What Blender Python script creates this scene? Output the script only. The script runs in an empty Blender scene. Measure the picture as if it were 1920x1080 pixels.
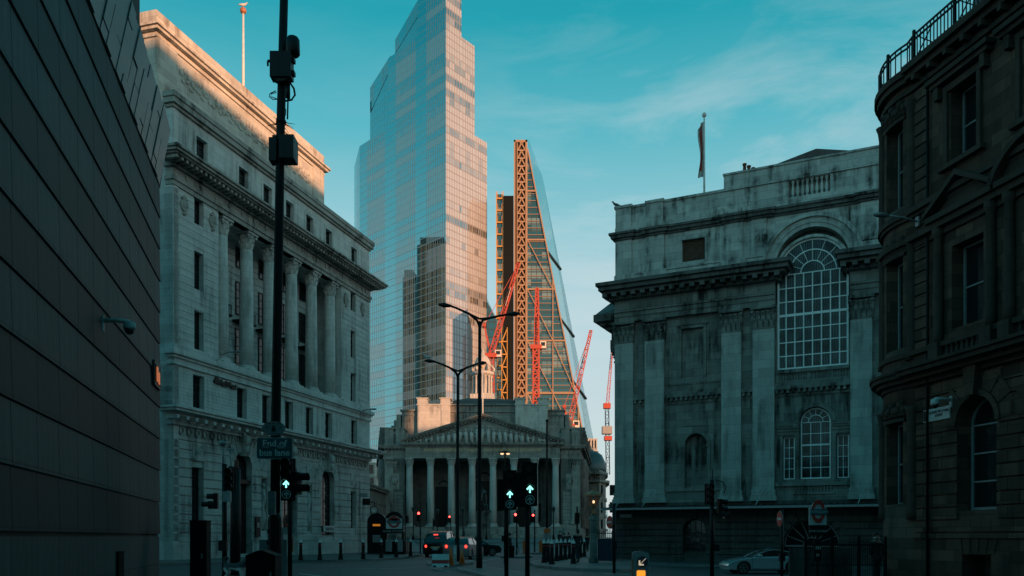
import bpy, bmesh, math, random
from mathutils import Vector, Matrix
R = math.radians
SC = bpy.context.scene
random.seed(7)

# ---------------------------------------------------------------- camera, sky, sun, exposure
F, CX, HY, CH = 1600.0, 960.0, 1006.0, 1.5       # focal length in photo pixels, principal column, horizon row, eye height
cam = bpy.data.objects.new("camera", bpy.data.cameras.new("camera"))
SC.collection.objects.link(cam)
cam.location = (0, 0, CH)
cam.rotation_euler = (R(90), 0, 0)
cam.data.sensor_width = 36
cam.data.lens = F / 1920 * 36
cam.data.shift_y = (HY - 540) / 1920
cam.data.clip_start = 0.1
cam.data.clip_end = 6000
SC.camera = cam

SUN_AZ, SUN_EL = 38.0, 5.5                        # to the right of straight behind the camera; elevation
sd = Vector((math.sin(R(SUN_AZ)) * math.cos(R(SUN_EL)), -math.cos(R(SUN_AZ)) * math.cos(R(SUN_EL)), math.sin(R(SUN_EL))))
sun = bpy.data.objects.new("sun", bpy.data.lights.new("sun", 'SUN'))
SC.collection.objects.link(sun)
sun.data.energy = 5.0
sun.data.angle = R(0.5)
sun.data.color = (1.0, 0.47, 0.23)
sun.rotation_euler = sd.to_track_quat('Z', 'Y').to_euler()

world = bpy.data.worlds.new("World")
SC.world = world
world.use_nodes = True
def build_world():
    nt = world.node_tree; N = nt.nodes; L = nt.links
    for n in list(N): N.remove(n)
    out = N.new('ShaderNodeOutputWorld'); bg = N.new('ShaderNodeBackground')
    bg.inputs['Strength'].default_value = 0.082
    L.new(bg.outputs[0], out.inputs[0])
    sky = N.new('ShaderNodeTexSky'); sky.sky_type = 'NISHITA'; sky.sun_disc = False
    sky.sun_elevation = R(SUN_EL); sky.sun_rotation = R(180 - SUN_AZ); sky.air_density = 1.0; sky.dust_density = 1.0
    tint = N.new('ShaderNodeMixRGB'); tint.blend_type = 'MULTIPLY'; tint.inputs[0].default_value = 1
    tint.inputs[2].default_value = (0.10, 0.28, 0.27, 1)
    L.new(sky.outputs[0], tint.inputs[1])
    tc = N.new('ShaderNodeTexCoord'); sp = N.new('ShaderNodeSeparateXYZ'); L.new(tc.outputs['Generated'], sp.inputs[0])
    rp = N.new('ShaderNodeValToRGB'); L.new(sp.outputs[2], rp.inputs[0])
    e = rp.color_ramp.elements
    e[0].position = 0.0; e[0].color = (0.60, 0.59, 0.63, 1)
    e[1].position = 1.0; e[1].color = (0.012, 0.155, 0.20, 1)
    for p, c in ((0.14, (0.54, 0.60, 0.65, 1)), (0.26, (0.45, 0.59, 0.645, 1)), (0.34, (0.27, 0.525, 0.59, 1)), (0.43, (0.09, 0.42, 0.50, 1)), (0.52, (0.010, 0.315, 0.39, 1)), (0.65, (0.006, 0.24, 0.31, 1))):
        k = e.new(p); k.color = c
    # thin cirrus
    mp = N.new('ShaderNodeMapping'); mp.inputs['Scale'].default_value = (2.6, 2.6, 11.0); mp.inputs['Rotation'].default_value = (0.0, R(-13), 0)
    mp.inputs['Location'].default_value = (0.35, 0.1, 0.4)
    L.new(tc.outputs['Generated'], mp.inputs[0])
    nz = N.new('ShaderNodeTexNoise'); nz.inputs['Scale'].default_value = 1.6; nz.inputs['Detail'].default_value = 9; nz.inputs['Roughness'].default_value = 0.62
    nz.inputs['Distortion'].default_value = 0.6
    L.new(mp.outputs[0], nz.inputs['Vector'])
    cr = N.new('ShaderNodeValToRGB'); cr.color_ramp.elements[0].position = 0.46; cr.color_ramp.elements[1].position = 0.70
    L.new(nz.outputs[0], cr.inputs[0])
    # clouds low in the sky and towards the right
    mr = N.new('ShaderNodeMapRange'); mr.inputs[1].default_value = 0.56; mr.inputs[2].default_value = 0.30; mr.inputs[3].default_value = 0; mr.inputs[4].default_value = 0.8
    L.new(sp.outputs[2], mr.inputs[0])
    mx = N.new('ShaderNodeMapRange'); mx.inputs[1].default_value = -0.15; mx.inputs[2].default_value = 0.15; mx.inputs[3].default_value = 0.15; mx.inputs[4].default_value = 1
    L.new(sp.outputs[0], mx.inputs[0])
    m0 = N.new('ShaderNodeMath'); m0.operation = 'MULTIPLY'; L.new(mr.outputs[0], m0.inputs[0]); L.new(mx.outputs[0], m0.inputs[1])
    m1 = N.new('ShaderNodeMath'); m1.operation = 'MULTIPLY'; L.new(cr.outputs[0], m1.inputs[0]); L.new(m0.outputs[0], m1.inputs[1])
    cl = N.new('ShaderNodeMixRGB'); cl.inputs[2].default_value = (0.56, 0.64, 0.67, 1)
    L.new(m1.outputs[0], cl.inputs[0]); L.new(rp.outputs[0], cl.inputs[1])
    sc = N.new('ShaderNodeMixRGB'); sc.blend_type = 'MULTIPLY'; sc.inputs[0].default_value = 1; sc.inputs[2].default_value = (9.6, 9.6, 9.6, 1)
    L.new(cl.outputs[0], sc.inputs[1])
    ad = N.new('ShaderNodeMixRGB'); ad.blend_type = 'ADD'; ad.inputs[0].default_value = 1
    # the pale horizon lies ahead; behind and overhead the sky is a deeper teal
    bk = N.new('ShaderNodeMapRange'); bk.interpolation_type = 'SMOOTHSTEP'; bk.inputs[1].default_value = 0.35; bk.inputs[2].default_value = -0.35; L.new(sp.outputs[1], bk.inputs[0])
    bt = N.new('ShaderNodeMixRGB'); bt.blend_type = 'MULTIPLY'; bt.inputs[2].default_value = (0.42, 0.92, 0.98, 1); L.new(bk.outputs[0], bt.inputs[0]); L.new(sc.outputs[0], bt.inputs[1])
    L.new(bt.outputs[0], ad.inputs[1]); L.new(tint.outputs[0], ad.inputs[2])
    # warm afterglow low over the horizon round the sun
    vm = N.new('ShaderNodeVectorMath'); vm.operation = 'DOT_PRODUCT'; vm.inputs[1].default_value = (sd.x, sd.y, 0); L.new(tc.outputs['Generated'], vm.inputs[0])
    g1 = N.new('ShaderNodeMapRange'); g1.interpolation_type = 'SMOOTHSTEP'; g1.inputs[1].default_value = 0.25; g1.inputs[2].default_value = 1.0; L.new(vm.outputs['Value'], g1.inputs[0])
    g2 = N.new('ShaderNodeMapRange'); g2.interpolation_type = 'SMOOTHSTEP'; g2.inputs[1].default_value = 0.55; g2.inputs[2].default_value = 0.08; L.new(sp.outputs[2], g2.inputs[0])
    g3 = N.new('ShaderNodeMath'); g3.operation = 'MULTIPLY'; L.new(g1.outputs[0], g3.inputs[0]); L.new(g2.outputs[0], g3.inputs[1])
    gw = N.new('ShaderNodeMixRGB'); gw.blend_type = 'ADD'; gw.inputs[2].default_value = (8.0, 4.4, 2.6, 1)
    L.new(g3.outputs[0], gw.inputs[0]); L.new(ad.outputs[0], gw.inputs[1])
    L.new(gw.outputs[0], bg.inputs[0])
build_world()
vs = SC.view_settings
vs.view_transform = 'Standard'; vs.look = 'None'; vs.gamma = 1; vs.use_curve_mapping = False; vs.exposure = 0.35
SC.cycles.max_bounces = 6; SC.cycles.diffuse_bounces = 3; SC.cycles.glossy_bounces = 3; SC.cycles.transmission_bounces = 4
SC.cycles.use_denoising = True
SC.cycles.sample_clamp_indirect = 4

def PX(px, Y): return (px - CX) * Y / F           # world x of a photo column at distance Y
def PZ(py, Y): return CH + (HY - py) * Y / F      # height of a photo row at distance Y

# ---------------------------------------------------------------- mesh builder
class MB:
    def __init__(s): s.v = []; s.f = []; s.sm = []; s.uv = {}
    def face(s, pts, smooth=False, uv=None):
        b = len(s.v); s.v += [tuple(p) for p in pts]; s.f.append(tuple(range(b, b + len(pts)))); s.sm.append(smooth)
        if uv: s.uv[len(s.f) - 1] = uv
    def idx(s, faces, base, smooth=False):
        for f in faces: s.f.append(tuple(i + base for i in f)); s.sm.append(smooth)
    def box(s, x0, x1, y0, y1, z0, z1):
        if x0 > x1: x0, x1 = x1, x0
        if y0 > y1: y0, y1 = y1, y0
        if z0 > z1: z0, z1 = z1, z0
        b = len(s.v)
        s.v += [(x0,y0,z0),(x1,y0,z0),(x1,y1,z0),(x0,y1,z0),(x0,y0,z1),(x1,y0,z1),(x1,y1,z1),(x0,y1,z1)]
        s.idx([(0,3,2,1),(4,5,6,7),(0,1,5,4),(1,2,6,5),(2,3,7,6),(3,0,4,7)], b)
        return s
    def obox(s, c, ax, ay, az):                    # oriented box, half axis vectors
        c = Vector(c); ax = Vector(ax); ay = Vector(ay); az = Vector(az); b = len(s.v)
        for sx, sy, sz in ((-1,-1,-1),(1,-1,-1),(1,1,-1),(-1,1,-1),(-1,-1,1),(1,-1,1),(1,1,1),(-1,1,1)):
            s.v.append(tuple(c + ax * sx + ay * sy + az * sz))
        s.idx([(0,3,2,1),(4,5,6,7),(0,1,5,4),(1,2,6,5),(2,3,7,6),(3,0,4,7)], b)
        return s
    def bar(s, p, q, w, h=None):                   # square bar between two points
        p = Vector(p); q = Vector(q); d = q - p; L_ = d.length
        if L_ < 1e-6: return s
        d.normalize(); up = Vector((0,0,1)) if abs(d.z) < 0.95 else Vector((1,0,0))
        a = d.cross(up).normalized(); c = a.cross(d)
        return s.obox((p + q) / 2, d * L_ / 2, a * w / 2, c * (h or w) / 2)
    def prism_xz(s, poly, y0, y1):
        n = len(poly); b = len(s.v)
        s.v += [(x, y0, z) for x, z in poly] + [(x, y1, z) for x, z in poly]
        s.f.append(tuple(range(b, b + n))); s.sm.append(False)
        s.f.append(tuple(range(b + 2 * n - 1, b + n - 1, -1))); s.sm.append(False)
        for i in range(n):
            j = (i + 1) % n; s.f.append((b + i, b + n + i, b + n + j, b + j)); s.sm.append(False)
        return s
    def prism_yz(s, poly, x0, x1):
        n = len(poly); b = len(s.v)
        s.v += [(x0, y, z) for y, z in poly] + [(x1, y, z) for y, z in poly]
        s.f.append(tuple(range(b + n - 1, b - 1, -1))); s.sm.append(False)
        s.f.append(tuple(range(b + n, b + 2 * n))); s.sm.append(False)
        for i in range(n):
            j = (i + 1) % n; s.f.append((b + i, b + j, b + n + j, b + n + i)); s.sm.append(False)
        return s
    def prism_xy(s, poly, z0, z1):                 # z1 may be a list
        n = len(poly); b = len(s.v); t = z1 if isinstance(z1, (list, tuple)) else [z1] * n
        s.v += [(x, y, z0) for x, y in poly] + [(p[0], p[1], t[i]) for i, p in enumerate(poly)]
        s.f.append(tuple(range(b + n - 1, b - 1, -1))); s.sm.append(False)
        s.f.append(tuple(range(b + n, b + 2 * n))); s.sm.append(False)
        for i in range(n):
            j = (i + 1) % n; s.f.append((b + i, b + j, b + n + j, b + n + i)); s.sm.append(False)
        return s
    def lathe(s, cx, cy, prof, n=16, a0=0, a1=360, smooth=True):
        full = abs(a1 - a0) >= 359.9; m = n if full else n + 1; b = len(s.v)
        for r, z in prof:
            for k in range(m):
                a = R(a0 + (a1 - a0) * k / n); s.v.append((cx + r * math.cos(a), cy + r * math.sin(a), z))
        for i in range(len(prof) - 1):
            for k in range(n):
                k2 = (k + 1) % m
                s.f.append((b + i*m + k, b + i*m + k2, b + (i+1)*m + k2, b + (i+1)*m + k)); s.sm.append(smooth)
        if full:
            if prof[0][0] > 1e-4: s.f.append(tuple(b + k for k in range(m))[::-1]); s.sm.append(False)
            if prof[-1][0] > 1e-4: s.f.append(tuple(b + (len(prof)-1)*m + k for k in range(m))); s.sm.append(False)
        return s
    def tube(s, pts, r, n=8, smooth=True):
        pts = [Vector(p) for p in pts]; rs = r if isinstance(r, (list, tuple)) else [r] * len(pts); b = len(s.v)
        for i, p in enumerate(pts):
            d = (pts[min(i+1, len(pts)-1)] - pts[max(i-1, 0)]).normalized()
            up = Vector((0,0,1)) if abs(d.z) < 0.9 else Vector((0,1,0))
            a = d.cross(up).normalized(); c = a.cross(d)
            for k in range(n):
                t = 2 * math.pi * k / n; s.v.append(tuple(p + (a * math.cos(t) + c * math.sin(t)) * rs[i]))
        for i in range(len(pts) - 1):
            for k in range(n):
                k2 = (k + 1) % n; s.f.append((b+i*n+k, b+i*n+k2, b+(i+1)*n+k2, b+(i+1)*n+k)); s.sm.append(smooth)
        s.f.append(tuple(b + k for k in range(n))[::-1]); s.sm.append(False)
        s.f.append(tuple(b + (len(pts)-1)*n + k for k in range(n))); s.sm.append(False)
        return s
    def ball(s, c, r, n=10, sc=(1,1,1)):
        b = len(s.v); m = n // 2
        for i in range(m + 1):
            t = math.pi * i / m
            for k in range(n):
                a = 2 * math.pi * k / n
                s.v.append((c[0] + r*sc[0]*math.sin(t)*math.cos(a), c[1] + r*sc[1]*math.sin(t)*math.sin(a), c[2] + r*sc[2]*math.cos(t)))
        for i in range(m):
            for k in range(n):
                k2 = (k+1) % n; s.f.append((b+i*n+k, b+(i+1)*n+k, b+(i+1)*n+k2, b+i*n+k2)); s.sm.append(True)
        return s
    def ring_xz(s, cx, cz, r0, r1, y0, y1, a0=0, a1=180, n=18):
        for k in range(n):
            a = R(a0 + (a1-a0)*k/n); c = R(a0 + (a1-a0)*(k+1)/n)
            s.prism_xz([(cx+r0*math.cos(a), cz+r0*math.sin(a)), (cx+r1*math.cos(a), cz+r1*math.sin(a)), (cx+r1*math.cos(c), cz+r1*math.sin(c)), (cx+r0*math.cos(c), cz+r0*math.sin(c))], y0, y1)
        return s
    def disc(s, c, r, ax, n=20, th=0.02):           # flat round plate with normal ax
        ax = Vector(ax).normalized(); up = Vector((0,0,1)) if abs(ax.z) < .9 else Vector((1,0,0))
        a = ax.cross(up).normalized(); b_ = a.cross(ax); c = Vector(c); b = len(s.v)
        for o in (0, th):
            for k in range(n):
                t = 2*math.pi*k/n; s.v.append(tuple(c + ax*o + (a*math.cos(t) + b_*math.sin(t))*r))
        s.f.append(tuple(range(b, b+n))); s.sm.append(False); s.f.append(tuple(range(b+2*n-1, b+n-1, -1))); s.sm.append(False)
        for k in range(n):
            k2 = (k+1) % n; s.f.append((b+k, b+n+k, b+n+k2, b+k2)); s.sm.append(False)
        return s
    # wall slab in the xz plane with holes (x0,x1,z0,z1[,'arch']), y0 = front, y1 = back
    def wall(s, x0, x1, z0, z1, y0, y1, holes=()):
        hs = [h for h in holes if h[1] > x0 and h[0] < x1 and h[3] > z0 and h[2] < z1]
        xs = sorted(set([x0, x1] + [min(max(v, x0), x1) for h in hs for v in h[:2]]))
        zs = sorted(set([z0, z1] + [min(max(v, z0), z1) for h in hs for v in h[2:4]]))
        for i in range(len(xs) - 1):
            a, b = xs[i], xs[i+1]; run = None
            for j in range(len(zs) - 1):
                c, d = zs[j], zs[j+1]; mx, mz = (a+b)/2, (c+d)/2
                solid = not any(h[0] < mx < h[1] and h[2] < mz < h[3] for h in hs)
                if solid: run = (run[0], d) if run else (c, d)
                if (not solid or j == len(zs) - 2) and run:
                    s.box(a, b, y0, y1, run[0], run[1]); run = None
        for h in hs:
            if len(h) > 4: s.spandrel(h, max(z0, h[2]), min(z1, h[3]), y0, y1)
        return s
    def spandrel(s, h, za, zb, y0, y1, n=9):
        r = (h[1] - h[0]) / 2; cx = (h[0] + h[1]) / 2; cz = h[3] - r
        lo = max(za, cz)
        if zb <= lo: return
        for sg in (-1, 1):
            zz = [lo + (zb - lo) * k / n for k in range(n + 1)]
            arc = [(cx + sg * math.sqrt(max(r*r - (z-cz)**2, 0)), z) for z in zz]
            poly = arc + [(cx + sg * r, zb), (cx + sg * r, lo)]
            s.prism_xz(poly if sg > 0 else poly[::-1], y0, y1)
    # rusticated courses proud of the wall; front face at y=-p
    def courses(s, x0, x1, z0, z1, h, y0, y1, holes=(), gap=0.035, blk=None, arcs=()):
        z = z0; row = 0
        while z < z1 - 0.05:
            zt = min(z + h, z1)
            segs = [(x0, x1)]
            for q in holes:
                if q[2] < zt - 0.02 and q[3] > z + 0.02:
                    ha, hb = q[0], q[1]
                    if len(q) > 4:
                        r = (hb - ha) / 2; cz = q[3] - r; zz = max(z, cz); d = zz - cz
                        w = math.sqrt(max(r*r - d*d, 0)); ha, hb = (ha+hb)/2 - w, (ha+hb)/2 + w
                    ns = []
                    for a, b in segs:
                        if hb <= a or ha >= b: ns.append((a, b)); continue
                        if ha > a: ns.append((a, ha))
                        if hb < b: ns.append((hb, b))
                    segs = ns
            for a, b in segs:
                if b - a < 0.04: continue
                if blk:
                    x = a - (blk * 0.5 if row % 2 else 0)
                    while x < b:
                        p, q_ = max(x, a), min(x + blk - 0.018, b)
                        if q_ - p > 0.05: s.box(p, q_, y0, y1, z, zt - gap)
                        x += blk
                else: s.box(a, b, y0, y1, z, zt - gap)
            z += h; row += 1
        return s
    def build(s, name, mat, parent=None, mod=None):
        me = bpy.data.meshes.new(name); me.from_pydata(s.v, [], s.f)
        if any(s.sm): me.polygons.foreach_set('use_smooth', s.sm)
        uvl = me.uv_layers.new(name='UVMap'); vs_ = me.vertices; d = uvl.data
        for p in me.polygons:
            n = p.normal
            ex = s.uv.get(p.index)
            for i, li in enumerate(p.loop_indices):
                co = vs_[me.loops[li].vertex_index].co
                if ex: d[li].uv = ex[i]
                elif abs(n.z) > 0.8: d[li].uv = (co.x, co.y)
                else:
                    t = Vector((-n.y, n.x)).normalized(); d[li].uv = (co.x * t.x + co.y * t.y, co.z)
        if mat: me.materials.append(mat)
        o = bpy.data.objects.new(name, me); SC.collection.objects.link(o)
        if parent: o.parent = parent
        return o

def tag(o, label, cat, group=None, kind=None):
    if label: o['label'] = label
    if cat: o['category'] = cat
    if group: o['group'] = group
    if kind: o['kind'] = kind
    return o
def thing(name, label, cat, loc=(0,0,0), rz=0, group=None):
    o = bpy.data.objects.new(name, None); SC.collection.objects.link(o)
    o.empty_display_size = 0.3
    o.location = loc; o.rotation_euler = (0, 0, rz)
    return tag(o, label, cat, group)
def dup(root, loc, rz, label):
    def rec(o, par):
        c = o.copy(); SC.collection.objects.link(c)
        if par: c.parent = par
        for ch in [x for x in bpy.data.objects if x.parent == o]: rec(ch, c)
        return c
    c = rec(root, None); c.location = loc; c.rotation_euler = (0, 0, rz); c['label'] = label
    return c
def text_mesh(name, body, size, mat, parent, loc, rot=(R(90), 0, 0), extrude=0.01, align='CENTER', bold=0.0, sx=1.0):
    cu = bpy.data.curves.new(name, 'FONT'); cu.body = body; cu.size = size; cu.extrude = extrude; cu.align_x = align; cu.align_y = 'CENTER'
    cu.offset = bold; cu.resolution_u = 3
    t = bpy.data.objects.new(name + '_tmp', cu); SC.collection.objects.link(t)
    dg = bpy.context.evaluated_depsgraph_get(); me = bpy.data.meshes.new_from_object(t.evaluated_get(dg))
    bpy.data.objects.remove(t); me.materials.clear(); me.materials.append(mat)
    o = bpy.data.objects.new(name, me); SC.collection.objects.link(o)
    if parent: o.parent = parent
    o.location = loc; o.rotation_euler = rot; o.scale = (sx, 1, 1)
    return o

# ---------------------------------------------------------------- materials
class NT:
    def __init__(s, name):
        s.m = bpy.data.materials.new(name); s.m.use_nodes = True; s.t = s.m.node_tree; s.N = s.t.nodes; s.L = s.t.links
        s.p = s.N['Principled BSDF']; s.out = s.N['Material Output']
    def n(s, typ, **kw):
        x = s.N.new(typ)
        for k, v in kw.items(): setattr(x, k, v)
        return x
    def lk(s, a, b): s.L.new(a, b)
    def math(s, op, a, b=None, clamp=False):
        x = s.N.new('ShaderNodeMath'); x.operation = op; x.use_clamp = clamp
        for i, v in enumerate((a, b)):
            if v is None: continue
            if isinstance(v, (int, float)): x.inputs[i].default_value = v
            else: s.L.new(v, x.inputs[i])
        return x.outputs[0]
    def mix(s, f, a, b, mode='MIX'):
        x = s.N.new('ShaderNodeMixRGB'); x.blend_type = mode
        for i, v in enumerate((f, a, b)):
            if isinstance(v, (int, float)): x.inputs[i].default_value = v
            elif isinstance(v, tuple): x.inputs[i].default_value = v if len(v) == 4 else v + (1,)
            else: s.L.new(v, x.inputs[i])
        return x.outputs[0]
    def noise(s, vec, scale, detail=4, rough=0.55):
        x = s.N.new('ShaderNodeTexNoise'); x.inputs['Scale'].default_value = scale; x.inputs['Detail'].default_value = detail; x.inputs['Roughness'].default_value = rough
        if vec is not None: s.L.new(vec, x.inputs['Vector'])
        return x.outputs[0]
    def ramp(s, v, p0, p1, c0=(0,0,0,1), c1=(1,1,1,1)):
        x = s.N.new('ShaderNodeValToRGB'); e = x.color_ramp.elements; e[0].position = p0; e[1].position = p1; e[0].color = c0; e[1].color = c1
        s.L.new(v, x.inputs[0]); return x.outputs[0]
    def bump(s, h, strength, dist=0.02):
        x = s.N.new('ShaderNodeBump'); x.inputs['Strength'].default_value = strength; x.inputs['Distance'].default_value = dist
        s.L.new(h, x.inputs['Height']); s.L.new(x.outputs[0], s.p.inputs['Normal'])

def plain(name, col, rough=0.6, metal=0.0, spec=0.5, var=0.0, emit=None, es=0.0):
    t = NT(name); p = t.p
    p.inputs['Base Color'].default_value = tuple(col) + (1,); p.inputs['Roughness'].default_value = rough; p.inputs['Metallic'].default_value = metal
    p.inputs['Specular IOR Level'].default_value = spec
    if emit: p.inputs['Emission Color'].default_value = tuple(emit) + (1,); p.inputs['Emission Strength'].default_value = es
    if var:
        tc = t.n('ShaderNodeTexCoord'); nz = t.noise(tc.outputs['Object'], 6, 5)
        c = t.mix(t.ramp(nz, 0.3, 0.7), tuple(v * (1 - var) for v in col), tuple(min(v * (1 + var), 1) for v in col)); t.lk(c, p.inputs['Base Color'])
        t.lk(t.math('ADD', t.math('MULTIPLY', nz, 0.3), max(rough - 0.15, 0.02)), p.inputs['Roughness'])
    return t.m

def stone(name, col, bw=0.9, bh=0.42, joint=0.5, var=0.18, grime=0.5, gcol=(0.03, 0.03, 0.028), bump=0.5, mort=0.012, rough=0.85, gscale=0.35):
    t = NT(name); tc = t.n('ShaderNodeTexCoord'); uv = tc.outputs['UV']; ob = tc.outputs['Object']
    br = t.n('ShaderNodeTexBrick'); br.offset = 0.5
    br.inputs['Scale'].default_value = 1; br.inputs['Brick Width'].default_value = bw; br.inputs['Row Height'].default_value = bh
    br.inputs['Mortar Size'].default_value = mort; br.inputs['Mortar Smooth'].default_value = 0.2; br.inputs['Bias'].default_value = 0.0
    br.inputs['Color1'].default_value = tuple(v * (1 - var) for v in col) + (1,); br.inputs['Color2'].default_value = tuple(v * (1 + var) for v in col) + (1,)
    br.inputs['Mortar'].default_value = tuple(v * (1 - joint) for v in col) + (1,)
    t.lk(uv, br.inputs['Vector'])
    fine = t.noise(ob, 9, 6, 0.65); big = t.noise(ob, gscale, 5, 0.6)
    mp = t.n('ShaderNodeMapping'); mp.inputs['Scale'].default_value = (1.7, 1.7, 0.16); t.lk(ob, mp.inputs[0])
    streak = t.noise(mp.outputs[0], 1.3, 6, 0.6)
    c = t.mix(t.math('MULTIPLY', t.ramp(fine, 0.35, 0.75), 0.35), br.outputs[0], tuple(v * 0.62 for v in col))
    g = t.math('MULTIPLY', t.math('MULTIPLY', t.ramp(big, 0.42, 0.64), t.ramp(streak, 0.42, 0.62)), grime * 1.5, True)
    c = t.mix(g, c, gcol)
    c = t.mix(t.math('MULTIPLY', t.ramp(t.noise(ob, 0.9, 4), 0.45, 0.8), 0.22), c, tuple(min(v * 1.5, 0.8) for v in col))
    t.lk(c, t.p.inputs['Base Color']); t.p.inputs['Roughness'].default_value = rough; t.p.inputs['Specular IOR Level'].default_value = 0.25
    h = t.math('ADD', t.math('MULTIPLY', br.outputs['Fac'], -1.0), t.math('MULTIPLY', fine, 0.35)); t.bump(h, bump, 0.02)
    return t.m

def glassy(name, col=(0.01, 0.014, 0.015), rough=0.06, curtain=None, wob=0.15):
    t = NT(name); tc = t.n('ShaderNodeTexCoord'); ob = tc.outputs['Object']
    t.p.inputs['Roughness'].default_value = rough; t.p.inputs['Specular IOR Level'].default_value = 0.45; t.p.inputs['IOR'].default_value = 1.45
    if curtain:
        w = t.n('ShaderNodeTexWave'); w.bands_direction = 'X'; w.inputs['Scale'].default_value = 2.2; w.inputs['Distortion'].default_value = 3.5; w.inputs['Detail'].default_value = 3; w.inputs['Detail Scale'].default_value = 0.6
        t.lk(tc.outputs['UV'], w.inputs[0])
        t.lk(t.mix(t.math('MULTIPLY', w.outputs[1], t.ramp(t.noise(ob, 0.8, 3), 0.35, 0.6)), col, curtain), t.p.inputs['Base Color'])
    else: t.p.inputs['Base Color'].default_value = col + (1,)
    t.bump(t.noise(ob, 1.5, 2), wob, 0.05)
    return t.m

# curtain wall: fins, floor lines, blinds behind some panes; UV = metres along face / height
def curtain_wall(name, glass, fin, blind, pu=1.5, pv=3.9, finw=0.12, slab=0.10, rough=0.05, blindf=0.45, metal=0.6, smooth=0.0, cell=0.25, floor_pick=(0.5, 0.8)):
    t = NT(name); tc = t.n('ShaderNodeTexCoord'); sp = t.n('ShaderNodeSeparateXYZ'); t.lk(tc.outputs['UV'], sp.inputs[0])
    u = t.math('DIVIDE', sp.outputs[0], pu); v = t.math('DIVIDE', sp.outputs[1], pv)
    fu = t.math('FRACT', u); fv = t.math('FRACT', v)
    isf = t.math('LESS_THAN', fu, finw); iss = t.math('LESS_THAN', fv, slab)
    if smooth:                                       # bays left without fins
        zone = t.math('LESS_THAN', t.math('FRACT', t.math('DIVIDE', sp.outputs[0], 27.2)), smooth); isf = t.math('MULTIPLY', isf, t.math('SUBTRACT', 1.0, zone))
    line = t.math('MAXIMUM', isf, t.math('MULTIPLY', iss, 0.6))
    cb = t.n('ShaderNodeCombineXYZ'); t.lk(t.math('FLOOR', t.math('MULTIPLY', u, 0.5)), cb.inputs[0]); t.lk(t.math('FLOOR', v), cb.inputs[1])
    wn = t.n('ShaderNodeTexWhiteNoise'); wn.noise_dimensions = '3D'; t.lk(cb.outputs[0], wn.inputs['Vector'])
    cr = t.n('ShaderNodeCombineXYZ'); t.lk(t.math('FLOOR', v), cr.inputs[1]); t.lk(t.math('FLOOR', t.math('DIVIDE', sp.outputs[0], 500)), cr.inputs[0])
    wr = t.n('ShaderNodeTexWhiteNoise'); wr.noise_dimensions = '3D'; t.lk(cr.outputs[0], wr.inputs['Vector'])
    big = t.n('ShaderNodeCombineXYZ'); t.lk(t.math('MULTIPLY', u, 0.03), big.inputs[0]); t.lk(t.math('MULTIPLY', t.math('FLOOR', v), 0.17), big.inputs[1])
    bn = t.noise(big.outputs[0], 1.0, 2)
    w = t.math('ADD', t.math('ADD', t.math('MULTIPLY', wn.outputs[0], cell), t.math('MULTIPLY', wr.outputs[0], 0.40)), t.math('MULTIPLY', bn, 0.75 - cell))
    isb = t.math('MULTIPLY', t.ramp(w, floor_pick[0], floor_pick[1]), blindf)
    if smooth: isb = t.math('MULTIPLY', isb, t.math('SUBTRACT', 1.0, t.math('MULTIPLY', zone, 0.75)))
    c = t.mix(isb, glass, blind); c = t.mix(line, c, fin)
    t.lk(c, t.p.inputs['Base Color'])
    t.lk(t.math('MULTIPLY', t.math('SUBTRACT', 1.0, t.math('MAXIMUM', line, isb)), metal), t.p.inputs['Metallic'])
    t.lk(t.math('ADD', t.math('MULTIPLY', line, 0.4), rough), t.p.inputs['Roughness'])
    t.p.inputs['Specular IOR Level'].default_value = 0.8
    return t.m

def asphalt():
    t = NT('asphalt'); tc = t.n('ShaderNodeTexCoord'); ob = tc.outputs['Object']
    a = t.noise(ob, 30, 6, 0.7); b = t.noise(ob, 0.25, 5)
    c = t.mix(t.ramp(b, 0.35, 0.7), (0.035, 0.036, 0.038), (0.065, 0.065, 0.066)); c = t.mix(t.math('MULTIPLY', t.ramp(a, 0.5, 0.7), 0.4), c, (0.10, 0.10, 0.10))
    t.lk(c, t.p.inputs['Base Color']); t.lk(t.math('ADD', t.math('MULTIPLY', b, 0.35), 0.45), t.p.inputs['Roughness']); t.bump(a, 0.5, 0.01)
    return t.m

M = {}
M['nw'] = stone('portland_stone', (0.62, 0.61, 0.58), 1.3, 0.42, 0.30, 0.10, 0.42)
M['nwb'] = stone('portland_base', (0.50, 0.49, 0.46), 1.1, 0.5, 0.35, 0.12, 0.6)
M['nwt'] = stone('portland_attic', (0.56, 0.52, 0.46), 1.2, 0.5, 0.30, 0.16, 0.5, gcol=(0.10, 0.05, 0.025))
M['nwd'] = stone('portland_sooty', (0.38, 0.365, 0.33), 1.2, 0.6, 0.3, 0.12, 0.8)
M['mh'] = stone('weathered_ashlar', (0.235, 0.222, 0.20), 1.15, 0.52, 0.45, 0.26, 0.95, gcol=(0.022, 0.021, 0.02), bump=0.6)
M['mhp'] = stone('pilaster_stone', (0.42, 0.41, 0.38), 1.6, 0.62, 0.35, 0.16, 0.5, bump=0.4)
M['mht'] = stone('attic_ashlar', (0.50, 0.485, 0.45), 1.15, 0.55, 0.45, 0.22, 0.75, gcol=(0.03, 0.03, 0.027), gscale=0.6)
M['mhd'] = stone('dark_ashlar', (0.15, 0.14, 0.13), 1.2, 0.55, 0.4, 0.2, 0.9, gcol=(0.015, 0.015, 0.013))
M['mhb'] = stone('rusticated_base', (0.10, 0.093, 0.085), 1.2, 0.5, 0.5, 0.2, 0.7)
M['brickdark'] = stone('dark_brick', (0.11, 0.06, 0.04), 0.22, 0.075, 0.5, 0.3, 0.4)
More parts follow.
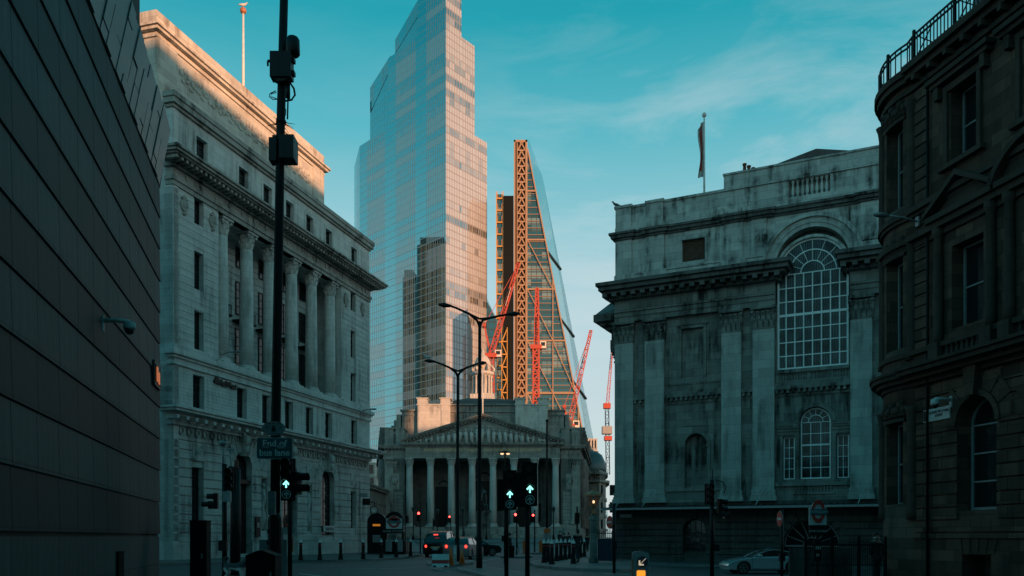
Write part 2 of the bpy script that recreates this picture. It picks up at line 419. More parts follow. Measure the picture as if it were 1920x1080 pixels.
M['rb'] = stone('brown_sandstone', (0.088, 0.054, 0.037), 0.75, 0.36, 0.5, 0.55, 0.5, gcol=(0.012, 0.01, 0.009), gscale=0.8)
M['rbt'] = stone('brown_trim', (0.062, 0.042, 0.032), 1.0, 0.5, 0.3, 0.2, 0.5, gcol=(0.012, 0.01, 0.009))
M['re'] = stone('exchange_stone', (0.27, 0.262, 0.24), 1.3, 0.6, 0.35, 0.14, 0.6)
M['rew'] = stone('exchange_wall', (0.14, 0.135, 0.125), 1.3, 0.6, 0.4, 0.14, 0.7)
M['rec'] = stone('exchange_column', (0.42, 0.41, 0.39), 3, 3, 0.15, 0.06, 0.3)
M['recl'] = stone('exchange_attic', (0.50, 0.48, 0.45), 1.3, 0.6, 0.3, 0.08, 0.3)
M['lead'] = plain('lead_roof', (0.05, 0.09, 0.10), 0.45, 0.2, var=0.3)
M['slate'] = stone('slate_roof', (0.07, 0.075, 0.08), 0.3, 0.2, 0.4, 0.25, 0.3, rough=0.6)
M['copper'] = plain('green_copper', (0.10, 0.20, 0.18), 0.6, var=0.3)
def poultry_mat(name, col, vein):
    t = NT(name); tc = t.n('ShaderNodeTexCoord'); ob = tc.outputs['Object']; uv = tc.outputs['UV']
    br = t.n('ShaderNodeTexBrick'); br.offset = 0.0
    br.inputs['Scale'].default_value = 1; br.inputs['Brick Width'].default_value = 1.0; br.inputs['Row Height'].default_value = 0.74; br.inputs['Mortar Size'].default_value = 0.014
    br.inputs['Color1'].default_value = tuple(v*0.82 for v in col)+(1,); br.inputs['Color2'].default_value = tuple(v*1.2 for v in col)+(1,); br.inputs['Mortar'].default_value = tuple(v*0.35 for v in col)+(1,)
    mpb = t.n('ShaderNodeMapping'); mpb.inputs['Location'].default_value = (0, -(1.563 % 0.74) - 0.04, 0); t.lk(uv, mpb.inputs[0]); t.lk(mpb.outputs[0], br.inputs['Vector'])
    w = t.n('ShaderNodeTexWave'); w.inputs['Scale'].default_value = 1.1; w.inputs['Distortion'].default_value = 9; w.inputs['Detail'].default_value = 4; w.inputs['Detail Scale'].default_value = 0.7
    t.lk(ob, w.inputs[0])
    c = t.mix(t.math('MULTIPLY', t.ramp(w.outputs[1], 0.72, 1.0), 0.30), br.outputs[0], vein)
    c = t.mix(t.math('MULTIPLY', t.ramp(t.noise(ob, 14, 6, 0.7), 0.4, 0.7), 0.4), c, tuple(v*0.6 for v in col))
    t.lk(c, t.p.inputs['Base Color']); t.p.inputs['Roughness'].default_value = 0.65
    t.bump(t.math('ADD', t.math('MULTIPLY', br.outputs['Fac'], -1), t.math('MULTIPLY', t.noise(ob, 10, 5), 0.3)), 0.4, 0.01)
    return t.m
M['pd'] = poultry_mat('dark_stone_stripe', (0.020, 0.019, 0.018), (0.04, 0.038, 0.036))
M['pl'] = poultry_mat('grey_stone_stripe', (0.060, 0.070, 0.069), (0.12, 0.135, 0.13))
M['pt'] = plain('green_patina_panel', (0.145, 0.175, 0.165), 0.45, 0.3, var=0.25)
M['ptd'] = plain('panel_joint', (0.02, 0.024, 0.025), 0.7)
M['iron'] = plain('black_iron', (0.005, 0.005, 0.005), 0.6, spec=0.2, var=0.25)
M['blackp'] = plain('black_paint', (0.005, 0.005, 0.006), 0.5, spec=0.25, var=0.2)
M['sashd'] = plain('dull_sash', (0.20, 0.21, 0.21), 0.6, var=0.15)
M['frame'] = plain('dark_window_frame', (0.016, 0.016, 0.017), 0.5)
M['wframe'] = plain('white_sash', (0.80, 0.80, 0.78), 0.5, var=0.12)
M['glass'] = glassy('window_glass')
M['glassw'] = glassy('window_glass_curtained', (0.008, 0.014, 0.016), 0.08, (0.12, 0.14, 0.145))
M['glassw'].node_tree.nodes['Principled BSDF'].inputs['Specular IOR Level'].default_value = 0.25
M['white'] = plain('white_paint', (0.62, 0.62, 0.60), 0.5, var=0.12)
M['offwhite'] = plain('worn_white', (0.40, 0.40, 0.38), 0.6, var=0.25)
M['grey'] = plain('grey_metal', (0.27, 0.27, 0.27), 0.5, 0.3, var=0.2)
M['sgreen'] = plain('sign_face_green', (0.02, 0.10, 0.115), 0.4, var=0.15)
M['red'] = plain('red_paint', (0.50, 0.03, 0.02), 0.5, var=0.12)
M['orange'] = plain('orange_plastic', (0.70, 0.13, 0.02), 0.5, var=0.12)
M['blue'] = plain('dark_blue_paint', (0.012, 0.03, 0.06), 0.5, var=0.2)
M['crane'] = plain('crane_red', (0.42, 0.05, 0.022), 0.5, var=0.15)
M['cranew'] = plain('crane_white', (0.62, 0.55, 0.50), 0.5, var=0.15)
M['steel'] = plain('frame_steel_cream', (0.33, 0.21, 0.13), 0.5, var=0.1)
M['ysteel'] = plain('frame_steel_yellow', (0.50, 0.25, 0.05), 0.5, var=0.15)
M['recess'] = plain('dark_recess', (0.06, 0.028, 0.016), 0.8, var=0.2)
M['darkclad'] = plain('dark_cladding', (0.004, 0.006, 0.006), 0.6, 0.0, 0.15, var=0.2)
M['asphalt'] = asphalt()
M['pave'] = stone('paving_slabs', (0.125, 0.125, 0.12), 0.9, 0.6, 0.4, 0.15, 0.5, gcol=(0.03,0.03,0.03), bump=0.3, rough=0.6)
M['kerb'] = stone('granite_kerb', (0.19, 0.19, 0.185), 0.9, 2, 0.4, 0.1, 0.3, bump=0.2, rough=0.6)
M['mark'] = plain('road_marking', (0.42, 0.42, 0.40), 0.6, var=0.35)
M['markt'] = plain('yellow_line', (0.35, 0.25, 0.04), 0.6, var=0.3)
M['silver2'] = plain('dull_silver_paint', (0.16, 0.17, 0.175), 0.3, 0.3)
M['kiosklit'] = plain('kiosk_strip_lit', (0.5, 0.2, 0.03), 0.4, emit=(1.0, 0.3, 0.03), es=0.3)
M['rubber'] = plain('tyre_rubber', (0.012, 0.012, 0.012), 0.8)
M['rim'] = plain('alloy_rim', (0.30, 0.31, 0.31), 0.35, 0.8)
M['silver'] = plain('silver_car_paint', (0.40, 0.43, 0.435), 0.25, 0.35)
M['silver'].node_tree.nodes['Principled BSDF'].inputs['Coat Weight'].default_value = 0.6
M['cab'] = plain('black_car_paint', (0.006, 0.006, 0.007), 0.18, 0.0)
M['cab'].node_tree.nodes['Principled BSDF'].inputs['Coat Weight'].default_value = 0.6
M['carglass'] = plain('car_glass', (0.008, 0.009, 0.010), 0.05, 0.0, 0.9)
M['tail'] = plain('tail_lamp_lit', (0.4, 0.01, 0.01), 0.3, emit=(1, 0.05, 0.03), es=2.2)
M['redlit'] = plain('red_signal_lit', (0.5, 0.01, 0.01), 0.3, emit=(1, 0.06, 0.05), es=5.5)
M['grnlit'] = plain('green_arrow_lit', (0.3, 0.6, 0.55), 0.3, emit=(0.30, 1.0, 0.86), es=1.5)
M['amberlit'] = plain('amber_panel_lit', (0.6, 0.25, 0.03), 0.4, emit=(1.0, 0.36, 0.03), es=0.8)
M['warmlit'] = plain('warm_lamp_lit', (0.8, 0.6, 0.4), 0.4, emit=(1.0, 0.62, 0.34), es=1.1)
M['warmwin'] = plain('warm_lit_window', (0.3, 0.12, 0.05), 0.4, emit=(1.0, 0.26, 0.09), es=0.3)
M['cream'] = plain('cream_legend', (0.72, 0.60, 0.42), 0.5, emit=(1, 0.80, 0.55), es=0.35)
M['lens'] = plain('unlit_lens', (0.012, 0.014, 0.014), 0.25)
M['gold'] = plain('gilt_letter', (0.62, 0.42, 0.22), 0.5, 0.0)
M['bronze'] = plain('dark_bronze', (0.02, 0.028, 0.026), 0.5, 0.4, var=0.3)
M['copperlamp'] = plain('copper_lantern', (0.42, 0.15, 0.07), 0.5, 0.1, var=0.2)
M['darkred'] = plain('dark_red_brick_chimney', (0.16, 0.035, 0.02), 0.8)
M['skin'] = plain('skin', (0.30, 0.17, 0.12), 0.6)
M['cloth'] = plain('dark_clothing', (0.012, 0.012, 0.014), 0.85)
M['cloth2'] = plain('navy_clothing', (0.02, 0.025, 0.035), 0.85)
M['hair'] = plain('dark_hair', (0.02, 0.013, 0.01), 0.7)
M['bird'] = plain('gull_feathers', (0.55, 0.54, 0.52), 0.7)
M['birdg'] = plain('pigeon_feathers', (0.09, 0.10, 0.11), 0.7)
M['tower'] = curtain_wall('tower_curtain_wall', (0.22, 0.50, 0.54), (0.32, 0.31, 0.31), (0.50, 0.56, 0.58), 2.0, 3.9, 0.23, 0.10, 0.02, 0.50, 0.95, 0.30, 0.10, (0.52, 0.66))  # west glass tinted teal, standing in for reflected sky
M['towerr'] = curtain_wall('tower_curtain_wall_south', (0.34, 0.42, 0.45), (0.24, 0.20, 0.20), (0.46, 0.47, 0.52), 2.0, 3.9, 0.25, 0.18, 0.02, 0.75, 0.85, 0.0, 0.16, (0.36, 0.52))  # south copy less teal, sunlit side's tone put into the colour
M['topglass'] = curtain_wall('tower_crown_glazing', (0.25, 0.52, 0.56), (0.20, 0.30, 0.31), (0.35, 0.45, 0.46), 3.0, 3.9, 0.08, 0.06, 0.05, 0.15, 0.9)
M['cheese'] = curtain_wall('wedge_floor_glazing', (0.03, 0.12, 0.14), (0.015, 0.015, 0.015), (0.26, 0.34, 0.34), 3.0, 3.9, 0.12, 0.25, 0.08, 0.6, 0.6, 0, 0.6, (0.6, 0.8))
M['dsteel'] = plain('floor_edge_steel', (0.20, 0.15, 0.115), 0.5, var=0.2)
M['cheeseg'] = curtain_wall('wedge_slope_glass', (0.30, 0.52, 0.55), (0.30, 0.45, 0.47), (0.40, 0.5, 0.5), 12, 27, 0.0, 0.01, 0.05, 0.1, 0.9)
M['reflect'] = curtain_wall('brown_ribbed_tower', (0.04, 0.022, 0.016), (0.17, 0.10, 0.07), (0.12, 0.07, 0.04), 3.2, 3.8, 0.30, 0.12, 0.3, 0.4, 0.0)
# ---------------------------------------------------------------- architecture helpers
def stack(mb, x0, x1, y1, layers, ends=True):
    for z0, z1, p in layers:
        q = p if ends else 0
        mb.box(x0 - q, x1 + q, -p, y1, z0, z1)
def dentils(mb, x0, x1, z0, z1, y0, y1, w, pitch):
    x = x0
    while x + w <= x1: mb.box(x, x + w, y0, y1, z0, z1); x += pitch
def leaf(mb, cx, cy, a, r, z, h, w, out):
    d = Vector((math.cos(a), math.sin(a), 0)); t = Vector((-d.y, d.x, 0)); c = Vector((cx, cy, 0))
    pts = [(r, z), (r + out*0.25, z + h*0.55), (r + out*0.75, z + h*0.9), (r + out, z + h*0.78)]
    wid = [w, w*1.1, w*0.8, w*0.35]; th = 0.035 * max(1, w*4)
    b = len(mb.v)
    for (rr, zz), ww in zip(pts, wid):
        for o, s in ((th, -1), (th, 1), (-th, 1), (-th, -1)):
            mb.v.append(tuple(c + d*(rr + o) + t*(s*ww/2) + Vector((0,0,zz))))
    for i in range(3):
        for k in range(4):
            k2 = (k+1) % 4; mb.f.append((b+i*4+k, b+i*4+k2, b+(i+1)*4+k2, b+(i+1)*4+k)); mb.sm.append(False)
    mb.f.append((b+12, b+13, b+14, b+15)); mb.sm.append(False)
def round_capital(mb, x, y, z0, z1, r, n=8):
    h = z1 - z0
    mb.lathe(x, y, [(r*1.08, z0), (r*1.08, z0+h*.05), (r*.95, z0+h*.07), (r*.98, z0+h*.5), (r*1.25, z0+h*.84), (r*1.3, z0+h*.86)], 16)
    s = r*1.42
    mb.box(x-s, x+s, y-s, y+s, z0+h*.87, z1)
    for k in range(n): leaf(mb, x, y, 2*math.pi*k/n, r*.96, z0+h*.06, h*.40, r*.62, r*.34)
    for k in range(n): leaf(mb, x, y, 2*math.pi*(k+.5)/n, r*1.0, z0+h*.30, h*.42, r*.60, r*.42)
    for k in range(4):
        a = math.pi/4 + k*math.pi/2; cx = x + math.cos(a)*r*1.55; cy = y + math.sin(a)*r*1.55
        mb.ball((cx, cy, z0+h*.76), r*.26, 8); mb.ball((cx - math.cos(a)*r*.3, cy - math.sin(a)*r*.3, z0+h*.66), r*.2, 6)
def column(parent, x, y, z0, z1, z2, r, mat, nseg=20):
    mb = MB(); bh = r*1.0
    mb.box(x-r*1.42, x+r*1.42, y-r*1.42, y+r*1.42, z0, z0+bh*.35)
    mb.lathe(x, y, [(r*1.36, z0+bh*.35), (r*1.4, z0+bh*.45), (r*1.36, z0+bh*.58), (r*1.18, z0+bh*.62), (r*1.16, z0+bh*.75), (r*1.24, z0+bh*.85), (r*1.2, z0+bh*.95), (r*1.04, z0+bh)], nseg)
    mb.lathe(x, y, [(r, z0+bh), (r*.99, z0+(z1-z0)*.35), (r*.94, z0+(z1-z0)*.7), (r*.86, z1)], nseg)
    o = mb.build('column', mat, parent)
    c = MB(); round_capital(c, x, y, z1, z2, r*.86); c.build('capital', mat, o)
    return o
def pilaster(parent, x0, x1, y0, z0, z1, z2, mat, side=False, capmat=None, name='pilaster'):
    mb = MB(); w = x1 - x0; p = 0.03
    mb.box(x0, x1, -y0, .02, z0+.75, z1)
    mb.box(x0-.16, x1+.16, -y0-.16, .02, z0, z0+.28); mb.box(x0-.10, x1+.10, -y0-.10, .02, z0+.28, z0+.46); mb.box(x0-.05, x1+.05, -y0-.05, .02, z0+.46, z0+.60)
    mb.box(x0-.08, x1+.08, -y0-.08, .02, z0+.60, z0+.75)
    o = mb.build(name, mat, parent)
    c = MB(); h = z2 - z1
    c.box(x0-.05, x1+.05, -y0-.05, .02, z1, z1+.08)
    c.box(x0-.14, x1+.14, -y0-.2, .02, z1+h*.87, z2)
    cc = MB(); cc.box(x0+.03, x1-.03, -y0+.04, .02, z1+.08, z1+h*.87)
    for row, (zz, hh, out, off) in enumerate(((.05, .44, .20, 0), (.34, .46, .28, .5))):
        n = 4
        for k in range(n + (1 if off else 0)):
            xx = x0 + w*(k + .5 - off)/n
            if off and (k == 0 or k == n): xx += .02 if k == 0 else -.02
            leaf(c, xx, -y0+.02, -math.pi/2, 0, z1+h*zz, h*hh, w/n*.70, out)
    if y0 > .15:
        for sx, a in ((x0, math.pi), (x1, 0)): leaf(c, sx, -y0*.5, a, -.02, z1+h*.08, h*.42, y0*.7, .14); leaf(c, sx, -y0*.6, a, -.02, z1+h*.38, h*.42, y0*.7, .16)
    for sx in (x0-.02, x1+.02): c.ball((sx, -y0-.1, z1+h*.76), .14, 8); c.ball((sx*.8+(x0+x1)*.1, -y0-.08, z1+h*.62), .1, 6)
    co = c.build('capital', capmat or mat, o); cc.build('bell', M['mhd'], co)  # bell in darker stone than the leaves, for contrast
    return o
def window(parent, x0, x1, z0, z1, y, nx, nz, fm='frame', gm='glass', fw=.06, bw=.03, arch=False, name='window', fan=0, th=.06, thick=()):
    mb = MB(); r = (x1-x0)/2; cx = (x0+x1)/2; zs = z1 - r if arch else z1
    mb.box(x0, x0+fw, y-th/2, y+th/2, z0, zs); mb.box(x1-fw, x1, y-th/2, y+th/2, z0, zs); mb.box(x0+fw, x1-fw, y-th/2, y+th/2, z0, z0+fw)
    if not arch: mb.box(x0+fw, x1-fw, y-th/2, y+th/2, z1-fw, z1)
    else: mb.ring_xz(cx, zs, r-fw, r, y-th/2, y+th/2, 0, 180, 20)
    for i in range(1, nx):
        xx = x0 + (x1-x0)*i/nx
        top = zs if not (arch and not fan) else zs + math.sqrt(max(r*r-(xx-cx)**2, 0)) - .02
        mb.box(xx-bw/2, xx+bw/2, y-th*.3, y+th*.3, z0+fw, top)
    for j in range(1, nz + (1 if arch else 0)):
        zz = z0 + (zs-z0)*j/nz; b = bw*(2.4 if j in thick else 1)
        mb.box(x0+fw, x1-fw, y-th*.34, y+th*.34, zz-b/2, zz+b/2)
    if arch and fan:
        for q in range(1, fan): 
            rr = r*q/fan; mb.ring_xz(cx, zs, rr-bw/2, rr+bw/2, y-th*.3, y+th*.3, 0, 180, 18)
        m = 8 if fan > 2 else 6
        for k in range(1, m):
            a = math.pi*k/m; r0 = r/fan
            mb.bar((cx+r0*math.cos(a), y, zs+r0*math.sin(a)), (cx+(r-fw)*math.cos(a), y, zs+(r-fw)*math.sin(a)), bw, th*.5)
    w = mb.build(name, M[fm], parent)
    g = MB()
    if arch: g.prism_xz([(x0+.02, z0+.02), (x1-.02, z0+.02)] + [(cx+(r-.02)*math.cos(math.pi*k/20), zs+(r-.02)*math.sin(math.pi*k/20)) for k in range(21)], y+th*.36, y+th*.36+.02)
    else: g.box(x0+.02, x1-.02, y+th*.36, y+th*.36+.02, z0+.02, z1-.02)
    g.build('pane', M[gm], w)
    return w
def baluster(mb, x, y, z0, z1, r):
    h = z1 - z0
    mb.lathe(x, y, [(r*.9, z0), (r*.9, z0+h*.08), (r*.5, z0+h*.12), (r, z0+h*.32), (r*.8, z0+h*.5), (r*.38, z0+h*.78), (r*.7, z0+h*.88), (r*.9, z0+h*.92), (r*.9, z1)], 8)

# ================================================================ BANK with colonnade (left)
bank = thing('bank_building', 'pale stone bank building with six tall columns and a sunlit attic block', 'building', (-19.7, 49.6, 0), math.atan2(1, .2875))
W_ = 26.2
pitch_x = [2.37, 6.9, 9.85, 12.8, 15.75, 18.75, 23.2]
def bank_build():
    att = [(x-.52, x+.52, 24.62, 25.8) for x in (2.7, 7.1, 10.0, 12.9, 15.8, 18.8, 23.2)]
    sec = [(x-.55, x+.55, 9.3, 11.3) for x in pitch_x]
    endw = [(x-.45, x+.45, a, b) for x in (2.4, 23.0) for a, b in ((20.45, 22.05), (16.5, 18.8), (12.85, 15.2))]
    gw = [(1.7, 2.85, 2.2, 5.7), (22.6, 23.55, 2.2, 5.3)]
    ga = [(5.95, 8.05, .35, 7.05, 'a'), (11.85, 13.95, .35, 6.95, 'a'), (17.55, 19.65, 1.6, 6.85, 'a')]
    slot = [(9.2, 9.95, 1.9, 5.5), (15.4, 16.1, 1.9, 5.4)]
    mb = MB()                                        # body and slabs
    mb.box(0, W_, .6, 15, -.6, 12.5); mb.box(0, 4.35, .6, 15, 12.5, 22.0); mb.box(20.9, W_, .6, 15, 12.5, 22.0); mb.box(4.35, 20.9, 2.5, 15, 12.5, 22.0)
    mb.box(0, W_, .6, 15, 22.0, 26.6)
    mb.wall(0, W_, 12.4, 26.6, .04, .6, att + endw + [(4.35, 20.9, 12.5, 22.0)])
    mb.box(4.35, 4.4, .6, 2.5, 12.5, 22); mb.box(20.85, 20.9, .6, 2.5, 12.5, 22)
    mb.courses(0, 4.35, 12.75, 21.9, .42, 0, .06, endw, .03); mb.courses(20.9, W_, 12.75, 21.9, .42, 0, .06, endw, .03)
    mb.wall(4.4, 20.85, 12.5, 22, 2.3, 2.5, [])
    mb.courses(4.4, 20.85, 13.0, 21.6, .42, 2.24, 2.32, [(x-.62, x+.62, a, b) for x in (7.15, 10.0, 12.85, 15.75, 18.6) for a, b in ((12.9, 16.2), (16.9, 19.4), (20.2, 21.8))], .03)
    # surrounds of the attic windows, frieze studs
    for a in att: mb.box(a[0]-.22, a[1]+.22, .0, .045, a[3], a[3]+.2); mb.box(a[0]-.22, a[0]-.02, .0, .045, a[2]-.2, a[3]); mb.box(a[1]+.02, a[1]+.22, .0, .045, a[2]-.2, a[3])
    mb.build('wall', M['nw'], bank)
    mb = MB()
    mb.wall(0, W_, 8.9, 12.4, .04, .6, sec); mb.courses(0, W_, 9.05, 11.55, .42, 0, .06, sec, .02, 1.25)
    mb.build('wall', M['nw'], bank)
    mb = MB()                                        # rusticated ground storey
    mb.wall(0, W_, -.6, 8.9, .08, .6, gw + ga + slot); mb.courses(0, W_, 1.2, 7.3, .55, 0, .1, gw + ga + slot, .06)
    mb.box(-.05, W_+.05, -.10, .1, -.6, 1.18) if False else None
    for a, b in ((0, 5.95), (8.05, 11.85), (13.95, W_)): mb.box(a - (.06 if a == 0 else 0), b + (.06 if b == W_ else 0), -.06, .1, -.6, 1.15)
    for h in ga:                                    # voussoirs round the arches
        cx = (h[0]+h[1])/2; r = (h[1]-h[0])/2; cz = h[3]-r
        for k in range(9):
            a0, a1 = 180*k/9+1.3, 180*(k+1)/9-1.3; mb.ring_xz(cx, cz, r, r+.95 - (.25 if k % 2 else 0), -.035, .1, a0, a1, 3)
        mb.prism_xz([(cx-.22, h[3]-.25), (cx+.22, h[3]-.25), (cx+.34, h[3]+1.25), (cx-.34, h[3]+1.25)], -.3, .1)
        mb.ball((cx, -.36, h[3]+.75), .3, 10, (1,.8,1.3)); mb.ball((cx, -.38, h[3]+.15), .22, 8, (1,.8,1.5))
    for k in range(34):                              # row of roundels under the cornice
        x = .75 + k*.75
        if min(abs(x-6.98), abs(x-12.9), abs(x-18.6)) > .5: mb.ring_xz(x, 7.75, .17, .24, -.05, .1, 0, 360, 12); mb.disc((x, .07, 7.75), .12, (0,-1,0), 10, .06)
    for x, z in ((2.3, 6.6), (9.6, 6.5), (15.8, 6.4), (23.1, 6.3)):
        mb.box(x-.55, x+.55, -.03, .1, z-.5, z+.5)
        for q in range(14): mb.ball((x-.38+.76*((q*37)%14)/13, -.05, z-.36+.72*((q*23)%14)/13), .11, 6, (1,.6,1))
    for x in (9.57, 15.75):                          # relief figures in the slots
        mb.tube([(x, .25, 2.0), (x+.1, .18, 2.8), (x-.1, .15, 3.5), (x+.05, .12, 4.2), (x, .15, 4.8)], [.14, .22, .18, .2, .12], 8); mb.ball((x, .12, 5.0), .16, 8)
    mb.build('ground_storey', M['nwb'], bank)
    mb = MB()                                        # cornices and courses
    stack(mb, 0, W_, .4, [(8.05, 8.25, .12), (8.5, 8.72, .45), (8.72, 8.88, .95), (8.88, 9.0, 1.05)]); mb.box(0, W_, -.2, .3, 8.25, 8.5)
    dentils(mb, -.7, W_+.7, 8.3, 8.5, -.8, 0, .26, .86)
    stack(mb, 0, W_, .4, [(11.55, 11.75, .12), (11.95, 12.12, .18), (12.12, 12.4, .32)]); mb.box(0, W_, -.08, .1, 11.75, 11.95)
    stack(mb, 4.1, 21.1, 2.4, [(12.4, 12.56, .25)])
    for a, b in ((0, 4.1), (21.1, W_)): mb.box(a-.05, b+.05, -.12, .3, 12.4, 12.75)
    mb.build('string_course', M['nw'], bank)
    mb = MB()
    stack(mb, 0, W_, .5, [(22.0, 22.28, .06), (22.28, 22.5, .14)]); mb.box(-.03, W_+.03, -.03, .5, 22.5, 23.02)
    stack(mb, 0, W_, .5, [(23.02, 23.12, .22), (23.36, 23.46, .95), (23.46, 23.62, 1.1), (23.62, 23.76, 1.22)])
    mb.box(-.1, W_+.1, -.2, .3, 23.12, 23.36)
    dentils(mb, -.8, W_+.8, 23.16, 23.36, -.85, 0, .2, .44)
    for k in range(18):
        x = 1.2 + k*1.42; mb.disc((x, -.03, 22.76), .16, (0,-1,0), 10, .06); mb.box(x-.05, x+.05, -.08, 0, 22.5, 22.66)
    stack(mb, 0, W_, .5, [(26.5, 26.68, .1), (26.68, 27.0, .25), (27.0, 27.3, .32)])
    mb.box(0, W_, .5, 14.5, 26.6, 26.7)
    mb.build('cornice', M['nwd'], bank)
    mb = MB()                                        # set-back attic block
    mb.box(3.55, 25.2, 4, 14.5, 26.6, 33.2)
    stack2 = [(33.2, 33.35, .12), (33.55, 33.75, .35), (33.75, 33.9, .5), (33.9, 34.9, .06)]
    for z0, z1, p in stack2: mb.box(3.55-p, 25.2+p, 4-p, 14.5, z0, z1)
    mb.box(3.55-.05, 25.25, 3.95, 14.5, 33.35, 33.55); mb.box(3.5, 25.25, 3.93, 14.5, 29.3, 29.45)
    for x0, x1 in ((3.55, 5.5), (23.3, 25.2)): mb.box(x0, x1, 3.9, 4.0, 26.6, 33.2)
    for k in range(42):                              # carved frieze high on the attic
        x = 6.0 + k*.405; mb.ball((x, 3.98, 32.2+.25*math.sin(k*1.7)), .26, 6, (1,.35,1)); mb.ball((x+.2, 3.98, 31.7+.2*math.sin(k*2.3)), .2, 6, (1.2,.35,.7))
    mb.build('attic_block', M['nwt'], bank)
    for x in (7.2, 19.9):                            # wreath brackets
        mb = MB(); mb.ring_xz(x, 28.9, .3, .48, 3.85, 4.0, 0, 360, 14); mb.box(x-.08, x+.08, 3.8, 4.0, 27.6, 28.5); mb.build('carved_wreath', M['nwt'], bank)
    for x in (5.5, 8.35, 11.2, 14.15, 17.1, 20.05)[:6]: column(bank, x, .62, 12.56, 20.9, 22.0, .47, M['nw'])
    for a in att: window(bank, a[0], a[1], a[2], a[3], .30, 2, 3, 'frame', 'glass', .05, .04)
    for a in endw: window(bank, a[0], a[1], a[2], a[3], .35, 2, 4, 'frame', 'glass', .05, .035)
    for a in sec: window(bank, a[0], a[1], a[2], a[3], .38, 3, 4, 'frame', 'glass', .05, .035)
    for a in gw: window(bank, a[0], a[1], a[2], a[3], .4, 3, 7, 'frame', 'glass', .06, .03)
    for x in (7.15, 10.0, 12.85, 15.75, 18.6):
        window(bank, x-.55, x+.55, 13.0, 16.0, 2.22, 2, 5, 'frame', 'glass', .06, .035); window(bank, x-.5, x+.5, 17.0, 19.3, 2.22, 2, 4, 'frame', 'glass', .06, .035); window(bank, x-.45, x+.45, 20.3, 21.7, 2.22, 2, 2, 'frame', 'glass', .06, .035)
        mb = MB(); mb.box(x-.9, x+.9, 1.5, 2.3, 16.35, 16.5)
        for k in range(12): mb.bar((x-.85+k*.155, 1.55, 16.5), (x-.85+k*.155, 1.55, 17.1), .03)
        mb.box(x-.88, x+.88, 1.52, 1.58, 17.1, 17.15); mb.build('balcony', M['blackp'], bank)
    window(bank, 17.6, 19.6, 1.65, 6.83, .4, 4, 8, 'frame', 'glass', .07, .035, True)
    window(bank, 11.9, 13.9, 1.9, 6.93, .4, 4, 8, 'frame', 'glass', .07, .035, True)
    d = MB(); d.box(6.0, 8.0, .42, .5, .35, 5.0); d.box(6.1, 6.95, .36, .42, .45, 4.8); d.box(7.05, 7.9, .36, .42, .45, 4.8); d.box(5.95, 8.05, .1, .5, 5.0, 5.25); door = d.build('door', M['blackp'], bank)
    w = window(bank, 6.0, 8.0, 5.3, 7.03, .42, 3, 1, 'frame', 'glass', .06, .04, True)
    for x in (2.3,): pass
    # carved escutcheons
    for x, z in ((.95, 21.1), (3.7, 21.1), (21.6, 21.0), (24.7, 21.0)):
        mb = MB(); mb.ring_xz(x, z, .2, .36, -.1, .02, 0, 360, 12); mb.ball((x, -.04, z), .2, 8, (1,.5,1.2)); mb.prism_xz([(x-.3, z+.35), (x, z+.6), (x+.3, z+.35)], -.1, .02); mb.ball((x, -.06, z-.5), .14, 6); mb.build('carved_shield', M['nwd'], bank)
    # left return face
    r = MB(); r.wall(-15, 0, -.6, 26.6, .04, .5, []); r.courses(-15, -.3, 1.2, 7.3, .55, 0, .1, [], .06); r.courses(-15, -.05, 9.05, 11.55, .42, 0, .06, [], .02, 1.25); r.courses(-15, -.05, 12.75, 21.9, .42, 0, .06, [], .03)
    ro = r.build('side_wall', M['nw'], bank); ro.rotation_euler = (0, 0, R(-90))
    t = thing('lettering_probe', None, None) if False else None
bank_build()
sg = MB()                                            # bank's raised name with its three-cube emblem
for cx, cz in ((3.9, 11.88), (4.16, 11.88), (4.03, 12.05)):
    sg.prism_xz([(cx+.14*math.cos(R(60*k+30)), cz-.68+.14*math.sin(R(60*k+30))) for k in range(6)], -.14, -.03)
sg = sg.build('sign_emblem', M['blackp'], bank)
text_mesh('sign_lettering', 'NatWest', .52, M['blackp'], bank, (5.18, -.09, 11.2), extrude=.04, bold=.016)

def flagpole(name, label, loc, h, r, ballm, grp=None):
    t = thing(name, label, 'flagpole', loc, 0, grp)
    m = MB(); m.tube([(0,0,0), (0,0,h)], [r, r*.6], 10); m.build('pole', M['white'], t)
    m = MB(); m.ball((0,0,h+r*1.2), r*1.9, 10); m.build('finial', ballm, t)
    return t
# bank flagpole stands on the attic roof
fpY = 68.0
flagpole('flagpole', 'white flagpole with a gilt ball rising from the roof of the columned bank', (PX(456, fpY), fpY, 34.9), PZ(24, fpY)-34.9, .14, M['copperlamp'])

def bird(name, label, loc, s, mat, rz=0, grp=None):
    m = MB(); x, y, z = 0, 0, 0
    m.tube([(-.55*s,0,.30*s), (-.3*s,0,.33*s), (0,0,.38*s), (.22*s,0,.46*s), (.34*s,0,.60*s)], [.03*s, .11*s, .17*s, .13*s, .07*s], 8)
    m.ball((.38*s,0,.66*s), .095*s, 8); m.tube([(.44*s,0,.65*s), (.58*s,0,.62*s)], [.03*s, .008*s], 6)
    m.tube([(.02*s,.05*s,.3*s), (.03*s,.06*s,0)], .018*s, 5); m.tube([(.02*s,-.05*s,.3*s), (.03*s,-.06*s,0)], .018*s, 5)
    o = m.build(name, mat); o.location = loc; o.rotation_euler = (0,0,rz); return tag(o, label, 'bird')
bird('seagull', 'white gull perched on the gilt ball of the flagpole above the bank', (PX(456, fpY), fpY, PZ(24, fpY)+.37), .7, M['bird'], R(20))

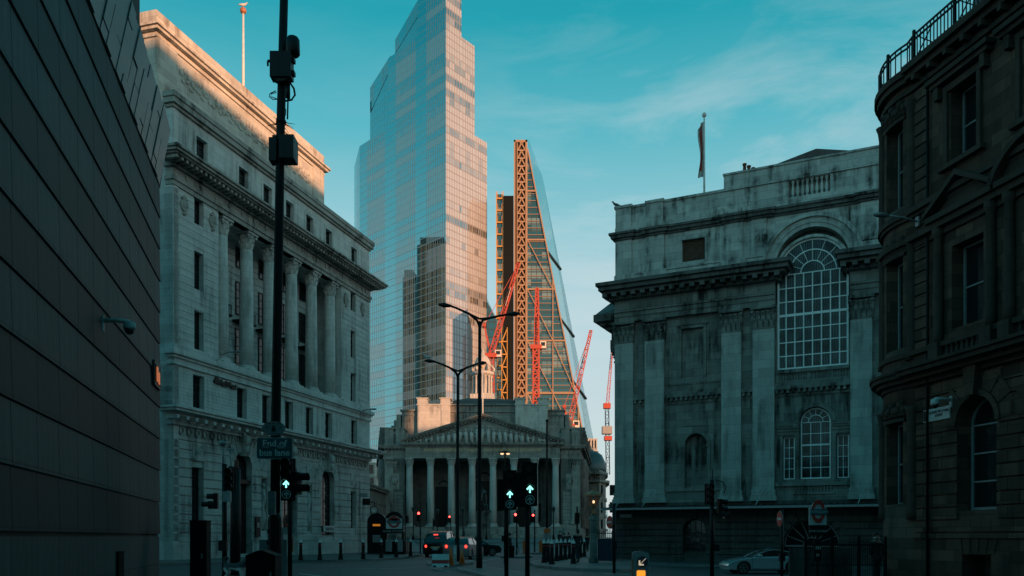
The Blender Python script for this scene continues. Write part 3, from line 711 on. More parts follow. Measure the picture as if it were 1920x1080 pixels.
# ================================================================ striped stone office, near left
offc = thing('striped_office_block', 'dark building clad in alternating dark and grey stone bands with green panels above', 'building', (-2.19, -4, 0), math.atan2(1, -.253))
def office_build():
    L_ = 24.0*math.hypot(1, .253); zs = [1.563 + .74*k for k in range(11)]
    dk = MB(); lt = MB()
    lt.box(-6, L_, 0, 10, -1.5, 1.5)
    dk.box(-6, L_+0.0, .03, 10, 1.5, 1.563)
    for k, z in enumerate(zs[:-1] + [zs[-1]]):
        m = lt if k % 2 else dk; top = z + .74 - .016
        # every band leans out to a small lip at its foot
        xa = -6
        while xa < L_ - .1:
            xb = min(xa + 1.0, L_ + .02*(k % 3)); m.prism_yz([(-.022, z), (.2, z), (.2, top), (.004, top)], xa, xb - (.012 if xb < L_ - .1 else 0)); xa = xb if xb < L_ - .1 else 99
        m.box(-6, L_, .03, 10, z, top)
        dk.box(-6, L_, .025, 10, top, z+.74)
    lt.box(-6, -5.9, 0, 10, 1.5, 10)
    ob = lt.build('grey_stone_band', M['pl'], offc); ob2 = dk.build('dark_stone_band', M['pd'], offc)
    z0 = zs[-1] + .74
    # green upper storey leaning out, tall staggered slanted panels
    up = MB(); jt = MB(); H_ = 1.75
    x = -6; k = 0; slant = .30
    jt.prism_yz([(.0, z0), (10, z0), (10, z0+1.45), (-.20, z0+1.45)], -6, L_+.10)
    jt.box(-6, L_-.5, .6, 10, z0+1.3, z0+1.45)
    w = .42
    while x < L_:
        cuts = [0, [.35, .75, .15, .55][k % 4]*1.45, 1.45]
        for a, b in zip(cuts[:-1], cuts[1:]):
            ya, yb = -.02 - .20*a/1.45 - .012*((k+int(a*7)) % 3), -.02 - .20*b/1.45 - .012*((k+int(a*7)) % 3)
            xa, xb = x + slant*a/1.45, x + slant*b/1.45; g = .012
            if xb + w > L_ + .25: continue
            bb = len(up.v)
            for (px_, py_, pz_) in ((xa+g, ya, z0+a+g), (xa+w-g, ya, z0+a+g), (xb+w-g, yb, z0+b-g), (xb+g, yb, z0+b-g)):
                up.v.append((px_, py_, pz_))
            for (px_, py_, pz_) in ((xa+g, ya+.1, z0+a+g), (xa+w-g, ya+.1, z0+a+g), (xb+w-g, yb+.1, z0+b-g), (xb+g, yb+.1, z0+b-g)):
                up.v.append((px_, py_, pz_))
            up.idx([(0,1,2,3),(4,7,6,5),(0,4,5,1),(1,5,6,2),(2,6,7,3),(3,7,4,0)], bb)
        x += w; k += 1
    up.build('green_panel_band', M['pt'], offc); jt.build('upper_storey', M['ptd'], offc)
    # lit slot window in the end of the wall
    m = MB(); m.box(L_-1.15, L_-.25, -.07, .0, 4.88, 5.42); fr = m.build('window', M['frame'], offc)
    m = MB(); m.box(L_-1.07, L_-.33, -.085, -.07, 4.95, 5.35)
    m.build('pane', M['glass'], fr)
    m = MB(); m.box(L_-.98, L_-.84, -.10, -.085, 4.98, 5.3); m.box(L_-.74, L_-.6, -.10, -.085, 4.95, 5.22); m.build('lit_pane', M['warmwin'], fr)
office_build()
# dome camera on its bracket
def wall_camera(name, label, parentrot, loc, s=1.0):
    t = thing(name, label, 'security camera', loc, parentrot)
    m = MB(); m.box(-.05, .05, -.03, 0, -.16, .16); m.tube([(0,-.02,.06), (0,-.25,.08), (0,-.52,.06)], [.05,.045,.05], 8); m.build('bracket', M['offwhite'], t)
    m = MB(); m.lathe(0, -.52, [(.06,.07), (.11,.05), (.125,-.06), (.12,-.10)], 14); m.build('housing', M['offwhite'], t)
    m = MB(); m.ball((0,-.52,-.11), .10, 12); m.build('dome', M['carglass'], t); t.scale = (s,s,s)
    return t
wy = 12.0
def po_at(px):                                       # point on the striped wall seen in column px
    k = (px-CX)/F; Y = -3.2/(k+.253); return (k*Y, Y)
c = po_at(192); wall_camera('security_camera', 'grey dome camera on a bracket high on the striped stone wall', math.atan2(1, -.253), (c[0], c[1], PZ(606, c[1])), .80)
# taller wing of the same office further back
bk = MB(); xr = PX(262, 33); bk.box(-40, xr, 30, 33, -1, 24); bk.box(-40, xr+.0, 29.9, 30, 0, 24)
for k in range(8): bk.box(xr, xr+.05, 30, 33, 3.6*k+3, 3.6*k+3.2)
tag(bk.build('dark_office_wing', M['ptd']), 'dark plain block rising between the striped stone building and the columned bank', 'building')
# ================================================================ MANSION with giant pilasters (right of centre)
man = thing('mansion_house', 'grand grimy stone mansion with giant pilasters and a tall arched window', 'building', (7.74, 63.5, 0), math.atan2(-.441, .898))
pil_x = [(0, 1.4), (2.3, 3.74), (7.85, 9.21), (10.0, 11.44), (16.28, 17.61), (18.5, 19.9)]
def mansion_build():
    E_ = 22.0; cxw, rw, zsp = 13.87, 2.28, 19.35
    big = (cxw-rw, cxw+rw, 12.85, zsp+rw, 'a'); ven = (13.05, 15.08, 5.35, 10.22, 'a'); vl = (11.95, 12.75, 5.35, 8.3); vr = (15.4, 16.2, 5.35, 8.3)
    niche = (5.2, 6.8, 5.0, 8.85, 'a'); pan = (4.95, 6.55, 12.9, 16.4); sq = (5.0, 6.65, 21.2, 22.75)
    mb = MB(); mb.box(0, E_, .9, 16, -1.5, 20); mb.box(0, E_, .75, 16, 20, 25.5)
    mb.wall(0, E_, 3.5, 17.3, 0, .9, [big, ven, vl, vr, niche, pan])
    mb.box(4.95, 6.55, .25, .3, 12.9, 16.4); mb.box(5.2, 6.8, .5, .6, 5.0, 8.85)
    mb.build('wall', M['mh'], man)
    mb = MB(); mb.box(4.75, 4.95, -.1, .02, 12.9, 16.6); mb.box(6.55, 6.75, -.1, .02, 12.9, 16.6); mb.box(4.75, 6.75, -.1, .02, 16.4, 16.62); mb.box(4.65, 6.85, -.16, .02, 16.62, 16.75)
    mb.build('panel_frame', M['mh'], man); mb = MB(); mb.ring_xz(6.0, 8.05, .8, 1.02, -.12, .02, 0, 180, 16)
    for x in (4.98, 6.8): mb.box(x, x+.22, -.12, .02, 5.0, 7.9); mb.box(x-.05, x+.27, -.17, .02, 7.9, 8.05)
    mb.build('niche_surround', M['mh'], man); mb = MB(); mb.box(5.2, 6.8, -.05, .02, 9.4, 10.5); mb.build('blank_tablet', M['mh'], man); mb = MB(); mb.box(3.74, 7.85, -.06, .02, 12.4, 12.55); mb.box(3.74, 7.85, -.1, .02, 4.75, 4.92)
    mb.build('moulding', M['mh'], man)
    # string course with blocks between pilasters
    mb = MB()
    for a, b in ((1.4, 2.3), (3.74, 7.85), (9.21, 10.0), (11.44, 16.28), (17.61, 18.5)):
        mb.box(a, b, -.28, .02, 11.5, 11.72); mb.box(a, b, -.14, .02, 11.72, 11.95); mb.box(a, b, -.08, .02, 11.05, 11.2); dentils(mb, a+.08, b-.05, 11.24, 11.5, -.26, .02, .17, .36)
    mb.build('string_course', M['mh'], man)
    # archivolt, apron balustrade
    mb = MB(); mb.ring_xz(cxw, 19.9, 2.35, 3.2, -.30, .6, 0, 180, 30); mb.ring_xz(cxw, 19.9, 3.0, 3.26, -.48, -.28, 0, 180, 30); mb.ring_xz(cxw, 19.9, 2.62, 2.72, -.36, -.28, 0, 180, 30)
    mb.ring_xz(cxw, zsp, rw, rw+.18, -.08, .3, 0, 180, 26)
    mb.build('archivolt', M['mht'], man)
    mb = MB(); mb.box(11.5, 16.2, -.18, .02, 12.62, 12.85); mb.box(11.5, 16.2, -.12, .02, 11.95, 12.08)
    for x in (11.5, 13.55, 14.95): mb.box(x, x+.25, -.1, .02, 12.08, 12.62)
    for k in range(24):
        x = 11.85 + k*.18
        if not (13.5 < x < 13.85 or 14.9 < x < 15.25): baluster(mb, x, -.06, 12.08, 12.62, .065)
    mb.build('balustrade', M['mh'], man); mb = MB(); mb.box(12.6, 15.3, -.12, .02, 5.15, 5.35); mb.box(12.6, 15.3, -.1, .02, 4.35, 4.5)
    for k in range(12): baluster(mb, 12.85 + k*.2, -.05, 4.5, 5.15, .075)
    mb.build('balustrade', M['mh'], man)
    window(man, big[0], big[1], 12.88, zsp+rw, .16, 8, 7, 'wframe', 'glassw', .13, .07, True, fan=3, thick=(4,))
    window(man, 13.1, 15.03, 5.4, 10.18, .28, 3, 5, 'wframe', 'glassw', .09, .045, True, fan=2, thick=(3,))
    window(man, 11.98, 12.72, 5.4, 8.28, .28, 2, 4, 'wframe', 'glassw', .07, .04); window(man, 15.43, 16.17, 5.4, 8.28, .28, 2, 4, 'wframe', 'glassw', .07, .04)
    mb = MB()                                        # surround of the three-light window
    mb.ring_xz(14.07, 9.2, 1.02, 1.3, -.14, .02, 0, 180, 18)
    for a, b in ((11.6, 13.05), (15.08, 16.28)):
        for z0, z1, p in ((8.4, 8.62, .08), (8.62, 8.82, .16), (8.82, 8.98, .24), (8.98, 9.1, .3)): mb.box(a, b, -p, .02, z0, z1)
    for x in (12.78, 15.1): mb.box(x, x+.26, -.1, .02, 5.35, 8.4); mb.box(x-.04, x+.30, -.14, .02, 8.2, 8.4)
    mb.box(11.5, 16.28, -.2, .02, 4.92, 5.14)
    mb.build('window_surround', M['mh'], man)
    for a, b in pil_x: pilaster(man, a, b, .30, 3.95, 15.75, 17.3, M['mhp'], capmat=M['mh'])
    # entablature, broken where the big window passes through
    def entab(a, b, lo, hi):
        mb = MB()
        for z0, z1, p in ((17.3, 17.65, .34), (17.65, 18.0, .40), (18.0, 18.12, .5), (18.12, 18.9, .32)): mb.box(a, b, -p, .9, z0, z1)
        mb.build('entablature', M['mh'], man)
        mb = MB()
        for z0, z1, p in ((18.9, 19.05, .5), (19.35, 19.55, 1.0), (19.55, 19.85, 1.3), (19.85, 20.1, 1.5)): mb.box(a-lo*p*.72, b+hi*p, -p, .9, z0, z1)
        mb.box(a, b, -.5, .9, 19.05, 19.35); dentils(mb, a-lo*.45, b+hi*.4, 18.92, 19.05, -.72, 0, .09, .18)
        dentils(mb, a-lo*.68, b+hi*.6, 19.08, 19.36, -1.15, 0, .34, .72)
        mb.build('cornice', M['mhd'], man)
    entab(0, 11.5, 1, .75); entab(16.25, 22, .75, 0)
    # attic storey
    mb = MB(); mb.wall(0, E_, 20.0, 23.9, 0, .8, [(cxw-3.0, cxw+3.0, 16, 22.9, 'a'), sq]); mb.box(5.0, 6.65, .30, .35, 21.2, 22.75)
    for a, b in ((0, 1.25), (2.35, 3.7), (8.0, 9.3), (9.9, 10.9), (16.9, 18.3)):
        mb.box(a, b, -.16, .02, 20.9, 23.4)
    for a, b in ((-.05, 1.5), (2.2, 3.9), (7.7, 9.5), (16.9, 18.5)): mb.box(a, b, -.28, .02, 20.1, 20.8)
    mb.box(0, 10.9, -.14, .02, 20.1, 20.75); mb.box(0, 10.7, -.2, .02, 20.78, 20.9)
    mb.box(4.8, 5.0, -.08, .02, 21.1, 22.95); mb.box(6.65, 6.85, -.08, .02, 21.1, 22.95); mb.box(4.8, 6.85, -.1, .02, 22.75, 22.97)
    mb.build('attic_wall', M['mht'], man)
    mb = MB()
    for z0, z1, p in ((23.4, 23.55, .12), (23.55, 23.78, .28), (23.78, 23.95, .4)):
        mb.box(-p, E_, -p, .8, z0, z1)
        for a, b in ((0, 1.25), (2.35, 3.7), (8.0, 9.3), (10.0, 11.2), (16.9, 18.3)): mb.box(a-p, b+p, -p-.16, 0, z0+.003, z1+.003)
    mb.build('attic_cornice', M['mhd'], man)
    mb = MB(); mb.wall(0, E_, 23.95, 25.75, .05, .75, [(12.35, 15.0, 24.55, 25.7)])
    mb.box(-.05, E_, -.08, .1, 23.95, 24.4)
    for a, b in ((0, 1.2), (2.35, 3.6)): mb.box(a, b, -.12, .75, 23.95, 25.8); mb.box(a-.08, b+.08, -.2, .8, 25.8, 26.0)
    mb.box(-.05, 7.96, -.03, .8, 25.75, 25.93)
    mb.box(7.96, E_, -.06, .8, 25.75, 25.98); mb.box(7.96, E_, 0.02, 14, 25.98, 26.85); mb.box(7.9, E_, -.06, 14, 26.85, 26.98)
    mb.box(12.35, 15.0, .55, .6, 24.55, 25.7)
    for k in range(8): baluster(mb, 12.6 + k*.31, .22, 24.55, 25.68, .13)
    mb.build('parapet', M['mht'], man)
    mb = MB(); mb.prism_xy([(11.5, 3), (22, 3), (22, 14), (11.5, 14)], 26.9, 27.0); b = len(mb.v)
    mb.v += [(8.2, 1.5, 26.98), (22, 1.5, 26.98), (22, 13, 26.98), (8.2, 13, 26.98), (13.3, 7.1, 30.6), (15.5, 9.5, 31.0)]
    mb.idx([(0,1,5,4), (0,4,3), (3,4,5,2), (0,3,2,1), (1,2,5)], b)
    mb.build('roof', M['slate'], man)
    mb = MB(); mb.box(9.0, 9.9, 1.2, 1.7, 26.9, 27.2)
    for k in range(3): mb.lathe(9.12 + k*.3, 1.45, [(.13, 27.2), (.11, 27.5 + .2*(2-k)), (.15, 27.55 + .2*(2-k)), (.15, 27.65+.2*(2-k))], 10)
    mb.build('chimney_pots', M['darkred'], man)
    # rusticated basement
    lo1 = (5.1, 6.7, .4, 2.75, 'a'); lo2 = (12.0, 15.6, -1.5, 2.7, 'a')
    mb = MB(); mb.wall(-.0, E_, -1.5, 3.5, .05, .9, [lo1, lo2]); mb.courses(0, E_, -.2, 3.4, .45, -.10, .07, [lo1, lo2], .07, 1.15)
    mb.box(-.1, 12.0, -.14, .06, -1.5, -.2); mb.box(15.6, E_, -.14, .06, -1.5, -.2)
    for h in (lo1, lo2):
        cx = (h[0]+h[1])/2; r = (h[1]-h[0])/2; cz = h[3]-r
        for k in range(7 if r < 1 else 11):
            n_ = 7 if r < 1 else 11; mb.ring_xz(cx, cz, r, r+.65, -.15, .07, 180*k/n_+2, 180*(k+1)/n_-2, 3)
    mb.box(0, E_, -.1, .05, 3.5, 3.95); mb.build('basement_wall', M['mhb'], man)
    window(man, 5.12, 6.68, .42, 2.73, .35, 4, 4, 'frame', 'glass', .06, .035, True)
    w = MB(); cx, cz, r = 13.8, .9, 1.78
    w.ring_xz(cx, cz, r-.08, r, .3, .38, 0, 180, 20); w.ring_xz(cx, cz, .5, .56, .3, .38, 0, 180, 12); w.box(12.02, 15.58, .3, .38, .8, .92)
    for k in range(1, 8): a = math.pi*k/8; w.bar((cx+.5*math.cos(a), .34, cz+.5*math.sin(a)), (cx+r*math.cos(a), .34, cz+r*math.sin(a)), .05)
    w = w.build('window', M['sashd'], man); g = MB(); g.box(12.02, 15.58, .4, .44, -1.5, 2.7); g.build('pane', M['glass'], w)
    # bricked-up square opening
    mb = MB(); mb.box(5.02, 6.63, .2, .3, 21.22, 22.73); mb.build('blocked_opening', M['brickdark'], man)
    # pavement canopy hung on rods
    cn = MB(); cn.box(-.4, 19.5, -1.9, -1.82, 3.42, 3.55); cn.box(-.4, 19.5, -1.82, -.05, 3.56, 3.6)
    for k in range(46): cn.bar((k*.43, -.1, 3.72), (k*.43, -1.85, 3.58), .05, .06)
    cn = cn.build('canopy', M['frame'], man)
    gm = MB(); gm.box(-.45, 19.6, -2.0, -1.9, 3.40, 3.55); gm.build('gutter', M['grey'], cn)
    for x in (.9, 2.9, 8.6, 10.8, 17.2): m = MB(); m.bar((x, -.32, 4.85), (x-.35, -1.75, 3.6), .045); m.build('rod', M['offwhite'], cn)
    # street plate
    pl = MB(); pl.box(.35, 1.25, -.12, -.05, 2.9, 3.15); pl.build('street_plate', M['offwhite'], man)
    # side portico towards the junction, seen edge on
    mb = MB(); mb.box(-3.2, 0, 8.2, 22, -1, 4.0); mb.build('portico_base', M['mhb'], man)
    for y in (8.9, 13.2, 17.5, 21.5): column(man, -2.5, y, 4.0, 15.75, 17.3, .66, M['mhd'])
    mb = MB()
    for z0, z1, p in ((17.3, 18.1, .0), (18.1, 18.9, -.08), (18.9, 19.2, .3), (19.2, 19.5, .7), (19.5, 20.1, 1.1)): mb.box(-3.3-p, 0, 8.0-p, 22.2+p, z0, z1)
    mb.prism_yz([(7.0, 20.1), (23.2, 20.1), (15.1, 24.2)], -4.3, 0)
    mb.build('portico', M['mhd'], man)
mansion_build()
def man_w(x, y, z=0):                                # mansion local -> world
    a = math.atan2(-.441, .898); return (7.74 + x*math.cos(a) - y*math.sin(a), 63.5 + x*math.sin(a) + y*math.cos(a), z)
q = man_w(5.15, 6, 25.5); fp = flagpole('flagpole', 'white flagpole with a furled red and white flag on the mansion roof', q, PZ(216, q[1])-25.6, .10, M['white'])
def furled(parent, h, L_):
    n = 16
    def sheet(x0, w, y, z0, z1, ph):
        m = MB()
        for k in range(n):
            for f in range(5):
                def P(kk, ff): zz = z0 + (z1-z0)*kk/n; ww = w*(.75+.25*math.sin(kk*.45+ph))*(1 if kk > 1 else .6); return (x0 - ww*ff/5, y + .07*math.sin(ff*2.2+kk*.35+ph), zz - .12*ff/5)
                m.face([P(k, f), P(k, f+1), P(k+1, f+1), P(k+1, f)])
                m.face([(x, y_+.02, z) for x, y_, z in (P(k+1, f), P(k+1, f+1), P(k, f+1), P(k, f))])
        return m
    sheet(-.06, .46, 0, h-.4, h-.4-L_, .3).build('flag', M['offwhite'], parent)
    sheet(-.20, .16, -.10, h-.7, h-.7-L_*.82, 1.4).build('flag_stripe', M['red'], parent)
furled(fp, PZ(216, q[1])-25.6, PZ(232, q[1])-PZ(335, q[1]))
q = man_w(-.05, .2, 26.0); bird('pigeon', 'small dark pigeon standing on the corner of the mansion parapet', q, .7, M['birdg'], R(190))

# ================================================================ brown corner building with round turret (right edge)
brn = thing('corner_building', 'very dark brown sandstone corner building with a round turret and balcony railing', 'building', (13.47, 28.45, 0), math.atan2(-.981, .196))
TX, TY, TR = -.80, 2.26, 2.4
def brown_build():
    X1 = 16.0; bay = 2.95
    tops = [(1.66+bay*k, 2.78+bay*k, 13.25, 15.5) for k in range(5)]; mids = [(1.7+bay*k, 3.05+bay*k, 8.0, 10.6) for k in range(5)]
    grd = [(1.95+bay*k, 3.6+bay*k, 2.3, 5.75, 'a') for k in range(5)]
    mb = MB(); mb.box(0, X1, .7, 12, -1.5, 17.0); mb.wall(0, X1, 7.6, 16.9, 0, .7, tops + mids)
    mb.courses(.02, .62, 7.6, 16.4, .38, -.07, .02, [], .05)
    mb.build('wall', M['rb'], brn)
    mb = MB(); mb.wall(0, X1, 1.6, 7.6, .05, .7, grd); mb.courses(0, X1, 1.65, 6.5, .40, -.03, .08, grd, .05, .85)
    for h in grd:
        cx = (h[0]+h[1])/2; r = (h[1]-h[0])/2; cz = h[3]-r
        mb.ring_xz(cx, cz, r, r+.18, -.10, .06, 0, 180, 16)
        for k in range(7): mb.ring_xz(cx, cz, r+.2, r+.75, -.06, .06, 180*k/7+2, 180*(k+1)/7-2, 3)
        mb.prism_xz([(cx-.16, h[3]), (cx+.16, h[3]), (cx+.28, h[3]+.95), (cx-.28, h[3]+.95)], -.28, .06)
    mb.wall(0, X1, -1.5, 1.6, -.05, .7, [(2.2, 3.4, -1.5, .95), (2.2+bay, 3.4+bay, -1.5, .95)]); mb.box(0, X1, -.12, .05, 1.45, 1.6)
    for k in range(5): mb.prism_xz([(2.0+k*.32, .98), (2.26+k*.32, .98), (2.3+k*.32-.06*(2-k), 1.44), (2.02+k*.32-.06*(2-k), 1.44)], -.08, .0)
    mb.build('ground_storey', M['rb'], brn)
    mb = MB()
    def st(layers):
        for z0, z1, p in layers:
            mb.box(-.1, X1, -p, .7, z0, z1); mb.lathe(TX, TY, [(TR+p*.6, z0), (TR+p*.6, z1)], 48, smooth=False)
    st([(6.5, 6.65, .12), (6.65, 6.8, .4), (6.8, 6.95, .68), (6.95, 7.05, .78)])
    st([(7.05, 7.5, .12), (7.5, 7.66, .26)])
    st([(11.1, 11.3, .10), (11.3, 11.5, .3), (12.1, 12.22, .18)])
    st([(12.22, 12.4, .3)])
    st([(16.35, 16.5, .15), (16.7, 16.9, .35), (16.9, 17.12, .5)])
    for k in range(5):
        x = 2.22 + bay*k
        mb.box(x-1.35, x+1.35, -.36, .02, 15.95, 16.1); mb.box(x-1.25, x+1.25, -.26, .02, 15.8, 15.95); mb.box(x-.85, x+.85, -.08, .02, 15.5, 15.72)
        for s in (-1, 1): mb.box(x+s*.72-.08, x+s*.72+.08, -.1, .02, 13.1, 15.6); mb.box(x+s*1.0-.1, x+s*1.0+.1, -.22, .02, 15.4, 15.8)
        mb.box(x-.95, x+.95, -.2, .02, 13.05, 13.2)
        x = 2.38 + bay*k                             # pediments over first floor windows
        mb.box(x-1.42, x+1.42, -.42, .02, 11.5, 11.68)
        if k % 2 == 0:
            for s in (-1, 1): mb.prism_xz([(x-s*0, 12.55), (x+s*1.5, 11.68), (x+s*1.5, 11.84), (x, 12.72)] if s < 0 else [(x+s*1.5, 11.68), (x, 12.55), (x, 12.72), (x+s*1.5, 11.84)], -.46, .02)
            mb.prism_xz([(x-1.3, 11.68), (x+1.3, 11.68), (x, 12.5)], -.16, .02)
        else:
            mb.ring_xz(x, 10.95, 1.62, 1.8, -.46, .02, 25, 155, 14); mb.ring_xz(x, 10.95, .9, 1.62, -.16, .02, 27, 153, 10)
        for s in (-1, 1): mb.lathe(x+s*1.12, -.14, [(.17, 7.66), (.15, 7.9), (.145, 9.6), (.13, 11.0), (.19, 11.1), (.19, 11.3)], 12)
        for s in (-1, 1): mb.box(x+s*1.12-.22, x+s*1.12+.22, -.36, .0, 7.05, 7.66)
        for q in range(7): baluster(mb, x-.66+.22*q, -.18, 7.1, 7.5, .07)
    for k in range(20): mb.box(.3+k*.75, .45+k*.75, -.42, .0, 16.5, 16.7)
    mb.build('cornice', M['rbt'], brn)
    for a in tops: window(brn, a[0], a[1], a[2], a[3], .45, 1, 2, 'sashd', 'glass', .06, .05)
    for a in mids: window(brn, a[0], a[1], a[2], a[3], .45, 1, 2, 'sashd', 'glass', .07, .05)
    for a in grd: window(brn, a[0]+.02, a[1]-.02, a[2]+.02, a[3]-.02, .5, 1, 3, 'sashd', 'glass', .08, .05, True)
    # turret
    mb = MB()
    opn = [(2.6, 5.4), (7.9, 11.0), (12.7, 15.6)]; z = -1.5; a0, a1 = 252, 277
    for lo, hi in opn + [(17, 17)]:
        mb.lathe(TX, TY, [(TR, z), (TR, lo)], 48)
        if hi > lo:
            mb.lathe(TX, TY, [(TR, lo), (TR, hi)], 30, 120, a0); mb.lathe(TX, TY, [(TR, lo), (TR, hi)], 12, a1, 330)
            for aa in (a0, a1):
                c_, s_ = math.cos(R(aa)), math.sin(R(aa)); mb.face([(TX+TR*c_, TY+TR*s_, lo), (TX+(TR-.5)*c_, TY+(TR-.5)*s_, lo), (TX+(TR-.5)*c_, TY+(TR-.5)*s_, hi), (TX+TR*c_, TY+TR*s_, hi)])
        z = hi
    mb.lathe(TX, TY, [(TR-.5, -1.5), (TR-.5, 17)], 40)
    mb.build('turret', M['rb'], brn)
    tr = MB()
    for lo, hi in opn:
        for aa in (a0-12, a1+9):                      # engaged half columns
            c_, s_ = math.cos(R(aa)), math.sin(R(aa)); tr.lathe(TX+TR*c_, TY+TR*s_, [(.2, lo-.5), (.17, lo-.2), (.16, hi), (.2, hi+.3), (.26, hi+.45)], 10)
        for q in range(9):
            aa = R(a0-2 + 29*q/8); tr.ball((TX+TR*math.cos(aa), TY+TR*math.sin(aa), hi+.45+.12*math.sin(q*2)), .17, 6)
            tr.ball((TX+TR*math.cos(aa), TY+TR*math.sin(aa), hi+.25), .10, 6)
        tr.lathe(TX, TY, [(TR+.08, hi), (TR+.08, hi+.12)], 10, a0-3, a1+3)
    tr.build('turret_carving', M['rbt'], brn)
    for lo, hi in opn:
        f = MB(); ms = []
        for aa in (a0+1, (a0+a1)/2, a1-1):
            c_, s_ = math.cos(R(aa)), math.sin(R(aa)); f.bar((TX+(TR-.42)*c_, TY+(TR-.42)*s_, lo), (TX+(TR-.42)*c_, TY+(TR-.42)*s_, hi), .06)
        for zz in (lo+.05, (lo+hi)/2, hi-.05): f.lathe(TX, TY, [(TR-.44, zz-.03), (TR-.40, zz-.03), (TR-.40, zz+.03)], 8, a0, a1)
        w = f.build('window', M['sashd'], brn); g = MB(); g.lathe(TX, TY, [(TR-.47, lo), (TR-.47, hi)], 8, a0, a1); g.build('pane', M['glass'], w)
    # balcony railing following turret and front
    rl = MB(); zb = 17.12; path = []
    rr = TR+.12
    for aa in range(170, 291, 6): path.append((TX+rr*math.cos(R(aa)), TY+rr*math.sin(R(aa))))
    path = [p for p in path if not (p[0] > .0)] + [(0.3, -.30), (16, -.30)]
    for (xa, ya), (xb, yb) in zip(path[:-1], path[1:]):
        for z in (zb+.1, zb+.74, zb+.9): rl.bar((xa, ya, z), (xb, yb, z), .05)
        L_ = math.hypot(xb-xa, yb-ya); n = max(1, int(L_/.16))
        for k in range(n):
            t = k/n; x, y = xa+(xb-xa)*t, ya+(yb-ya)*t; rl.bar((x, y, zb), (x, y, zb+.9), .028)
        if L_ > 2:
            k = 0
            while k*1.9 < L_:
                x = xa + (xb-xa)*k*1.9/L_; rl.bar((x, ya, zb), (x, ya, zb+1.05), .08)
                rl.bar((x+.2, ya, zb+.15), (x+.9, ya, zb+.74), .03); rl.bar((x+.9, ya, zb+.15), (x+.2, ya, zb+.74), .03); k += 1
    for aa in (200, 232, 262): x, y = TX+rr*math.cos(R(aa)), TY+rr*math.sin(R(aa)); rl.bar((x, y, zb), (x, y, zb+1.05), .08)
    rl.build('railing', M['iron'], brn)
    rf = MB(); rf.prism_yz([(1.2, 17.0), (12, 17.0), (12, 24), (3.4, 24), (2.0, 20.5)], 1.0, 16); rf.lathe(TX+1.4, TY+1.2, [(1.7, 17), (1.5, 19), (1.2, 21), (1.0, 24)], 24)
    rf.build('roof', M['slate'], brn)
    cp = MB(); cp.lathe(TX, TY, [(TR+.3, 17.0), (TR-.2, 17.14)], 40); cp.build('balcony_floor', M['lead'], brn)
    # street nameplate
    pl = MB(); pl.box(.5, 1.72, -.10, -.05, 5.22, 5.62); pl = pl.build('street_nameplate', M['offwhite'], brn)
    p2 = MB(); p2.box(.52, .74, -.112, -.10, 5.25, 5.59); p2.build('shield', M['blackp'], pl)
    text_mesh('lettering', 'QUEEN VICTORIA\nSTREET', .115, M['blackp'], pl, (1.24, -.105, 5.43), extrude=.004, sx=1.0, bold=.002)
    rod = MB(); rod.tube([(.72, -.12, 0), (.72, -.12, 17)], .045, 8); rod.build('drainpipe', M['iron'], brn)
brown_build()
def brn_w(x, y, z):
    a = math.atan2(-.981, .196); return (13.47 + x*math.cos(a) - y*math.sin(a), 28.45 + x*math.sin(a) + y*math.cos(a), z)
wall_camera('security_camera', 'pale dome camera over the street nameplate on the brown corner building', math.atan2(-.981, .196), brn_w(1.75, -.06, 5.72), 1.1)
def wall_lamp(label, loc, rz, arm, s=1.0, head='grey'):
    t = thing('wall_lamp', label, 'street lamp', loc, rz)
    m = MB(); m.box(-.08, .08, -.06, 0, -.16, .16); m.tube([(0,-.04,.0), (0,-arm*.5,.10), (0,-arm,.12)], .035, 8); m.build('bracket', M['grey'], t)
    m = MB(); m.ball((0,-arm-.22,.12), .30, 14, (.42, 1.0, .26)); m.build('lamp_head', M[head], t)
    return t
wall_lamp('flat grey street lamp on a bracket arm at the turret of the brown building', brn_w(.25, -.1, 11.9), math.atan2(-.981, .196), 1.15, 1.0)
def bank_w(x, y, z):
    a = math.atan2(1, .2875); return (-19.7 + x*math.cos(a) - y*math.sin(a), 49.6 + x*math.sin(a) + y*math.cos(a), z)
wall_lamp('small lamp on a bent bracket above the bank name at the foot of the columns', bank_w(4.2, -.3, 12.9), math.atan2(1, .2875), .9)
wall_lamp('small lamp on a bracket at the far end of the bank above the low cornice', bank_w(24.2, -.3, 12.2), math.atan2(1, .2875), .8)
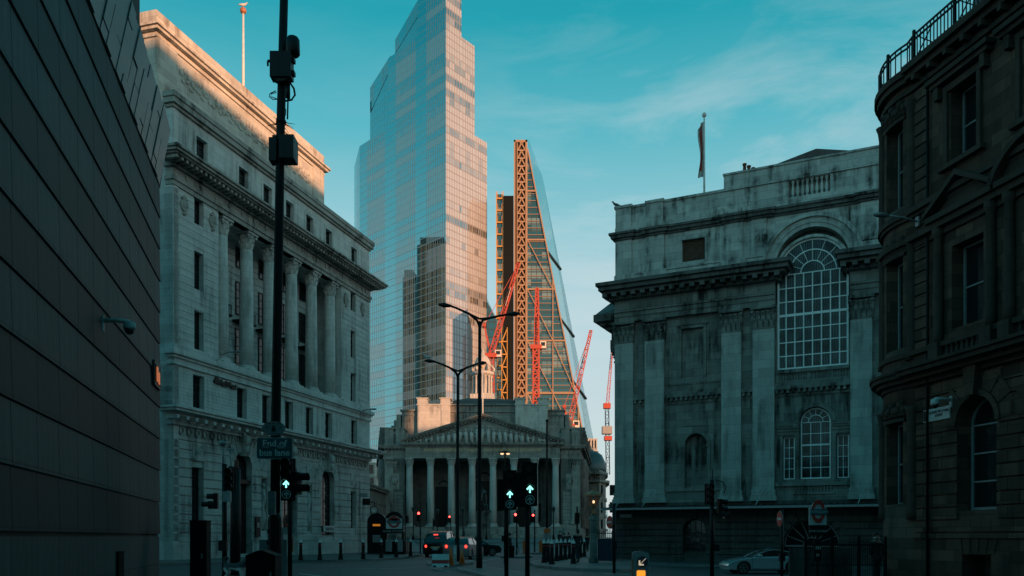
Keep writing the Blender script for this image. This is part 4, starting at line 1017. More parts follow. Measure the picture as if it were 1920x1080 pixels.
# ================================================================ EXCHANGE with portico (centre)
EY = 145.0; EXC = PX(905, EY)
def ex(px, Y=EY): return PX(px, Y) - EXC
exch = thing('exchange_building', 'classical stone exchange with eight columns and a sculpted pediment', 'building', (EXC, EY, 0), 0)
def exchange_build():
    zc0, zc1, zc2 = 3.1, 13.5, 14.75
    colx = [ex(768.3 + 39.05*k) for k in range(8)]
    L0, R0 = ex(721), ex(1088); PL, PR = ex(761), ex(1049.5)
    mb = MB()                                        # steps and podium
    for k in range(9): mb.box(PL-.6-.0, PR+.6, -4.2+.38*k, 6, .9+.2*k-(1.6 if k == 0 else 0), 1.1+.2*k+.0)
    mb.box(PL-1.2, PL-.6, -3.5, 6, -.5, 2.9); mb.box(PR+.6, PR+1.2, -3.5, 6, -.5, 2.9)
    mb.box(PL-.6, PR+.6, -.9, 6, 2.6, 3.1)
    mb.build('steps', M['re'], exch)
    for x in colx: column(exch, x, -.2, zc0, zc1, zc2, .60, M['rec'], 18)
    for x in (colx[1], colx[4], colx[6]): pass
    mb = MB()                                        # body
    w = 6.0
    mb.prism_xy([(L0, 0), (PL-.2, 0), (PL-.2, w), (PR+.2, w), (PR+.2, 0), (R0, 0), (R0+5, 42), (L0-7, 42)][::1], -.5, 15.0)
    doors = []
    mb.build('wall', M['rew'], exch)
    dr = MB()
    for xx, wd, hh in ((ex(827), 1.5, 7.2), (ex(905), 2.2, 8.2), (ex(983), 1.5, 7.2)):
        dr.box(xx-wd, xx+wd, w-.12, w+.1, 3.1, 3.1+hh); 
        dr.ring_xz(xx, 3.1+hh, wd*.6, wd*.75, w-.2, w, 0, 180, 12)
    dr.build('door', M['blackp'], exch)
    fr = MB()
    for xx, wd, hh in ((ex(827), 1.5, 7.2), (ex(905), 2.2, 8.2), (ex(983), 1.5, 7.2)):
        fr.box(xx-wd-.35, xx-wd, w-.3, w, 3.1, 3.1+hh); fr.box(xx+wd, xx+wd+.35, w-.3, w, 3.1, 3.1+hh); fr.box(xx-wd-.6, xx+wd+.6, w-.4, w, 3.1+hh, 3.5+hh)
    for px in (787, 866, 944, 1022): fr.box(ex(px)-.45, ex(px)+.45, w-.25, w, 3.1, 14.5)
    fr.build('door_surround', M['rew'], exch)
    for px in (797, 1015):                            # porch side windows
        window(exch, ex(px)-.6, ex(px)+.6, 4.2, 7.4, w-.1, 2, 4, 'frame', 'glass', .08, .05)
    mb = MB()                                        # entablature of portico
    y1 = 6
    mb.box(PL, PR, -.85, y1, 14.75, 15.15); mb.box(PL-.03, PR+.03, -.88, y1, 15.15, 15.5); mb.box(PL-.12, PR+.12, -.97, y1, 15.5, 15.62); mb.box(PL, PR, -.85, y1, 15.62, 16.6)
    mb.box(PL-.15, PR+.15, -1.0, y1, 16.6, 16.72)
    dentils(mb, PL-.3, PR+.3, 16.74, 16.95, -1.3, -.8, .25, .62)
    mb.box(PL-.1, PR+.1, -.95, y1, 16.72, 16.97); mb.box(PL-.65, PR+.65, -1.5, y1, 16.97, 17.12); mb.box(PL-.78, PR+.78, -1.62, y1, 17.12, 17.3)
    mb.build('entablature', M['re'], exch)
    # pediment
    ap, zb, XL, XR = 22.35, 17.3, PL-.8, PR+.8; cx = (XL+XR)/2
    mb = MB(); mb.prism_xz([(XL+.5, zb), (XR-.5, zb), (cx, ap-.7)], -.6, y1)
    def rake(t0, t1, y):
        mb.prism_xz([(XL-.0, zb+t0), (cx, ap-.75+t0), (cx, ap-.75+t1), (XL-.0, zb+t1)], y, y1+10); mb.prism_xz([(cx, ap-.75+t0), (XR, zb+t0), (XR, zb+t1), (cx, ap-.75+t1)], y, y1+10)
    rake(.0, .22, -1.0); rake(.22, .45, -1.45); rake(.45, .62, -1.65)
    n = 24
    for sgn in (-1, 1):
        for k in range(1, n):
            t = k/n; x = (XL if sgn < 0 else XR)*(1-t) + cx*t; z = zb*(1-t) + (ap-.75)*t; mb.box(x-.13, x+.13, -1.25, -.6, z-.22, z+.03)
    mb.build('pediment', M['re'], exch)
    mb = MB(); rnd = random.Random(3)                # crowd of sculpted figures
    for k in range(23):
        x = PL + 2.6 + (PR-PL-5.2)*k/22; hmax = (ap-1.6-zb)*(1-abs(x-cx)/((XR-XL)/2)) - .15
        h = min(hmax, 2.3 + .3*rnd.random() if abs(x-cx) > 1.2 else 3.2)
        if h < .5: continue
        l = rnd.uniform(-.25, .25); y = -.78
        mb.tube([(x+l, y, zb), (x+l*.4, y-.08, zb+h*.4), (x, y-.1, zb+h*.68), (x, y-.06, zb+h*.8)], [.20*min(h, 1.6)/1.3, .26*min(h, 1.6)/1.3, .27*min(h, 1.6)/1.4, .09], 8)
        mb.ball((x, y-.12, zb+h*.9), .17*min(1, h/1.2), 8)
        s = 1 if k % 2 else -1; mb.tube([(x, y-.15, zb+h*.72), (x+s*.42, y-.22, zb+h*.55), (x+s*.7, y-.12, zb+h*(.75 if k % 3 else .35))], [.10, .08, .06], 6)
    mb.build('pediment_sculpture', M['recl'], exch)
    text_mesh('inscription', 'ANNO XIII ELIZABETHAE R. CONDITVM  ANNO VIII VICTORIAE R. RESTAVRATVM', .62, M['gold'], exch, ((PL+PR)/2, -.87, 16.1), extrude=.02, bold=.012, sx=.88)
    # side wings
    for a, b in ((L0, PL-.2), (PR+.2, R0)):
        mb = MB(); wx0, wx1 = (a+1.6, b-.3) if a == L0 else (a+.3, b-1.6); mb.courses(wx0, wx1, 3.7, 9.2, .6, -.05, .02, [], .06)
        for z0, z1, p in ((14.75, 15.4, .05), (15.4, 15.55, .18), (15.55, 16.3, .0), (16.3, 16.5, .25), (16.5, 16.75, .7), (16.75, 17.0, .85)):
            mb.box(a-p, b+p, -p, 5, z0, z1)
        dentils(mb, a, b, 16.3, 16.5, -.6, 0, .25, .6)
        mb.box(a, b, 0, 5, 17.0, 19.4)
        for c in (a+.1, b-1.5): mb.box(c, c+1.4, -.25, 5, 17.0, 19.7); mb.box(c-.12, c+1.52, -.35, 5, 19.7, 20.0)
        for q in range(10): mb.ball((a+1.9+(b-a-3.4)*q/9, -.1, 18.2+.55*math.sin(q*1.9)), .38, 6, (1,.5,.8))
        for q in range(7): t = q/6; mb.ball((a+1.7+(b-a-3.2)*t, -.12, 14.0-1.0*math.sin(math.pi*t)), .26, 6)      # swag
        mb.box((a+b)/2-.8, (a+b)/2+.8, -.12, .1, 9.5, 12.2); mb.ball(((a+b)/2, -.15, 10.9), .6, 8, (1,.4,1.2))
        mb.box(a-.05, b+.05, -.1, .1, 1, 3.6)
        mb.build('wing', M['re'], exch)
    pilaster(exch, L0+.1, L0+1.5, .25, 3.6, 13.5, 14.75, M['re']); pilaster(exch, R0-1.5, R0-.1, .25, 3.6, 13.5, 14.75, M['re'])
    # flank cornices and columns down each side street
    for side in (0, 1):
        mb = MB()
        for z0, z1, p in ((14.9, 16.4, .1), (16.4, 16.8, .8), (16.8, 17.1, 1.1)):
            mb.prism_xy([(L0-p, .4), (L0+2, .4), (L0-5, 42), (L0-7-p, 42)] if side == 0 else [(R0-2, .4), (R0+p, .4), (R0+5+p, 42), (R0+3, 42)], z0, z1)
        mb.prism_xy([(L0, .5), (L0+2, .5), (L0-5, 42), (L0-7, 42)] if side == 0 else [(R0-2, .5), (R0, .5), (R0+5, 42), (R0+3, 42)], 17.1, 19.2)
        for k in range(8):
            t = (k+.5)/8; y = 42*t; x = L0-7*t if side == 0 else R0+5*t; mb.box(x-.7, x+.7, y-.7, y+.7, 17.1, 20.3); mb.lathe(x, y, [(.8, 3), (.7, 13.4), (1.0, 14.8)], 10)
        mb.build('flank', M['mhd'], exch)
    # attic
    AY = 8.0
    def ax(px): return PX(px, EY+AY) - EXC
    def az(py): return PZ(py, EY+AY)
    for a, b in ((782.7, 844), (966, 1027)):
        mb = MB(); x0, x1 = ax(a), ax(b); mb.box(x0, x1, AY, 26, 16, az(759)); mb.box(x0-.15, x1+.15, AY-.2, 26, az(760), az(757.5))
        for c, d in ((a, a+18), (b-18, b)):
            mb.box(ax(c), ax(d), AY-.15, AY+2.2, az(760), az(748)); mb.box(ax(c)-.2, ax(d)+.2, AY-.35, AY+2.4, az(748), az(746)); mb.box(ax(c)+.15, ax(d)-.15, AY-.12, AY+.1, 16, az(760))
        cx_ = (x0+x1)/2; mb.ring_xz(cx_, az(776), 1.5, 1.75, AY-.1, AY+.02, 0, 180, 16); mb.box(cx_-1.75, cx_-1.5, AY-.1, AY, 17, az(776)); mb.box(cx_+1.5, cx_+1.75, AY-.1, AY, 17, az(776))
        mb.build('attic_tower', M['recl'], exch)
    mb = MB()
    x0, x1 = ax(844), ax(966); mb.box(x0, x1, AY+1.5, 26, 16, az(757)); mb.box(x0, x1, AY+1.2, 26, az(771), az(769)); mb.box(x0, x1, AY+1.0, 26, az(758), az(756))
    for k in range(5): c = x0 + (x1-x0)*(k+.5)/5; mb.box(c-.3, c+.3, AY+1.35, AY+1.6, 16, az(757))
    for a, b in ((752, 782.7), (1027, 1058)):
        mb.box(ax(a), ax(b), AY+1, 26, 16, az(768)); mb.box(ax(a)-.3, ax(b)+.3, AY+.7, 26, az(769), az(766.5)); mb.box(ax(a)-.2, ax(b)+.2, AY+.8, 26, az(778), az(776))
        e = a if a < 900 else b; s = -1 if a < 900 else 1
        for k in range(5): mb.box(ax(e)+s*(.2+k*.62), ax(e)+s*(.95+k*.62), AY+1+k, AY+8+k, 16, az(776+k*9))
    mb.build('attic_wall', M['re'], exch)
    mb = MB(); mb.prism_xz([(x0+.0, az(757)), (x1, az(757)), (x1, az(748)), (x1-.6, az(745.5)), (x0+3, az(743)), (x0+.5, az(748))], AY+2, 24); mb.box(x0-.1, x1+.1, AY+1.8, AY+2.1, az(756), az(753)); mb.box(x0, x1, AY+1.9, AY+2.2, az(749.5), az(748.5))
    mb.build('roof', M['lead'], exch)
exchange_build()
# rooftop bell tower, sunlit
bt_Y = 186.0
bell = thing('bell_tower', 'small cream domed bell tower with columns standing sunlit on the exchange roof', 'tower', (PX(905, bt_Y), bt_Y, 17), 0)
def bell_build():
    s = bt_Y/F; Z = lambda py: PZ(py, bt_Y) - 17
    m = MB(); m.box(-2.6, 2.6, -2.6, 2.6, 0, Z(742)); m.lathe(0, 0, [(2.3, Z(745)), (2.3, Z(740)), (1.55, Z(739)), (1.55, Z(706)), (2.15, Z(705)), (2.45, Z(702)), (2.5, Z(699)), (1.9, Z(697))], 24)
    m.build('drum', M['recl'], bell)
    for k in range(12):
        a = 2*math.pi*(k+.5)/12; c = MB(); c.lathe(1.95*math.cos(a), 1.95*math.sin(a), [(.3, Z(740)), (.24, Z(738)), (.20, Z(709)), (.32, Z(706))], 10); c.build('column', M['recl'], bell)
    m = MB(); m.lathe(0, 0, [(1.75, Z(697)), (1.7, Z(686)), (1.95, Z(685)), (1.8, Z(683)), (1.6, Z(677)), (1.15, Z(670)), (.5, Z(665)), (.35, Z(662)), (.3, Z(657)), (0.02, Z(652))], 24)
    for k in range(6):
        a = 2*math.pi*k/6; m.tube([(2.3*math.cos(a), 2.3*math.sin(a), Z(697)), (2.45*math.cos(a), 2.45*math.sin(a), Z(692)), (1.8*math.cos(a), 1.8*math.sin(a), Z(685))], [.35,.28,.2], 8)
    m.build('dome', M['recl'], bell)
bell_build()
fy = EY+1; flagpole('flagpole', 'thin pale flagpole above the point of the exchange pediment', (PX(905, fy), fy, 22.0), PZ(690, fy)-22.0, .14, M['gold'])

# ================================================================ glass skyscraper
C0 = Vector((PX(836, 450), 450, 0)); LD = Vector((-.67, .74, 0)).normalized(); RD = Vector((.6, .8, 0))
glt = thing('glass_skyscraper', 'huge stepped glass skyscraper with a lit pinkish side and teal side', 'skyscraper', tuple(C0), 0)
def skyscraper_build():
    def P(l, r): v = LD*l + RD*r; return (v.x, v.y)
    def prism(mb, pts, tops, z0=0, side=None):
        n = len(pts)
        acc = 0
        for i in range(n):
            j = (i+1) % n; p, q = pts[i], pts[j]; L_ = math.hypot(q[0]-p[0], q[1]-p[1])
            if side and i not in side: acc += L_; continue
            mb.face([(p[0], p[1], z0), (q[0], q[1], z0), (q[0], q[1], tops[j]), (p[0], p[1], tops[i])], False, [(acc, z0), (acc+L_, z0), (acc+L_, tops[j]), (acc, tops[i])]); acc += L_
        if not side or n in (side or ()): mb.face([(p[0], p[1], t) for p, t in zip(pts, tops)])
    # pts order: front corner..., normals outwards (counter clockwise from above)
    lf = MB(); rt = MB(); tp = MB()
    def block(l0, l1, r0, r1, top, tops=None, dl=0, dr=0):
        a, b, c, d = P(l1, r0), P(l0, r0), P(l0, r1), P(l1, r1); t = tops or [top]*4
        prism(lf, [a, b, c, d], t, 0, [0, 3, 4]); prism(rt, [a, b, c, d], t, 0, [1, 2])
    block(0, 25.3, 0, 12.7, 0, [297, 302, 302, 297])
    block(25.3, 54.4, 0, 34, 276)
    block(54.4, 84.5, 0.0, 34, 236)
    block(0, 25, 12.7, 23.9, 271)
    block(0, 25, 23.9, 34.8, 222)
    a = P(84.5, 0); b = (a[0]-.35*18, a[1]+.94*18); c = P(84.5, 30); prism(lf, [b, a, c], [231, 236, 236], 0, [0, 3])
    lf.build('west_glass_wall', M['tower'], glt); rt.build('south_glass_wall', M['towerr'], glt)
    # sloping crowns
    def wedge(px0, px1, Y0, Y1, yt0, yt1, zlow, ys0, ys1):
        p0, p1 = (PX(px0, Y0)-C0.x, Y0-450), (PX(px1, Y1)-C0.x, Y1-450)
        zt0, zt1 = PZ(yt0, Y0), PZ(yt1, Y1); zs0, zs1 = PZ(ys0, Y0), PZ(ys1, Y1)
        q0 = (p0[0]+10, p0[1]+14); q1 = (p1[0]+10, p1[1]+14)
        m2 = MB(); m2.prism_xy([p0, p1, q1, q0], zlow, [zs0, zs1, zs1, zs0]); 
        m3 = MB(); o = -.3
        m3.prism_xy([(p0[0]-.1, p0[1]+o), (p1[0]-.1, p1[1]+o), q1, q0], max(min(zs0, zs1), zlow), [zt0, zt1, zt1, zt0]) if False else None
        b = len(m3.v)
        m3.v += [(p0[0], p0[1]-.3, zs0), (p1[0], p1[1]-.3, zs1), (p1[0], p1[1]-.3, zt1), (p0[0], p0[1]-.3, zt0), (q0[0], q0[1], zs0), (q1[0], q1[1], zs1), (q1[0], q1[1], zt1), (q0[0], q0[1], zt0)]
        m3.idx([(0,1,2,3), (3,2,6,7), (5,4,7,6), (0,3,7,4), (1,5,6,2), (0,4,5,1)], b)
        m2.build('crown_glazing', M['topglass'], glt); m3.build('crown_screen', M['tower'], glt)
    wedge(741, 784, 500, 476, 75, 0, 270, 100, 30)
    wedge(694, 732, 520, 500, 165, 105, 230, 212, 130)
    # dark louvre panel
    m = MB(); p0, p1 = (PX(694.5, 519.7)-C0.x, 519.2-450), (PX(713, 512.4)-C0.x, 511.7-450)
    m.v += [(p0[0], p0[1], PZ(211, 520)), (p1[0], p1[1], PZ(186, 512)), (p1[0], p1[1], PZ(165, 512)), (p0[0], p0[1], PZ(193, 520))]; m.idx([(0,1,2,3)], 0)
    m.v += [(x+1, y+1, z) for x, y, z in m.v[:4]]; m.idx([(7,6,5,4), (0,4,5,1), (1,5,6,2), (2,6,7,3), (3,7,4,0)], 0)
    m.build('louvre_panel', M['darkclad'], glt)
skyscraper_build()
# tower mirrored in the glass, standing out of frame behind the bank
def ribbed(label, x, y, hx, hy, h):
    t = thing('ribbed_tower', label, 'tower', (x, y, 0), 0)
    c = min(hx, hy)*.3; m = MB(); m.prism_xy([(-hx+c, -hy), (hx-c, -hy), (hx, -hy+c), (hx, hy-c), (hx-c, hy), (-hx+c, hy), (-hx, hy-c), (-hx, -hy+c)], 0, h-6); m.build('wall', M['reflect'], t)
    m = MB(); m.box(-hx*.7, hx*.7, -hy*.8, hy*.8, h-6, h); m.build('roof_plant', M['darkclad'], t)
ribbed('broad brown ribbed tower behind the bank, mirrored in the glass skyscraper', -203, 488.5, 14, 10.5, 216)
ribbed('slim lower brown tower behind the bank, mirrored in the glass skyscraper', -203, 506, 10, 3.8, 194)

# ================================================================ wedge-shaped tower with ladder frame
WY = 484.0
wdg = thing('wedge_tower', 'tapering glass wedge tower with a cream braced steel ladder frame', 'skyscraper', (PX(976, WY), WY, 0), 0)
def wedge_build():
    X = lambda px: PX(px, WY) - PX(976, WY); Z = lambda py: PZ(py, WY)
    zt = Z(262); x0, x1 = X(963.5), X(989)
    m = MB(); m.box(x0+.6, x1-.3, 1.5, 14, 0, zt-1); m.build('core', M['recess'], wdg)
    m = MB(); xi = X(984.5)
    m.box(x0, x0+.9, 0, 2.5, 0, zt); m.box(X(985.2), x1, 0, 2.5, 0, zt); m.box(x0, x1, 0, 2.5, zt-1.2, zt); m.box(x0+1.6, x0+2.1, .3, 1.2, 0, zt)
    z = zt - 1.2; hgt = 4.5; xa, xb = x0+2.2, X(985)
    while z > -2:
        zb = z - hgt; xm = (xa+xb)/2
        m.bar((xa, .6, zb), (xb, .6, zb), .42, .7); m.bar((xa, .6, zb), (xm, .6, z-.4), .36, .7); m.bar((xb, .6, zb), (xm, .6, z-.4), .36, .7)
        m.bar((xm-1.0, .6, z-.3), (xm+1.0, .6, z-.3), .6, .8)
        z = zb
    m.build('ladder_frame', M['steel'], wdg)
    # floors face: polygon narrowing to the top
    zi = lambda py: X(989 + (py-275)*106/540.0)
    fl = MB(); pts = [(x1, 0), (zi(1000), 0), (zi(275)+.2, Z(275)), (x1, Z(275))]
    fl.prism_xz([(x1, 0), (X(1133), 0), (X(989.5), Z(276)), (x1, Z(276))], 3, 40); fl.build('floor_glazing', M['cheese'], wdg)
    sl = MB(); out = lambda py: 13.5/3.3*min(1, (py-262)/40.0)
    a0, a1 = (X(1133), 2.9, 0), (X(989.5), 2.9, Z(276)); o0, o1 = (X(1147)*1.0+6.0, 60, 0), (X(996)+1, 60, Z(262))
    # glass slope seen at a grazing angle
    pxo = lambda px, Y: PX(px, Y) - PX(976, WY)
    Yb = WY+50
    b1 = (pxo(1149, Yb), 50, 0); b2 = (pxo(1017, Yb), 50, PZ(330, Yb)); b3 = (pxo(991, Yb), 50, PZ(261, Yb))
    L1 = math.dist(a0, a1)
    sl.face([a0, b1, b2, a1], False, [(0, 0), (50, 0), (50, L1*.9), (0, L1)]); sl.face([a1, b2, b3], False, [(0, L1), (50, L1*.9), (50, L1*1.02)])
    sl.face([b1, a0, a1, b3, b2]); sl.build('slope_glass', M['cheeseg'], wdg)
    for py in (470, 596, 712): 
        t = (py - 276)/(1000-276.0); 
        pa = (X(989.5 + (1127.5-989.5)*t)+.3, 2.5, Z(py)); t2 = (py+36-330)/(1006-330.0); pb = (pxo(1017 + (1149-1017)*t2, Yb)-.0, 49, PZ(py+36, Yb)); MB().bar(pa, pb, 1.1).build('slope_beam', M['darkclad'], wdg)
    # mega frame: diagonals, floors, columns
    mg = MB(); y = 2.2
    xr = lambda z: X(989.5) + (X(1133)-X(989.5))*(Z(276)-z)/Z(276)
    lv = [Z(p) for p in (355, 447, 540, 637, 736, 835, 930)]
    for z in lv: mg.bar((x1, y, z), (xr(z), y, z), .5, .9)
    z = 2; fe = MB()
    while z < Z(300):
        fe.bar((x1, 2.7, z), (xr(z), 2.7, z), .25, .5); z += 3.9
    fe.build('floor_edges', M['dsteel'], wdg)
    mg.bar((xr(0), y, 0), (xr(Z(276)), y, Z(276)), .7)
    zz = [Z(276)] + lv
    for a, b in zip(zz[:-1], zz[1:]):
        for u0, u1 in ((x1, x1+14.5),): 
            if xr(b) > u1: mg.bar((u0, y-.3, a if a < Z(276) else a), (u1, y-.3, b), .45)
    for u0 in (x1+14.5, x1+29): mg.bar((u0, y, 0), (u0, y, Z(276) - (u0-X(989.5))/(X(1133)-X(989.5))*Z(276)), .55)
    for k in range(len(zz)-2):
        a, c = zz[k+1], zz[k+2]
        if xr(c) > x1+29-2: mg.bar((x1+14.5, y-.3, a), (min(xr(c), x1+29), y-.3, c), .45)
    mg.build('mega_frame', M['steel'], wdg)
wedge_build()
# dark tower with yellow service frame
drk = thing('dark_slab_tower', 'slim black tower with orange framed window strip beside the ladder frame', 'skyscraper', (PX(945, 470), 470, 0), 0)
def dark_build():
    X = lambda px: PX(px, 470) - PX(945, 470); Z = lambda py: PZ(py, 470)
    m = MB(); m.box(X(944), X(963), 0, 20, 0, Z(367)); m.box(X(931), X(944), 2, 16, 0, Z(362)); m.build('wall', M['darkclad'], drk)
    g = MB(); g.box(X(931.5), X(943.5), 1.7, 2.0, 0, Z(362)); g.build('glass_strip', M['cheese'], drk)
    m = MB(); m.box(X(930), X(931.6), .5, 2, 0, Z(358)); m.box(X(942.4), X(944), .5, 2, 0, Z(358)); z = 3
    while z < Z(358): m.box(X(930), X(944), .8, 1.7, z, z+.7); m.box(X(932.6), X(933.4), .9, 1.6, z, z+4); m.box(X(940.5), X(941.3), .9, 1.6, z, z+4); z += 6.6
    m.build('orange_frame', M['ysteel'], drk)
    m = MB(); m.box(X(940), X(941), -3, -2.2, 0, Z(616)); m.box(X(950.5), X(951.8), -3, -2.2, 0, Z(616)); z = 3; k = 0
    while z < Z(616)-4:
        m.box(X(940), X(951.8), -2.9, -2.3, z, z+.6); m.bar((X(941 if k % 2 else 950.5), -2.6, z), (X(950.5 if k % 2 else 941), -2.6, z+7), .5); z += 7; k += 1
    m.build('stair_frame', M['ysteel'], drk)
drk_ = dark_build()
m = MB(); m.prism_xy([(PX(913, 430), 430), (PX(931, 430), 430), (PX(931, 430), 450), (PX(913, 450), 450)], 0, [PZ(565, 430), PZ(600, 430), PZ(600, 450), PZ(560, 450)])
lowt = tag(m.build('office_block', M['cheese']), 'dark gridded office roofline filling the gap right of the glass skyscraper', 'building')

# ================================================================ cranes
def lattice(mb, p, q, w, n, t, taper=1.0, up=(0,0,1)):
    p = Vector(p); q = Vector(q); d = (q-p).normalized(); u = Vector(up) if abs(d.dot(Vector(up))) < .9 else Vector((0,1,0))
    a = d.cross(u).normalized(); b = a.cross(d)
    def C(k, i):
        ww = w*(1 + (taper-1)*k/n)/2; s = ((-1,-1), (1,-1), (1,1), (-1,1))[i]; return p + (q-p)*k/n + a*ww*s[0] + b*ww*s[1]
    for i in range(4): mb.bar(C(0, i), C(n, i), t*1.3)
    for k in range(n):
        for i in range(4):
            j = (i+1) % 4
            mb.bar(C(k, i if k % 2 else j), C(k+1, j if k % 2 else i), t); mb.bar(C(k+1, i), C(k+1, j), t)
def crane(label, Y, base, mast_top, jib_foot, jib_tip, aframe, w=2.0, t=.28, jm='crane', mm='crane', cab=True, wtail=None, ends=None):
    X = lambda px: PX(px, Y); Z = lambda py: PZ(py, Y)
    c = thing('tower_crane', label, 'crane', (X(base[0]), Y, Z(base[1])), 0, 'cranes over the building sites behind the exchange')
    ox, oz = X(base[0]), Z(base[1]); P = lambda p, dy=0: (X(p[0])-ox, dy, Z(p[1])-oz)
    m = MB(); n = max(4, int((base[1]-mast_top[1])*Y/F/2.2)); lattice(m, P(base), P(mast_top), w, n, t); m.build('mast', M[mm], c)
    m = MB(); n = max(8, int(math.dist(P(jib_foot), P(jib_tip))/2.2)); lattice(m, P(jib_foot), P(jib_tip), w*.8, n, t*.85, .55, (0,1,0)); m.build('jib', M[jm], c)
    m = MB(); h = P(mast_top); m.box(h[0]-w, h[0]+w, -w*.8, w*.8, h[2]-.6, h[2]+.8)
    if aframe: m.bar(P(mast_top), P(aframe), .5); m.bar(P(jib_foot), P(aframe), .45); m.bar(P(aframe), P(jib_tip), .16); m.box(P(aframe)[0]-.6, P(aframe)[0]+.6, -1, 1, P(aframe)[2]-.6, P(aframe)[2]+.4)
    m.build('slewing_deck', M[jm], c)
    if cab: m = MB(); m.box(h[0]+w*.7, h[0]+w*1.8, -1.2, 1.0, h[2]-.4, h[2]+2.0); cb = m.build('cab', M['cranew'], c); g = MB(); g.box(h[0]+w*.9, h[0]+w*1.6, -1.28, -1.2, h[2]+.4, h[2]+1.6); g.build('cab_window', M['glass'], cb)
    # painted white bands / ballast on the jib
    if ends:
        m = MB(); p, q = Vector(P(jib_foot)), Vector(P(jib_tip)); a = p.lerp(q, ends[0]); b = p.lerp(q, ends[1]); m.bar(a + Vector((0,-w*.5,0)), b + Vector((0,-w*.5,0)), w*.62, .1); m.build('jib_panel', M[ends[2]], c)
    return c
crane('red luffing crane with its jib leaning right across the dark slab tower', 300, (921, 745), (920, 668), (921, 664), (972, 494), (908, 610), 2.1, .26, ends=(.52, .72, 'cranew'))
crane('red crane with an upright jib in front of the wedge tower', 290, (1005, 765), (1005, 652), (1006, 650), (1007, 541), None, 1.9, .42, ends=(.0, .5, 'crane'))
crane('pale red and white crane leaning right past the foot of the wedge tower', 300, (1066, 815), (1066, 800), (1067, 797), (1108, 620), (1058, 762), 2.1, .22, ends=(.60, .72, 'crane'))
cr4 = crane('distant thin crane beside the mansion corner with a dark lattice mast', 230, (1140, 890), (1138, 762), (1139, 757), (1149, 640), None, .95, .09, 'crane', 'darkclad', False, ends=(.55, .8, 'crane'))
m = MB(); m.box(-1.6, 1.0, -1.2, 1.2, PZ(814, 230)-PZ(890, 230), PZ(800, 230)-PZ(890, 230)); m.build('counterweight', M['grey'], cr4)
m = MB(); m.box(-1.0, 1.0, -1.0, 1.0, PZ(826, 230)-PZ(890, 230), PZ(818, 230)-PZ(890, 230)); m.build('collar', M['crane'], cr4)

# ================================================================ buildings beyond
def block_building(name, label, x0, x1, Y, D, ztop, mat, floors, cols, rz=0, cornice=True, winm='glass', wframe='frame', z0=0, mansard=None, winw=.5):
    t = thing(name, label, 'building', (x0, Y, z0), rz); W = x1-x0; H = ztop - z0
    m = MB(); m.box(0, W, 0, D, -1, H)
    for f in range(floors+1):
        zz = H*f/floors; m.box(-.15, W+.15, -.15, D+.1, zz-.15, zz+.12)
    if cornice: m.box(-.5, W+.5, -.5, D+.3, H-.4, H); m.box(-.7, W+.7, -.7, D+.3, H, H+.3)
    for c in range(cols+1): xx = W*c/cols; m.box(max(xx-.18, -.1), min(xx+.18, W+.1), -.22, .05, 0, H)
    m.build('wall', M[mat], t)
    for f in range(floors):
        for c in range(cols):
            a = W*(c+.5)/cols; hw = W/cols*winw/2; b0 = H*f/floors+H/floors*.25; b1 = H*(f+1)/floors-H/floors*.18
            w = MB(); w.box(a-hw-.12, a+hw+.12, -.12, -.0, b0-.15, b0); w.box(a-hw-.12, a-hw, -.12, 0, b0, b1); w.box(a+hw, a+hw+.12, -.12, 0, b0, b1); w.box(a-hw-.12, a+hw+.12, -.12, 0, b1, b1+.15); w.box(a-.04, a+.04, -.08, 0, b0, b1); w.box(a-hw, a+hw, -.08, 0, (b0+b1)/2-.04, (b0+b1)/2+.04)
            w = w.build('window', M[wframe], t); g = MB(); g.box(a-hw, a+hw, -.04, -.01, b0, b1); g.build('pane', M[winm], w)
    if mansard:
        m = MB(); hh = mansard
        b = len(m.v); m.v += [(0,0,H+.3), (W,0,H+.3), (W,D,H+.3), (0,D,H+.3), (hh*.35,hh*.35,H+hh), (W-hh*.35,hh*.35,H+hh), (W-hh*.35,D-hh*.35,H+hh), (hh*.35,D-hh*.35,H+hh)]
        m.idx([(0,1,5,4),(1,2,6,5),(2,3,7,6),(3,0,4,7),(4,5,6,7)], b); rf = m.build('roof', M['slate'], t)
        for c in range(cols):
            a = W*(c+.5)/cols; d_ = MB(); d_.box(a-.6, a+.6, -.05, 1.2, H+.3, H+1.8); d_.prism_xz([(a-.8, H+1.8), (a+.8, H+1.8), (a, H+2.4)], -.15, 1.4); d_.build('dormer', M[mat], rf)
    return t
